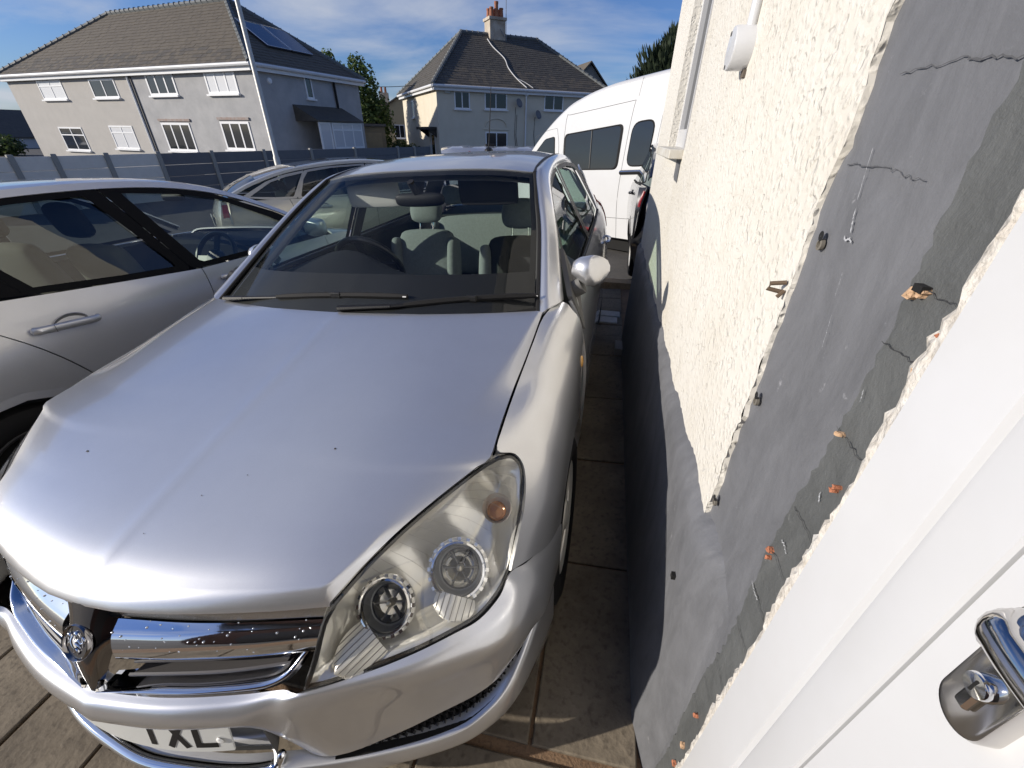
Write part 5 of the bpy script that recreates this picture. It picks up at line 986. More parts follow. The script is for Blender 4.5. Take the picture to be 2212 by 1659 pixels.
# left car: silver, seen from its driver's side
S1 = side_fn([(.15, .78), (.25, .835), (.4, .865), (.55, .875), (.70, .872), (.82, .868), (.88, .858), (.93, .842), (.97, .822), (1.05, .79), (1.2, .725), (1.35, .655), (1.42, .61)], 1.2, 3.2, .02, .06)
LD = dict(S=S1, belt=[(.2, .80), (1.0, .905), (1.5, .915), (2.23, .935), (2.95, 1.01), (3.4, 1.075), (4.0, 1.10)], A0=1.12, A1=.95, yB=2.215, Blean=-.05, yC=3.25, tail=4.02, yf=.78, yr=3.285, R=.305,
 hood=[(.10, .70), (.3, .78), (.6, .86), (.95, .93)], cant=[(1.05, .93), (1.25, 1.04), (1.45, 1.15), (1.65, 1.245), (1.85, 1.315), (2.1, 1.365), (2.40, 1.39), (2.8, 1.392), (3.2, 1.365), (3.5, 1.31)],
 roof=[(1.70, 1.365), (1.9, 1.405), (2.15, 1.435), (2.5, 1.45), (2.9, 1.445), (3.25, 1.415), (3.55, 1.365)], deck=(3.92, 1.06),
 rdoor=[(3.285, 1.05), (3.20, .96), (3.08, .82), (2.98, .66), (2.92, .50), (2.88, .24)],
 glass=[('f', None, ([(1.80, 1.268), (2.0, 1.32), (2.335, 1.362)], [(1.25, .945), (1.7, .948), (2.185, .962)], [(1.80, 1.268), (1.55, 1.145), (1.25, .945)], [(2.335, 1.362), (2.26, 1.16), (2.185, .962)]), 'f'),
        ('r', None, ([(2.50, 1.368), (2.8, 1.366), (3.10, 1.345)], [(2.33, .975), (2.6, 1.0), (2.96, 1.043)], [(2.50, 1.368), (2.42, 1.17), (2.33, .975)], [(3.10, 1.345), (3.05, 1.2), (2.96, 1.043)]), 'r'),
        ('q', None, ([(3.15, 1.338), (3.22, 1.33), (3.30, 1.31)], [(3.02, 1.05), (3.15, 1.068), (3.36, 1.10)], [(3.15, 1.338), (3.10, 1.2), (3.02, 1.05)], [(3.30, 1.31), (3.36, 1.22), (3.36, 1.10)]), 'r')],
 rings=[('window_frame', [(1.10, .925), (1.45, 1.14), (1.85, 1.312), (2.1, 1.363), (2.42, 1.388), (2.34, 1.16), (2.262, .942), (1.7, .925)], [(1.255, .95), (1.52, 1.115), (1.82, 1.27), (2.05, 1.325), (2.33, 1.36), (2.262, 1.16), (2.187, .965), (1.7, .952)]),
        ('window_frame', [(2.425, 1.389), (2.8, 1.392), (3.2, 1.365), (3.36, 1.33), (3.42, 1.10), (3.0, 1.025), (2.6, .972), (2.268, .943)], [(2.502, 1.366), (2.8, 1.364), (3.1, 1.343), (3.3, 1.308), (3.355, 1.105), (3.0, 1.052), (2.6, 1.003), (2.332, .978)]),
        ('divider', [(3.08, 1.36), (3.17, 1.352), (3.12, 1.2), (3.04, 1.04), (2.94, 1.03), (3.03, 1.2)], [(3.12, 1.352), (3.122, 1.351), (3.075, 1.2), (2.992, 1.036), (2.99, 1.035), (3.073, 1.2)])],
 handles=[(2.95, .88, 'r'), (2.02, .85, 'f')], seat=2.28, rseat=3.12, seatmat=pm('beige_cloth', (0.17, 0.16, 0.135), 0.9), rim=pm('shaded_rim', (0.05, 0.05, 0.052), .5), lamp=([(3.80, 1.06), (3.95, 1.05)], [(3.90, .80), (3.98, .80)], [(3.80, 1.06), (3.90, .80)], [(3.95, 1.05), (3.98, .80)]), mirror=(1.30, .955), glassmat=glass('side_glass', (0.56, 0.62, 0.59)))  # rims coloured near black, standing in for the shade inside the arch
SILV2 = paint('silver_paint_warm', (0.66, 0.665, 0.68), .6, .36)
mL = Matrix.Rotation(rad(-3.664), 4, 'Y') @ Matrix.Rotation(rad(176), 4, 'Z')
hp_ = mL @ V(-(S1(2.95, .88) + .03), 2.95, .88)
leftcar = empty('silver_car', 'silver car seen side-on at the left, its rear door handle nearest', 'car', Matrix.Translation(V(-2.32, 1.28, .80) - hp_) @ mL)
gen_car(leftcar, LD, SILV2)
# beige-silver crossover beyond it
S2 = side_fn([(.15, .78), (.25, .84), (.45, .875), (.65, .88), (.82, .872), (.93, .85), (1.0, .82), (1.2, .74), (1.33, .68), (1.40, .64)], 1.2, 3.3, .02, .05)
XD = dict(S=S2, belt=[(.2, .82), (1.0, .93), (2.2, .955), (3.2, 1.0), (4.2, 1.06)], A0=1.15, A1=1.0, yB=2.25, Blean=-.03, yC=3.3, tail=4.22, yf=.85, yr=3.45, R=.315,
 hood=[(.10, .72), (.3, .82), (.6, .89), (1.0, .955)], cant=[(1.10, .96), (1.4, 1.12), (1.7, 1.255), (1.95, 1.32), (2.3, 1.355), (2.8, 1.35), (3.3, 1.30), (3.7, 1.20), (3.95, 1.10)],
 roof=[(1.78, 1.37), (2.0, 1.40), (2.35, 1.425), (2.8, 1.42), (3.3, 1.375), (3.65, 1.30)], deck=(4.12, 1.05),
 rdoor=[(3.34, 1.01), (3.30, .85), (3.18, .66), (3.10, .50), (3.06, .24)],
 glass=[('f', None, ([(1.78, 1.24), (1.95, 1.285), (2.22, 1.325)], [(1.32, .97), (1.8, .975), (2.21, .98)], [(1.78, 1.24), (1.55, 1.12), (1.32, .97)], [(2.22, 1.325), (2.22, 1.15), (2.21, .98)]), 'f'),
        ('r', None, ([(2.30, 1.327), (2.7, 1.325), (3.02, 1.30)], [(2.29, .985), (2.8, 1.0), (3.2, 1.02)], [(2.30, 1.327), (2.29, .985)], [(3.02, 1.30), (3.14, 1.18), (3.2, 1.02)]), 'r'),
        ('q', None, ([(3.09, 1.29), (3.3, 1.262), (3.5, 1.215)], [(3.28, 1.03), (3.5, 1.045), (3.78, 1.075)], [(3.09, 1.29), (3.2, 1.18), (3.28, 1.03)], [(3.5, 1.215), (3.68, 1.14), (3.78, 1.075)]), 'r')],
 rings=[('chrome_surround', [(1.22, .955), (1.5, 1.13), (1.76, 1.265), (2.0, 1.325), (2.25, 1.345), (2.255, 1.15), (2.25, .97), (1.8, .96)], [(1.325, .972), (1.55, 1.118), (1.78, 1.238), (1.97, 1.286), (2.218, 1.323), (2.218, 1.15), (2.208, .983), (1.8, .977)]),
        ('chrome_surround', [(3.065, 1.318), (3.3, 1.29), (3.55, 1.225), (3.87, 1.08), (3.55, 1.02), (3.25, 1.01)], [(3.095, 1.288), (3.3, 1.26), (3.5, 1.213), (3.775, 1.077), (3.5, 1.047), (3.285, 1.034)]), ('chrome_surround', [(2.26, 1.346), (2.8, 1.343), (3.06, 1.318), (3.16, 1.20), (3.245, 1.01), (3.0, .995), (2.8, .985), (2.26, .97)], [(2.302, 1.325), (2.7, 1.323), (3.02, 1.298), (3.1, 1.22), (3.2, 1.025), (3.1, 1.016), (2.8, 1.003), (2.292, .988)])],
 handles=[(2.98, .89, 'r'), (2.0, .87, 'f')], seat=2.3, rseat=3.15, lamp=([(4.01, 1.02), (4.10, 1.02)], [(4.06, .88), (4.13, .88)], [(4.01, 1.02), (4.06, .88)], [(4.10, 1.02), (4.13, .88)]), mirror=(1.38, .975), ringmat=pm('pale_surround', (0.50, 0.48, 0.43), .3, .6), roofmat=pm('dark_roof', (0.05, 0.055, 0.075), 0.15, .2, coat=1.0))
BEIGE = paint('beige_silver_paint', (0.60, 0.575, 0.49), .55, .38)
xover = empty('beige_crossover', 'pale beige five-door car with a dark roof, behind the left silver car', 'car', place((-2.25, 8.03, gz(-3.4) + .07), 137))
gen_car(xover, XD, BEIGE)
XP = pm('plate_yellow', (0.70, 0.70, 0.66), 0.4)
b = MB(); b.box((-.26, 4.235, .74), (.26, 4.245, .85)); pl_ = b.build('number_plate', XP, xover, smooth=False)
m = MB()
for i in range(6):
    x0 = -.2 + i * .07 + (.02 if i > 2 else 0); m.box((x0, 4.246, .76), (x0 + .012, 4.247, .83)); m.box((x0 + .03, 4.246, .76), (x0 + .042, 4.247, .83)); m.box((x0 + .012, 4.246, .79 + .02 * (i % 2)), (x0 + .03, 4.247, .80 + .02 * (i % 2)))
m.build('plate_characters', INK, pl_, smooth=False)
# dark car behind the house corner
KD = dict(XD); KD['roofmat'] = None
BLACKP = paint('black_paint', (0.012, 0.012, 0.015), .3, .3)
KD = {k: v for k, v in XD.items() if k not in ('roofmat', 'ringmat')}
dark = empty('black_hatchback', 'black hatchback standing behind the house corner, only its rear corner showing', 'car', place((1.20, 8.72, gz(1.2)), 180))
gen_car(dark, KD, BLACKP)
# small black car by the garage
smallc = empty('black_car', 'small black car parked in front of the tan garage', 'car', Matrix.Translation((-12.7, 24.6, -.35)) @ Matrix.Rotation(rad(118), 4, 'Z') @ Matrix.Scale(.95, 4))
gen_car(smallc, KD, BLACKP)
# ------------------------------------------------------------------ white minibus
VAN = pm('van_white', (0.64, 0.645, 0.65), 0.30, coat=0.4, noise=(3, 0.4, (0.61, 0.61, 0.605)))
az = rad(-47); dv_ = V(math.sin(az), math.cos(az), -.07).normalized()
P0v = V(0, 0, CAM_H) + (V(.16295, 5.75695, .42) - V(0, 0, CAM_H)) * 1.12
yv = -dv_; nv_ = V(-dv_.y, dv_.x, 0).normalized(); zv = nv_.cross(yv).normalized()
if zv.z < 0: zv = -zv
Mv = Matrix(((nv_.x, yv.x, zv.x, 0), (nv_.y, yv.y, zv.y, 0), (nv_.z, yv.z, zv.z, 0), (0, 0, 0, 1)))
KS = 1.12; VW = .96; Y0 = 3.2       # local y of the reference point (rear edge of the sliding door)
Mv = Matrix.Translation(P0v) @ Mv @ Matrix.Translation((-VW, -Y0, -.30))
van = empty('white_minibus', 'white high-roof minibus with dark side windows behind the silver hatchback', 'minibus', Mv)
def SV(y, z):
    h = z - .30
    return VW - .012 * max(0, (.45 - h)) ** 1 - .055 * max(0, h - .85) - .10 * max(0, h - 1.35) ** 1.5 - .22 * max(0, (1.3 - y)) ** 2
def vp_(s_, h): return (Y0 - s_ * KS, .30 + h * KS)
roofl = [vp_(*p) for p in ((2.75, .55), (2.45, .75), (2.15, .85), (1.85, 1.07), (1.61, 1.25), (1.34, 1.42), (1.03, 1.575), (.67, 1.655), (.37, 1.695), (-.12, 1.71), (-.53, 1.72), (-1.8, 1.72))]
ztop = smooth_table(roofl, .10); yE = Y0 + 1.8 * KS; yN = Y0 - 2.75 * KS
ys_ = [yN + (yE - yN) * k / 60 for k in range(61)]
for s in (1, -1):
    G = []
    for k in range(25):
        t_ = k / 24; G.append([V(s * SV(y, .30 + (ztop(y) - .34) * t_), y, .30 + (ztop(y) - .34) * t_) for y in ys_])
    panel('side_panel', G, VAN, van, 0)
rows = []
for y in ys_:
    zt = ztop(y); w = SV(y, zt - .04); rows.append([V(0, y, zt + .06), V(w * .5, y, zt + .05), V(w * .85, y, zt + .025), V(w * .97, y, zt - .005), V(w, y, zt - .04)])
panel('roof', mirror_cols(rows), VAN, van, 0)
panel('rear_panel', mirror_cols([[V(x, yE + .02 - .02 * (x / .9) ** 2, z) for x in (0, .3, .6, .85, SV(yE, z))] for z in (.3, .9, 1.5, 1.9, 2.16)]), VAN, van, .01)
panel('front_panel', mirror_cols([[V(x, yN - .12 + .12 * (x / .75) ** 2, z) for x in (0, .3, .6, SV(yN, z))] for z in (.3, .6, .88)]), VAN, van, .01)
VG = pm('van_tint_glass', (0.018, 0.021, 0.026), 0.03, coat=0.0, spec=0.6)
def rounded(pts, n=5, k=.3):
    o_ = []; m_ = len(pts)
    for i in range(m_):
        a, c, e = V(*pts[i - 1], 0), V(*pts[i], 0), V(*pts[(i + 1) % m_], 0); rr_ = min((a - c).length, (e - c).length) * k
        p, q_ = c + (a - c).normalized() * rr_, c + (e - c).normalized() * rr_
        for j in range(n + 1): t_ = j / n; w = p * (1 - t_) ** 2 + c * 2 * t_ * (1 - t_) + q_ * t_ * t_; o_.append((w.x, w.y))
    return o_
def van_window(pts, k=.3, split=None):
    R0 = rounded([vp_(*p) for p in pts], 5, k); cy = sum(p[0] for p in R0) / len(R0); czz = sum(p[1] for p in R0) / len(R0)
    sh = lambda f: [V(SV(p[0], p[1]), cy + (p[0] - cy) * f, czz + (p[1] - czz) * f) for p in R0]
    m = MB(); O_, I_ = sh(1.04), sh(.965); n = len(R0)
    m.add([p + V(.002, 0, 0) for p in O_] + [p + V(.012, 0, 0) for p in sh(1.0)] + [p + V(.006, 0, 0) for p in I_], [[j * n + i, j * n + (i + 1) % n, (j + 1) * n + (i + 1) % n, (j + 1) * n + i] for j in (0, 1) for i in range(n)])
    w = m.build('window', RUBBER, van, fix=False)
    g = MB(); g.add([p + V(.0065, 0, 0) for p in sh(.98)], [list(range(n))]); g.build('pane', VG, w, smooth=False)
    if split is not None:
        (s0, h0, h1) = split; y_ = vp_(s0, 0)[0]; b = MB(); b.tube([V(SV(y_, .3 + h0 * KS) + .010, y_, .3 + h0 * KS), V(SV(y_, .3 + h1 * KS) + .010, y_ - .01, .3 + h1 * KS)], .008, 6); b.build('pane_divider', GREYPL, w)
van_window([(1.07, .80), (1.07, 1.22), (.06, 1.265), (.09, .80)], .16, (.55, .81, 1.235))
van_window([(-.06, .83), (-.10, 1.27), (-.41, 1.28), (-.37, .83)], .35)
van_window([(1.72, 1.03), (1.50, 1.19), (1.30, 1.21), (1.28, .95), (1.75, .93)], .18)
def van_seam(pts, w=.006):
    P = spl([V(0, *vp_(*p)) for p in pts], 6); m = MB(); m.tube([V(SV(p.y, p.z) + .0005, p.y, p.z) for p in P], w / 2, 5); m.build('panel_seam', pm('seam_grey', (0.10, 0.10, 0.10), 0.8), van)
van_seam([(1.10, 1.0), (1.09, 1.25), (1.07, 1.44), (1.0, 1.445), (.5, 1.465), (-.08, 1.49)]); van_seam([(-.08, 1.49), (-.06, 1.37), (0, .81), (.03, .43), (.0, .0)]); van_seam([(1.25, 1.30), (1.2, 1.1), (1.2, .8)]); van_seam([(-.49, 1.35), (-.45, .8), (-.44, .0)], .004); van_seam([(-.13, 1.70), (-.11, 1.52)], .004); van_seam([(1.1, .24), (.5, .235), (-.4, .245), (-1.5, .25)]); van_seam([(1.75, 1.22), (1.5, 1.29), (1.25, 1.31)], .004)
b = MB(); A_ = vp_(.01, .76); B_ = vp_(-1.4, .785); b.tube([V(SV(*A_) + .006, *A_), V(SV(*B_) + .006, *B_)], .028, 8, flat=1.0); b.build('slide_rail', BLACKPL, van)
b = MB(); b.tube([V(SV(*A_) + .02, A_[0], A_[1] + .012), V(SV(*B_) + .02, B_[0], B_[1] + .012)], .010, 8); b.build('rail_strip', CHROME, van)
for s in (1, -1):
    for y in (yN + .75, yE - .9): make_wheel(van, s * .80, y, .02, .33, .22, s, pm('steel_wheel', (0.3, 0.3, 0.3), 0.5, .5))
b = MB(); b.box((-.80, yN + .2, .10), (.80, yE - .1, .31)); b.build('underbody', GAP, van, smooth=False)
# seat backs and a ladder-like rack seen through the big pane
b = MB(); b.box((-.6, Y0 - .7, .9), (.6, Y0 - .55, 1.5), bev=.03); b.build('seat_row', pm('seat_blue', (0.08, 0.09, 0.13), 0.9), van)
# ------------------------------------------------------------------ silver small van beyond the roof
sm = empty('silver_van', 'silver small van with a ribbed roof, just showing above the hatchback roof', 'van', Matrix.Translation((-3.3, 12.6, -.38)) @ Matrix.Rotation(rad(20), 4, 'Z'))
SILV3 = paint('silver_paint_cool', (0.62, 0.64, 0.68), .6, .35)
rows = []
for k in range(25):
    x = -1.35 + 3.6 * k / 24; rib = .018 if k % 4 in (0, 1) else 0; e_ = min(1, (x + 1.35) / .25); rows.append([V(x, y, z) for (y, z) in ((-.86, .3), (-.87, .8), (-.80, 1.2), (-.74, 1.52 + .12 * e_ - .12), (-.62, 1.60 + rib - .08 * (1 - e_)), (0, 1.645 + rib - .08 * (1 - e_)), (.62, 1.60 + rib - .08 * (1 - e_)), (.74, 1.52), (.86, .8), (.86, .3))])
panel('body', rows, SILV3, sm, 0, angle=30)
b = MB(); b.add([V(-1.36, y, z) for (y, z) in ((-.86, .3), (.86, .3), (.86, .9), (.74, 1.50), (-.74, 1.50), (-.86, .9))], [[0, 1, 2, 3, 4, 5]]); b.build('rear_door', pm('van_pale', (0.72, 0.72, 0.72), .35), sm, smooth=False)
b = MB(); b.lathe([(.05, 0), (.045, .01), (.001, .012)], 20, Matrix.Translation((-.62, -.80, 1.50)) @ Matrix.Rotation(rad(80), 4, 'X')); b.build('badge', pm('red_badge', (0.45, 0.04, 0.03), .3), sm)
b = MB(); b.box((-.15, -.1, 1.655), (.1, .1, 1.70), bev=.01); b.build('roof_vent', BLACKPL, sm)
for x in (-.7, 1.6):
    for y in (-.72, .72): b = MB(); b.lathe([(.18, -.1), (.30, -.09), (.30, .09), (.18, .1), (.001, .08)], 20, Matrix.Translation((x, y, .30)) @ Matrix.Rotation(rad(90), 4, 'X')); b.build('wheel', RUBBER, sm)
# ------------------------------------------------------------------ background houses
WHITEP = pm('white_frame', (0.80, 0.80, 0.80), 0.4)
PANE = pm('house_pane', (0.02, 0.023, 0.028), 0.06, spec=0.6)
CURT = pm('pale_curtain', (0.55, 0.56, 0.58), 0.5, coat=.6)
def render_mat(name, c1, c2, sc=1.5, bs=0.25):
    return pm(name, c1, 0.9, noise=(sc, 0.7, c2), bump=(30, bs))
SLATES = [pm('slate_a', (0.105, 0.088, 0.066), 0.75, noise=(3, .7, (0.14, 0.118, 0.088))), pm('slate_b', (0.07, 0.062, 0.052), 0.75, noise=(3, .7, (0.10, 0.09, 0.073))), pm('slate_c', (0.105, 0.09, 0.076), 0.8, noise=(4, .7, (0.078, 0.07, 0.058)))]
RIDGE = pm('ridge_tile', (0.14, 0.15, 0.15), 0.7); GUTTER = pm('white_gutter', (0.72, 0.72, 0.72), 0.4)
_sm = bpy.data.meshes.new('slate'); _sm.from_pydata([(-.5, 0, 0), (.5, 0, 0), (.5, 1, 0), (-.5, 1, 0), (-.5, 0, 1), (.5, 0, 1), (.5, 1, .25), (-.5, 1, .25)], [], [[4, 5, 6, 7], [0, 1, 5, 4], [1, 2, 6, 5], [3, 0, 4, 7]])
SLM = []
for k in range(3): q_ = _sm.copy(); q_.materials.append(SLATES[k]); SLM.append(q_)
def slate_plane(roof, P00, P10, P01, P11, rs, nmax, cw=.30, ch=.24, mat=0):
    """slates on a roof slope: eave P00-P10, top P01-P11; the first nmax are objects, the rest one mesh"""
    ax = (P10 - P00).normalized(); nrm = (P10 - P00).cross(P01 - P00 if (P01 - P00).length > .1 else P11 - P00).normalized()
    if nrm.z < 0: nrm = -nrm
    up = nrm.cross(ax); up = up if up.z > 0 else -up
    H = (P01 - P00).dot(up); n = int(H / ch); m = MB(); cnt = 0
    for i in range(n):
        t0 = i / n; a = P00.lerp(P01, t0).dot(ax); b = P10.lerp(P11, t0).dot(ax); base = P00 + up * (H * t0); b0 = base - ax * base.dot(ax)
        x = a + .02 - (cw / 2 if i % 2 else 0)
        while x < b:
            x0, x1 = max(x, a), min(x + cw - .008, b)
            if x1 - x0 > .06:
                c = b0 + ax * ((x0 + x1) / 2) + nrm * rs.uniform(.0, .006); w = x1 - x0; h = ch * 1.25; t = .022
                jit = rs.uniform(-.012, .012)
                Mx = Matrix(((ax.x * w, up.x * h, nrm.x * t, c.x + up.x * jit), (ax.y * w, up.y * h, nrm.y * t, c.y + up.y * jit), (ax.z * w, up.z * h, nrm.z * t, c.z + up.z * jit), (0, 0, 0, 1)))
                if cnt < nmax:
                    o = bpy.data.objects.new('slate', SLM[rs.choice((0, 0, 1, 2))]); COL.objects.link(o); o.parent = roof; o.matrix_local = Mx
                else: m.add([Mx @ v.co for v in _sm.vertices], [list(p.vertices) for p in _sm.polygons])
                cnt += 1
            x += cw
    if m.v: tag(m.build('slates', SLATES[mat], roof, smooth=False, fix=False), kind='stuff')
def house_window(par, Mx, x0, x1, z0, z1, fr=.07, cols=2, top=0, pane=PANE, sill=True, name='window'):
    """frame stands proud of the wall plane y = 0 towards -y"""
    b = MB(); b.box((x0, -.03, z0), (x0 + fr, .03, z1), Mx); b.box((x1 - fr, -.03, z0), (x1, .03, z1), Mx); b.box((x0 + fr, -.028, z0), (x1 - fr, .03, z0 + fr), Mx); b.box((x0 + fr, -.028, z1 - fr), (x1 - fr, .03, z1), Mx)
    for k in range(1, cols): xm = lerp(x0, x1, k / cols); b.box((xm - fr * .45, -.026, z0 + fr), (xm + fr * .45, .03, z1 - fr), Mx)
    if top: zt = lerp(z1, z0, top); b.box((x0 + fr, -.027, zt - fr * .4), (x1 - fr, .028, zt + fr * .4), Mx)
    w = b.build(name, WHITEP, par, smooth=False)
    for k in range(cols):
        b = MB(); xa, xb = lerp(x0 + fr * .6, x1 - fr * .6, k / cols), lerp(x0 + fr * .6, x1 - fr * .6, (k + 1) / cols); b.add([Mx @ V(*p) for p in ((xa, -.008, z0), (xb, -.008, z0), (xb, -.008, z1), (xa, -.008, z1))], [[0, 1, 2, 3]]); b.build('pane', pane, w, smooth=False)
    if sill: b = MB(); b.box((x0 - .06, -.12, z0 - .07), (x1 + .06, .0, z0 - .004), Mx); b.build('sill', WHITEP, w, smooth=False)
    return w
def hip_house(root, W_, D_, zb, ze, zr, rx0, rx1, wall_mats, rs, nsl, slmat=0, over=.28):
    """local frame: front wall on y = 0, depth +y; roof with four slopes"""
    xs_ = [0] + [m_[0] for m_ in wall_mats]
    for (xa, (xb, mt)) in zip(xs_, wall_mats):
        b = MB(); b.grid([[V(xa, 0, z), V(xb, 0, z)] for z in (zb, ze)]); b.build('wall', mt, root, smooth=False, fix=False)
    b = MB(); b.grid([[V(0, 0, z), V(0, D_, z), V(W_, D_, z)] for z in (zb, ze)]); b.build('wall', wall_mats[0][1], root, smooth=False, fix=False)
    b = MB(); b.grid([[V(W_, D_, z), V(W_, 0, z)] for z in (zb, ze)]); b.build('wall', wall_mats[-1][1], root, smooth=False, fix=False)
    zo = ze - .06; A_, B_, C_, E_ = V(-over, -over, zo), V(W_ + over, -over, zo), V(W_ + over, D_ + over, zo), V(-over, D_ + over, zo); r0, r1 = V(rx0, D_ / 2, zr), V(rx1, D_ / 2, zr)
    b = MB(); b.add([A_, B_, C_, E_, r0, r1], [[0, 1, 5, 4], [1, 2, 5], [2, 3, 4, 5], [3, 0, 4], [3, 2, 1, 0]]); roof = b.build('roof', SLATES[1], root, smooth=False)
    slate_plane(roof, A_, B_, r0, r1, rs, nsl, mat=slmat); slate_plane(roof, B_, C_, r1, r1, rs, 0, mat=slmat); slate_plane(roof, E_, A_, r0, r0, rs, 0, mat=slmat)
    m = MB()
    for (p, q_) in ((r0, r1), (A_, r0), (B_, r1), (E_, r0), (C_, r1)):
        n = max(2, int((q_ - p).length / .38))
        for k in range(n):
            a = p.lerp(q_, k / n); c = p.lerp(q_, (k + .97) / n); m.tube([a + V(0, 0, .04), a.lerp(c, .85) + V(0, 0, .035), c + V(0, 0, .06)], [.11, .11, .135], 7)
    tag(m.build('ridge_tiles', RIDGE, roof), kind='stuff')
    m = MB()
    for (p, q_) in ((A_, B_), (B_, C_), (E_, A_)): m.tube([p + V(0, 0, -.03), q_ + V(0, 0, -.03)], .075, 8)
    m.build('gutter', GUTTER, root)
    m = MB()
    for (p, q_) in ((A_, B_), (B_, C_), (E_, A_)):
        d = (q_ - p).normalized(); n_ = V(d.y, -d.x, 0); m.add([p - n_ * .07 + V(0, 0, -.05), q_ - n_ * .07 + V(0, 0, -.05), q_ - n_ * .07 + V(0, 0, -.24), p - n_ * .07 + V(0, 0, -.24)], [[0, 1, 2, 3]])
    m.build('fascia', GUTTER, root, smooth=False, fix=False)
    return roof
ID = Matrix.Identity(4)
def frame(org, xd):
    x_ = V(*xd, 0).normalized(); return Matrix(((x_.x, -x_.y, 0, org[0]), (x_.y, x_.x, 0, org[1]), (0, 0, 1, 0), (0, 0, 0, 1)))
rs = random.Random(21)
# left pair of grey semis
h1 = empty('grey_semi_house', 'grey rendered semi-detached pair with a hipped slate roof, left background', 'house', frame((-33.8, 21.95), (.985, -.17)))
GRA = render_mat('pale_grey_render', (0.47, 0.445, 0.41), (0.42, 0.40, 0.37)); GRB = render_mat('patchy_grey_render', (0.44, 0.435, 0.43), (0.33, 0.33, 0.33), 1.2, .4)
roof1 = hip_house(h1, 18.9, 6.6, -.9, 3.97, 6.8, 5.6, 14.6, [(10.75, GRA), (18.9, GRB)], rs, 300)
for (x0, x1, z0, z1, c, t, pn) in ((2.9, 5.1, 2.82, 3.66, 2, .3, CURT), (7.5, 9.53, 2.84, 3.62, 2, 0, PANE), (11.95, 13.9, 2.89, 3.74, 3, 0, PANE), (15.95, 17.83, 2.9, 3.77, 3, 0, CURT), (2.92, 5.1, .42, 1.55, 2, .33, PANE), (7.6, 9.53, .60, 1.65, 2, .3, CURT), (11.9, 13.95, .60, 1.80, 3, 0, PANE), (16.07, 17.9, .74, 1.87, 3, 0, PANE)): house_window(h1, ID, x0, x1, z0, z1, .09 if c == 3 else .07, c, t, pn)
for (x0, x1, z) in ((11.8, 14.1, 1.86), (16.0, 18.0, 1.93)):
    b = MB(); b.box((x0, -.06, z), (x1, .01, z + .10)); b.build('exposed_lintel', pm('lintel_brick', (0.30, 0.20, 0.16), .9, noise=(9, .6, (0.36, 0.33, 0.31))), h1, smooth=False)
b = MB(); b.tube([(10.72, -.07, 3.9), (10.72, -.07, -.5)], .05, 8); b.build('downpipe', WHITEP, h1)
b = MB(); b.box((10.76, -.05, -.4), (10.90, -.005, 3.8)); b.build('party_strip', pm('dark_strip', (0.10, 0.10, 0.10), .8), h1, smooth=False)
SDM = Matrix(((0, -1, 0, 18.9), (1, 0, 0, 0), (0, 0, 1, 0), (0, 0, 0, 1)))     # side wall: x along depth, -y outwards
house_window(h1, SDM, 2.75, 3.2, 2.88, 3.76, .07, 1)
b = MB(); b.tube([SDM @ V(4.65, -.07, 3.85), SDM @ V(4.7, -.07, 2.2)], .06, 8); b.build('downpipe', BLACKPL, h1)
b = MB(); b.lathe([(.12, 0), (.10, .06), (.001, .08)], 14, SDM @ Matrix.Translation((.75, 0, 3.4)) @ Matrix.Rotation(rad(90), 4, 'X')); b.build('security_light', WHITEP, h1)
b = MB(); b.add([SDM @ V(*p) for p in ((1.75, -1.3, 2.0), (5.0, -1.3, 2.0), (5.0, 0, 2.6), (1.75, 0, 2.6), (1.75, -1.3, 1.94), (5.0, -1.3, 1.94), (5.0, 0, 1.94), (1.75, 0, 1.94))], [[0, 1, 2, 3], [4, 5, 6, 7], [0, 1, 5, 4], [1, 2, 6, 5], [3, 0, 4, 7]]); b.build('porch_roof', SLATES[1], h1, smooth=False)
b = MB(); b.box((1.9, -1.15, -.5), (4.95, 0, .80), SDM); b.build('bay_wall', GRB, h1, smooth=False)
BAY = SDM @ Matrix.Translation((0, -1.16, 0)); house_window(h1, BAY, 2.75, 4.95, .80, 1.92, .08, 3, .28, CURT, False); house_window(h1, BAY, 1.92, 2.68, -.3, 1.92, .08, 1, 0, CURT, False, 'porch_door')
# solar panels on the shaded slope
P0_, P1_ = V(19.18, 1.9, 4.55), V(19.18, 5.0, 4.55); hipd = V(14.6 - 19.18, 0, 6.8 - 3.91).normalized(); k0 = .9
for j in range(2):
    c0 = V(19.18, 2.0 + j * 1.35, 3.91) + hipd * 1.5 + hipd.cross(V(0, 1, 0)) * 0; nn = V(0, 1, 0).cross(hipd); nn = nn if nn.z > 0 else -nn
    pts = [c0 + nn * .12, c0 + V(0, 1.28, 0) + nn * .12, c0 + V(0, 1.28, 0) + hipd * 1.9 + nn * .12, c0 + hipd * 1.9 + nn * .12]
    b = MB(); b.add(pts + [p - nn * .06 for p in pts], [[0, 1, 2, 3], [0, 1, 5, 4], [1, 2, 6, 5], [2, 3, 7, 6], [3, 0, 4, 7]]); sp = b.build('solar_panel', pm('solar_glass', (0.03, 0.035, 0.06), .12, coat=.8), roof1, smooth=False)
    b = MB(); b.tube([p + nn * .005 for p in pts + pts[:1]], .022, 5); b.build('panel_rim', pm('alu', (0.6, 0.6, 0.6), .35, .9), sp)
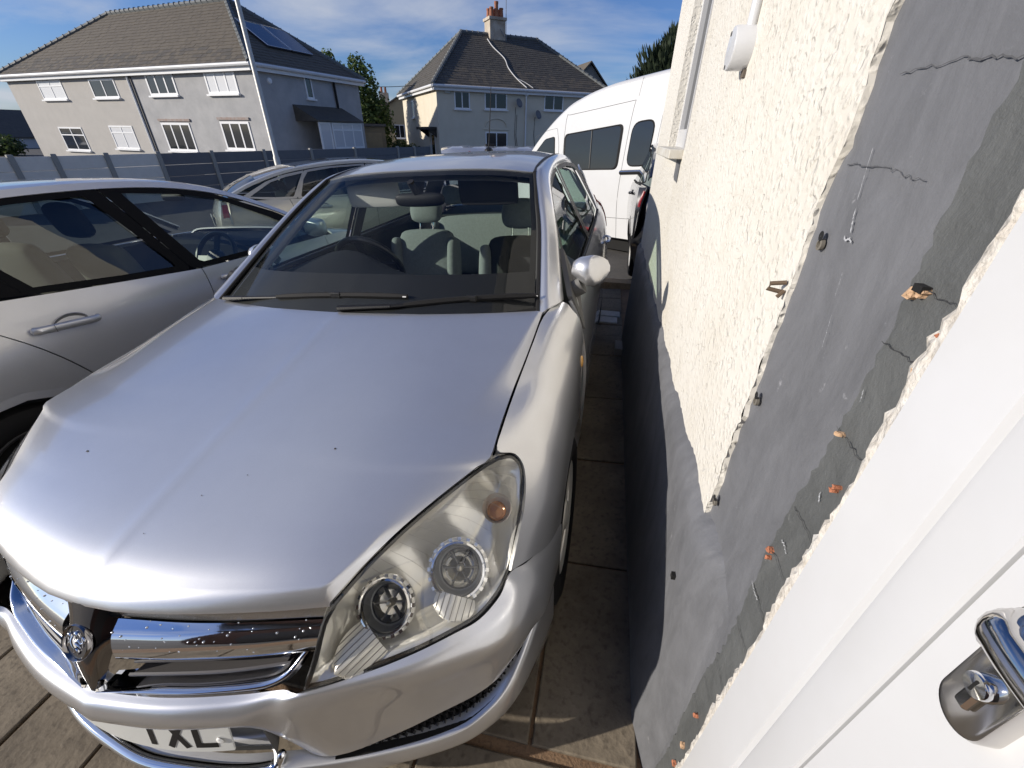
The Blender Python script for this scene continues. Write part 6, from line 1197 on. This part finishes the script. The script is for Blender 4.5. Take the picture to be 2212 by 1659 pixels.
# cream house in the middle
h2 = empty('cream_semi_house', 'cream rendered house with hipped slate roof and central chimney, middle background', 'house', frame((-10.5, 27.7), (.804, .595)))
CRM = render_mat('cream_render', (0.68, 0.62, 0.50), (0.62, 0.56, 0.44))
roof2 = hip_house(h2, 12.1, 9.5, -.9, 3.97, 7.2, 3.3, 8.85, [(12.1, CRM)], rs, 300, 1)
for (x0, x1, z0, z1, c) in ((1.07, 2.05, 2.80, 3.7, 2), (3.0, 4.5, 2.84, 3.71, 2), (7.13, 8.55, 2.9, 3.75, 2), (3.02, 4.54, .7, 1.65, 2)): house_window(h2, ID, x0, x1, z0, z1, .07, c)
LWM = Matrix(((0, 1, 0, 0), (1, 0, 0, 0), (0, 0, 1, 0), (0, 0, 0, 1)))          # left wall: x along depth, -y outwards
house_window(h2, LWM, 5.85, 6.6, 2.45, 3.45, .07, 1)
b = MB(); b.tube([V(3.76 + .72 * math.cos(rad(a)), -.02, 1.95 + .42 * math.sin(rad(a))) for a in range(0, 181, 12)], .035, 6); b.tube([(2.9, -.02, 1.78), (4.62, -.02, 1.78)], .03, 6); b.build('arch_moulding', CRM, h2)
b = MB(); b.tube([(5.80, -.07, 3.85), (5.82, -.07, -.5)], .05, 8); b.box((5.70, -.15, 3.62), (5.92, -.01, 3.85)); b.build('downpipe', WHITEP, h2)
b = MB(); b.box((.5, -.09, 3.55), (.82, -.003, 3.75), bev=.01); b.build('alarm_box', pm('alarm', (0.55, 0.52, 0.45), .5), h2)
for (x, z) in ((5.18, 3.2), (6.56, 2.62)):
    b = MB(); Mx = Matrix.Translation((x, -.32, z)) @ Matrix.Rotation(rad(70), 4, 'X') @ Matrix.Rotation(rad(20), 4, 'Y'); b.lathe([(.26, .05), (.2, .02), (.1, .004), (.001, 0)], 20, Mx); b.tube([(x, -.32, z), (x + .1, -.02, z - .1)], .02, 6); b.tube([(x, -.34, z - .2), (x + .05, -.6, z - .12)], .014, 6); b.build('satellite_dish', pm('dish_grey', (0.16, 0.16, 0.17), .6), h2)
b = MB()
for (x, z1_) in ((5.0, 3.0), (5.1, 2.6), (6.4, 2.5)): b.tube([(x + .1, -.015, z1_), (x + .05, -.015, 1.5), (x + .2, -.015, .6)], .014, 5)
b.build('wall_cable', BLACKPL, h2)
b = MB(); b.box((.4, -.75, 1.72), (2.6, -.01, 1.86), LWM); b.add([LWM @ V(*p) for p in ((.5, -.6, 1.72), (.5, -.01, 1.72), (.5, -.01, 1.3), (.6, -.6, 1.72), (.6, -.01, 1.72), (.6, -.01, 1.3))], [[0, 1, 2], [3, 4, 5], [0, 3, 5, 2]]); b.add([LWM @ V(*p) for p in ((2.4, -.6, 1.72), (2.4, -.01, 1.72), (2.4, -.01, 1.3), (2.5, -.6, 1.72), (2.5, -.01, 1.72), (2.5, -.01, 1.3))], [[0, 1, 2], [3, 4, 5], [0, 3, 5, 2]]); b.build('door_canopy', pm('dark_wood', (0.03, 0.028, 0.025), .6), h2, smooth=False)
house_window(h2, LWM, .9, 1.9, -.5, 1.55, .1, 1, 0, PANE, False, 'front_door')
# chimney with pots and aerial mast
CHM = render_mat('chimney_render', (0.55, 0.50, 0.42), (0.34, 0.27, 0.20), 2.5); cx0 = 5.15; cyy = 4.3
b = MB(); b.box((cx0, cyy, 6.0), (cx0 + 1.1, cyy + 1.0, 7.95)); b.box((cx0 - .08, cyy - .08, 7.95), (cx0 + 1.18, cyy + 1.08, 8.1)); ch = b.build('chimney', CHM, roof2, smooth=False)
for k, (px, py) in enumerate(((.2, .25), (.55, .25), (.9, .25), (.2, .75), (.55, .75), (.9, .75))):
    hgt = .8 if k == 1 else .5; b = MB(); b.lathe([(.15, 8.08), (.12, 8.1 + hgt * .8), (.14, 8.1 + hgt * .85), (.14, 8.1 + hgt), (.08, 8.1 + hgt)], 14, Matrix.Translation((cx0 + px, cyy + py, 0))); b.build('chimney_pot', pm('terracotta', (0.33, 0.13, 0.07), .8), ch)
b = MB(); b.tube([(cx0 + 1.14, cyy - .02, 6.9), (cx0 + 1.14, cyy - .02, 9.6)], .02, 6); b.tube([(cx0 + .7, cyy - .06, 7.5), (cx0 + 1.0, cyy - .06, 7.1)], .02, 5); b.build('aerial_mast', pm('mast', (0.25, 0.25, 0.26), .5, .6), ch)
b = MB(); sl = lambda x, y: 3.91 + (7.2 - 3.91) * (y + .28) / (4.75 + .28) + .07; P = [V(4.9, 4.2, sl(0, 4.2)), V(5.0, 3.4, sl(0, 3.4)), V(5.35, 2.4, sl(0, 2.4)), V(5.25, 1.5, sl(0, 1.5)), V(5.4, .6, sl(0, .6)), V(5.75, -.2, sl(0, -.2))]; b.tube(spl(P, 5), .028, 6); b.tube(spl([V(5.4, .6, sl(0, .6)), V(5.9, .2, sl(0, .2)), V(6.2, -.2, sl(0, -.2))], 4), .02, 5); b.build('roof_cable', pm('white_cable', (0.6, 0.6, 0.6), .6), roof2)
# gabled house behind on the right, far house on the left, distant houses
def gable_house(name, label, org, xd, W_, D_, ze, zr, wm, rm, chim=None, wins=()):
    h = empty(name, label, 'house', frame(org, xd)); zb = -1.5
    b = MB(); b.add([V(0, 0, zb), V(W_, 0, zb), V(W_, 0, ze), V(W_ / 2, 0, zr), V(0, 0, ze), V(0, D_, zb), V(W_, D_, zb), V(W_, D_, ze), V(W_ / 2, D_, zr), V(0, D_, ze)], [[0, 1, 2, 3, 4], [5, 6, 7, 8, 9], [0, 5, 9, 4], [1, 2, 7, 6]]); b.build('wall', wm, h, smooth=False)
    b = MB(); o_ = .25; dz_ = (zr - ze) / (W_ / 2) * o_
    b.add([V(-o_, -o_, ze - dz_ + .02), V(W_ / 2, -o_, zr + .02), V(W_ / 2, D_ + o_, zr + .02), V(-o_, D_ + o_, ze - dz_ + .02), V(W_ + o_, -o_, ze - dz_ + .02), V(W_ + o_, D_ + o_, ze - dz_ + .02), V(-o_, -o_, ze - dz_ + .14), V(W_ / 2, -o_, zr + .16), V(W_ / 2, D_ + o_, zr + .16), V(-o_, D_ + o_, ze - dz_ + .14), V(W_ + o_, -o_, ze - dz_ + .14), V(W_ + o_, D_ + o_, ze - dz_ + .14)], [[6, 7, 8, 9], [7, 10, 11, 8], [0, 1, 7, 6], [1, 4, 10, 7], [0, 6, 9, 3], [4, 5, 11, 10], [3, 9, 8, 2], [2, 8, 11, 5]]); rf = b.build('roof', rm, h, smooth=False)
    if chim:
        b = MB(); b.box((chim[0] - .45, chim[1] - .35, ze), (chim[0] + .45, chim[1] + .35, chim[2])); c = b.build('chimney', CHM, rf, smooth=False)
        for k in (-.2, .2): b = MB(); b.lathe([(.12, 0), (.1, .5), (.001, .5)], 10, Matrix.Translation((chim[0] + k, chim[1], chim[2]))); b.build('chimney_pot', MATS['terracotta'], c)
    for w_ in wins: house_window(h, ID, *w_)
    return h
gable_house('gabled_house', 'gable end with a dark roof rising behind the cream house', (-4.4, 43.5), (.9, .45), 3.6, 8, 5.0, 6.75, render_mat('grey_gable', (0.30, 0.29, 0.27), (0.24, 0.23, 0.21)), SLATES[0], None, ((1.1, 2.2, 4.0, 5.4, .1, 1),))
gable_house('terraced_house', 'small cream terraced house with chimney seen between the tree and the cream house', (-24.6, 45), (.93, .36), 7, 8, 2.6, 4.6, render_mat('ochre_render', (0.50, 0.40, 0.24), (0.44, 0.36, 0.22)), SLATES[0], (1.7, 2.5, 5.0), ((2.6, 3.6, 1.0, 2.2), (4.6, 5.6, 1.0, 2.2)))
gable_house('distant_house', 'white distant house under a dark roof at the far left edge', (-70, 35.5), (.98, -.18), 9, 8, .6, 2.9, render_mat('far_white', (0.50, 0.50, 0.50), (0.44, 0.44, 0.45)), SLATES[1], None, ((1.5, 2.6, -.3, .5), (5, 6, -.3, .5)))
gable_house('distant_terrace', 'long dark-roofed distant terrace beyond the white far-left house', (-92, 50), (.98, -.18), 30, 9, 1.2, 2.9, render_mat('far_grey', (0.16, 0.17, 0.19), (0.13, 0.14, 0.16)), pm('far_slate', (0.05, 0.055, 0.07), .8), None, ((4, 5.2, -.6, .4), (9, 10.2, -.6, .4), (14, 15.2, -.6, .4)))
# tan garage
gg = empty('tan_garage', 'flat-roofed tan garage between the grey semis and the tree', 'garage', frame((-17.3, 28.4), (.88, .47)))
TAN = render_mat('tan_render', (0.30, 0.25, 0.16), (0.25, 0.21, 0.14))
b = MB(); b.box((0, 0, -.8), (2.6, 5, 1.86)); b.build('wall', TAN, gg, smooth=False); b = MB(); b.box((-.1, -.1, 1.86), (2.7, 5.1, 2.0)); b.build('roof', pm('felt', (0.16, 0.15, 0.14), .9), gg, smooth=False); b = MB(); b.box((.25, -.04, -.7), (2.35, -.002, 1.5)); gd = b.build('garage_door', pm('garage_door', (0.38, 0.31, 0.19), .7, noise=(4, .6, (0.32, 0.26, 0.16))), gg, smooth=False); b = MB(); b.box((1.25, -.07, .5), (1.35, -.04, .62)); b.build('handle', BLACKPL, gd, smooth=False)
# ------------------------------------------------------------------ fence of concrete posts and boards
CONC = pm('concrete_post', (0.33, 0.32, 0.29), .9, bump=(60, .3)); FPAL = pm('pale_board', (0.78, 0.74, 0.66), .7, noise=(5, .5, (0.70, 0.66, 0.58))); FDRK = pm('grey_board', (0.15, 0.152, 0.16), .65, noise=(5, .5, (0.13, 0.132, 0.14)))
fence = empty('panel_fence', 'long fence of grey boards between concrete posts beyond the parked cars', 'fence')
import_px = [(-66.5, .039), (-62.6, .039), (-59.07, .0381), (-56.46, .0371), (-52.96, .0368), (-49.08, .0363), (-44.67, .0349), (-39.91, .0338), (-35.21, .0307), (-30.54, .0289), (-25.72, .0268), (-23.8, .0255), (-21.9, .0248)]
FZ = .90; pts = []
A_ = V(-14.75, 8.7, 0); B_ = V(-10.75, 22.3, 0)
for (a, t_) in import_px:
    # intersect the bearing with the straight fence line
    d = V(math.sin(rad(a)), math.cos(rad(a)), 0); e_ = B_ - A_; den = d.x * e_.y - d.y * e_.x; k = (A_.x * e_.y - A_.y * e_.x) / den; pts.append(d * k)
for i, p in enumerate(pts):
    zg = -.75; b = MB(); e_ = (B_ - A_).normalized(); n_ = V(e_.y, -e_.x, 0); Mx = Matrix(((n_.x, e_.x, 0, p.x), (n_.y, e_.y, 0, p.y), (0, 0, 1, 0), (0, 0, 0, 1)))
    b.box((-.06, -.06, zg), (.07, .06, FZ + .05), Mx, bev=.012); b.build('post', CONC, fence, smooth=False)
    if i + 1 < len(pts):
        ln = (pts[i + 1] - p).length; nb = 5; hb = (FZ + .0 - zg) / nb; pn = None
        for k in range(nb):
            b = MB(); b.box((-.022 + .004 * (k % 2), .058, zg + k * hb + .004), (.022 + .004 * (k % 2), ln - .058, zg + (k + 1) * hb - .004), Mx, bev=.004); o = b.build('board', FPAL if i < 5 else FDRK, fence, smooth=False)
# street lamp post
lp_ = empty('street_lamp', 'tall pale street lamp post in front of the grey semis', 'street lamp', Matrix.Translation((-10.65, 13.25, -.6)))
b = MB(); b.tube([(0, 0, 0), (0, 0, 1.4), (0, 0, 1.45), (0, 0, 7.2)], [.095, .095, .075, .055], 14); b.build('post', pm('galvanised', (0.55, 0.54, 0.50), .5, .3, noise=(6, .5, (0.47, 0.46, 0.43))), lp_)
b = MB(); b.tube(spl([(0, 0, 7.2), (.05, -.02, 7.5), (.35, -.15, 7.75), (.9, -.35, 7.85)], 4), .035, 8); b.build('arm', MATS['galvanised'], lp_); soft_box('lantern', (.8, -.5, 7.78), (1.45, -.25, 7.95), .04, GREYPL, lp_)
# overhead cable
b = MB(); b.tube(spl([(-20.5, 30.5, 4.35), (-16, 31.5, 4.15), (-12.6, 32.4, 4.35)], 6), .018, 5); tag(b.build('overhead_cable', BLACKPL), 'thin cable strung from the tree to the cream house roof', 'cable')
# ------------------------------------------------------------------ trees and bushes
def leaf_mat(name, c1, c2):
    m = bpy.data.materials.new(name); t, bs = nodes(m); bs.inputs['Roughness'].default_value = .6; geo = t.nodes.new('ShaderNodeNewGeometry')
    n = t.nodes.new('ShaderNodeTexNoise'); n.inputs['Scale'].default_value = 3.0; t.links.new(geo.outputs['Position'], n.inputs['Vector']); r1 = t.nodes.new('ShaderNodeValToRGB'); r1.color_ramp.elements[0].position = .35; r1.color_ramp.elements[1].position = .65; r1.color_ramp.elements[0].color = (*c1, 1); r1.color_ramp.elements[1].color = (*c2, 1); t.links.new(n.outputs['Fac'], r1.inputs[0]); t.links.new(r1.outputs[0], bs.inputs['Base Color'])
    tl = t.nodes.new('ShaderNodeBsdfTranslucent'); t.links.new(r1.outputs[0], tl.inputs[0]); mxx = t.nodes.new('ShaderNodeMixShader'); mxx.inputs[0].default_value = .35; o_ = t.nodes['Material Output']; t.links.new(bs.outputs[0], mxx.inputs[1]); t.links.new(tl.outputs[0], mxx.inputs[2]); t.links.new(mxx.outputs[0], o_.inputs[0]); return m
BARK = pm('bark', (0.09, 0.07, 0.05), .9, bump=(20, .6))
def tree(name, label, base, clumps, nl, ls, mat, cat='tree', droop=.3, seed=1, trunk=.18, spiky=False):
    r_ = random.Random(seed); root = empty(name, label, cat, Matrix.Translation(base)); vs = []; fs = []
    tot = sum(c[3] ** 2 for c in clumps)
    for (cx, cy, cz, R_, zs) in [(c[0], c[1], c[2], c[3], c[4] if len(c) > 4 else 1) for c in clumps]:
        for k in range(int(nl * R_ * R_ / tot)):
            d = V(r_.gauss(0, 1), r_.gauss(0, 1), r_.gauss(0, 1)).normalized(); rr_ = R_ * r_.uniform(.45, 1.0) ** .6 * (1 + .18 * math.sin(d.x * 9 + cz) * math.sin(d.z * 7 + cx))
            p = V(cx, cy, cz) + V(d.x * rr_, d.y * rr_, d.z * rr_ * zs); n_ = (d + V(r_.gauss(0, .6), r_.gauss(0, .6), r_.gauss(0, .6))).normalized(); a = n_.cross(V(0, 0, 1)); a = a.normalized() if a.length > .01 else V(1, 0, 0); b_ = n_.cross(a)
            if spiky: b_ = (d + V(0, 0, .8)).normalized() * 2.2; a = a * .5
            w = ls * r_.uniform(.6, 1.2); i0 = len(vs); vs += [p - a * w * .5, p + b_ * w * .45 - a * w * .1, p + b_ * w * .1 + a * w * .55, p - b_ * w * .5 + a * w * .05]; fs.append([i0, i0 + 1, i0 + 2, i0 + 3])
    mesh_obj('crown', vs, fs, mat, root, smooth=False, fix=False)
    b = MB(); top = max(clumps, key=lambda c: c[2]); b.tube(spl([(0, 0, -.5), (.05, .02, top[2] * .35), (top[0] * .4, top[1] * .4, top[2] * .65), (top[0], top[1], top[2])], 4), [trunk * (1 - .8 * k / 12) for k in range(13)], 8)
    for c in clumps: b.tube([(0, 0, c[2] * .45), (c[0] * .6, c[1] * .6, c[2] * .75), (c[0], c[1], c[2])], [trunk * .5, trunk * .3, trunk * .12], 6)
    b.build('trunk', BARK, root); return root
LEAF1 = leaf_mat('leaf_fresh', (0.055, 0.10, 0.025), (0.12, 0.17, 0.045)); LEAF2 = leaf_mat('leaf_conifer', (0.018, 0.032, 0.018), (0.045, 0.062, 0.030)); LEAF3 = leaf_mat('leaf_bush', (0.04, 0.075, 0.02), (0.09, 0.12, 0.035))
tree('leafy_tree', 'leafy green tree behind the right end of the grey semis', (-17.7, 31.2, -.8), [(-.2, 0, 3.8, 1.9, 1.2), (-1.5, .2, 5.0, 1.2, 1.3), (.5, 0, 4.8, 1.2, 1.4), (1.0, .1, 2.8, 1.5, 1.1), (-.6, -.2, 2.0, 1.8, 1), (-2.6, .3, 4.6, 1.3), (.3, .2, 6.0, .55, 1.4), (-1.7, .2, 6.2, .6, 1.4), (1.5, 0, 3.6, .9, 1.2), (1.1, 0, 1.3, 1.2), (-2.8, .2, 5.8, .5, 1.3)], 13000, .20, LEAF1, seed=4)
tree('conifer_tree', 'dark conifer rising behind the white minibus roof', (3.2, 38.5, -.8), [(0, 0, 5.2, 2.6, 1.2), (-1.2, 0, 4.6, 1.8, 1.2), (.3, 0, 7.2, 1.5, 1.3), (1.6, 0, 6.6, 1.6, 1.3), (-1.9, 0, 5.0, 1.0, 1.2), (-.9, 0, 6.4, 1.1, 1.3), (2.4, 0, 8.0, 1.2, 1.4)], 9000, .30, LEAF2, seed=7, spiky=True, trunk=.3)
tree('distant_tree', 'tip of a distant green tree showing over the cream house roof', (-5.55, 50.5, -1), [(0, 0, 7.6, .9, 1), (.6, 0, 7.2, .8), (-.6, 0, 7.0, .9), (0, 0, 5.5, 1.6)], 2500, .26, LEAF1, seed=9, trunk=.25)
tree('garden_bush', 'green bush at the garden end beside the tan garage', (-14.2, 30.0, -.8), [(0, 0, 1.3, .8, .8), (.8, .3, 1.1, .7, .8)], 2500, .13, LEAF3, 'bush', seed=12, trunk=.06)
tree('roadside_bush', 'dark green bush in front of the far-left distant houses', (-46.5, 27.5, -.6), [(0, 0, .9, 1.1, .8), (1.2, 0, .8, .9, .8), (-1.2, 0, .6, .8, .7)], 2500, .2, LEAF3, 'bush', seed=13, trunk=.08)
tree('dark_hedge', 'dark hedge along the road at the far left behind the fence', (-30.5, 14.6, -.9), [(-3, 0, .7, .9, .8), (-1.6, 0, .6, .9, .8), (0, 0, .65, .9, .8), (1.4, .3, .6, .9, .8), (2.8, .6, .6, .9, .8)], 4000, .16, LEAF2, 'hedge', seed=15, trunk=.05)
# white parked van far left
fv = empty('far_white_van', 'tiny white van parked on the road at the far left', 'van', Matrix.Translation((-36.0, 19.6, -.45)) @ Matrix.Rotation(rad(80), 4, 'Z'))
b = MB(); b.prism([(0, .35), (0, 1.0), (.7, 1.15), (1.2, 1.65), (4.2, 1.7), (4.3, .35)], -.85, .85, Matrix(((0, 0, 1, 0), (1, 0, 0, 0), (0, 1, 0, 0), (0, 0, 0, 1)))); b.build('body', VAN, fv, smooth=False)
b = MB(); b.prism([(.8, 1.15), (1.25, 1.58), (1.9, 1.58), (1.9, 1.15)], -.86, .86, Matrix(((0, 0, 1, 0), (1, 0, 0, 0), (0, 1, 0, 0), (0, 0, 0, 1)))); b.build('window', PANE, fv, smooth=False)
for x in (-.7, .7):
    for y in (.8, 3.5): b = MB(); b.lathe([(.33, -.1), (.33, .1), (.001, .1)], 16, Matrix.Translation((x, y, .33)) @ Matrix.Rotation(rad(90), 4, 'Y')); b.build('wheel', RUBBER, fv)
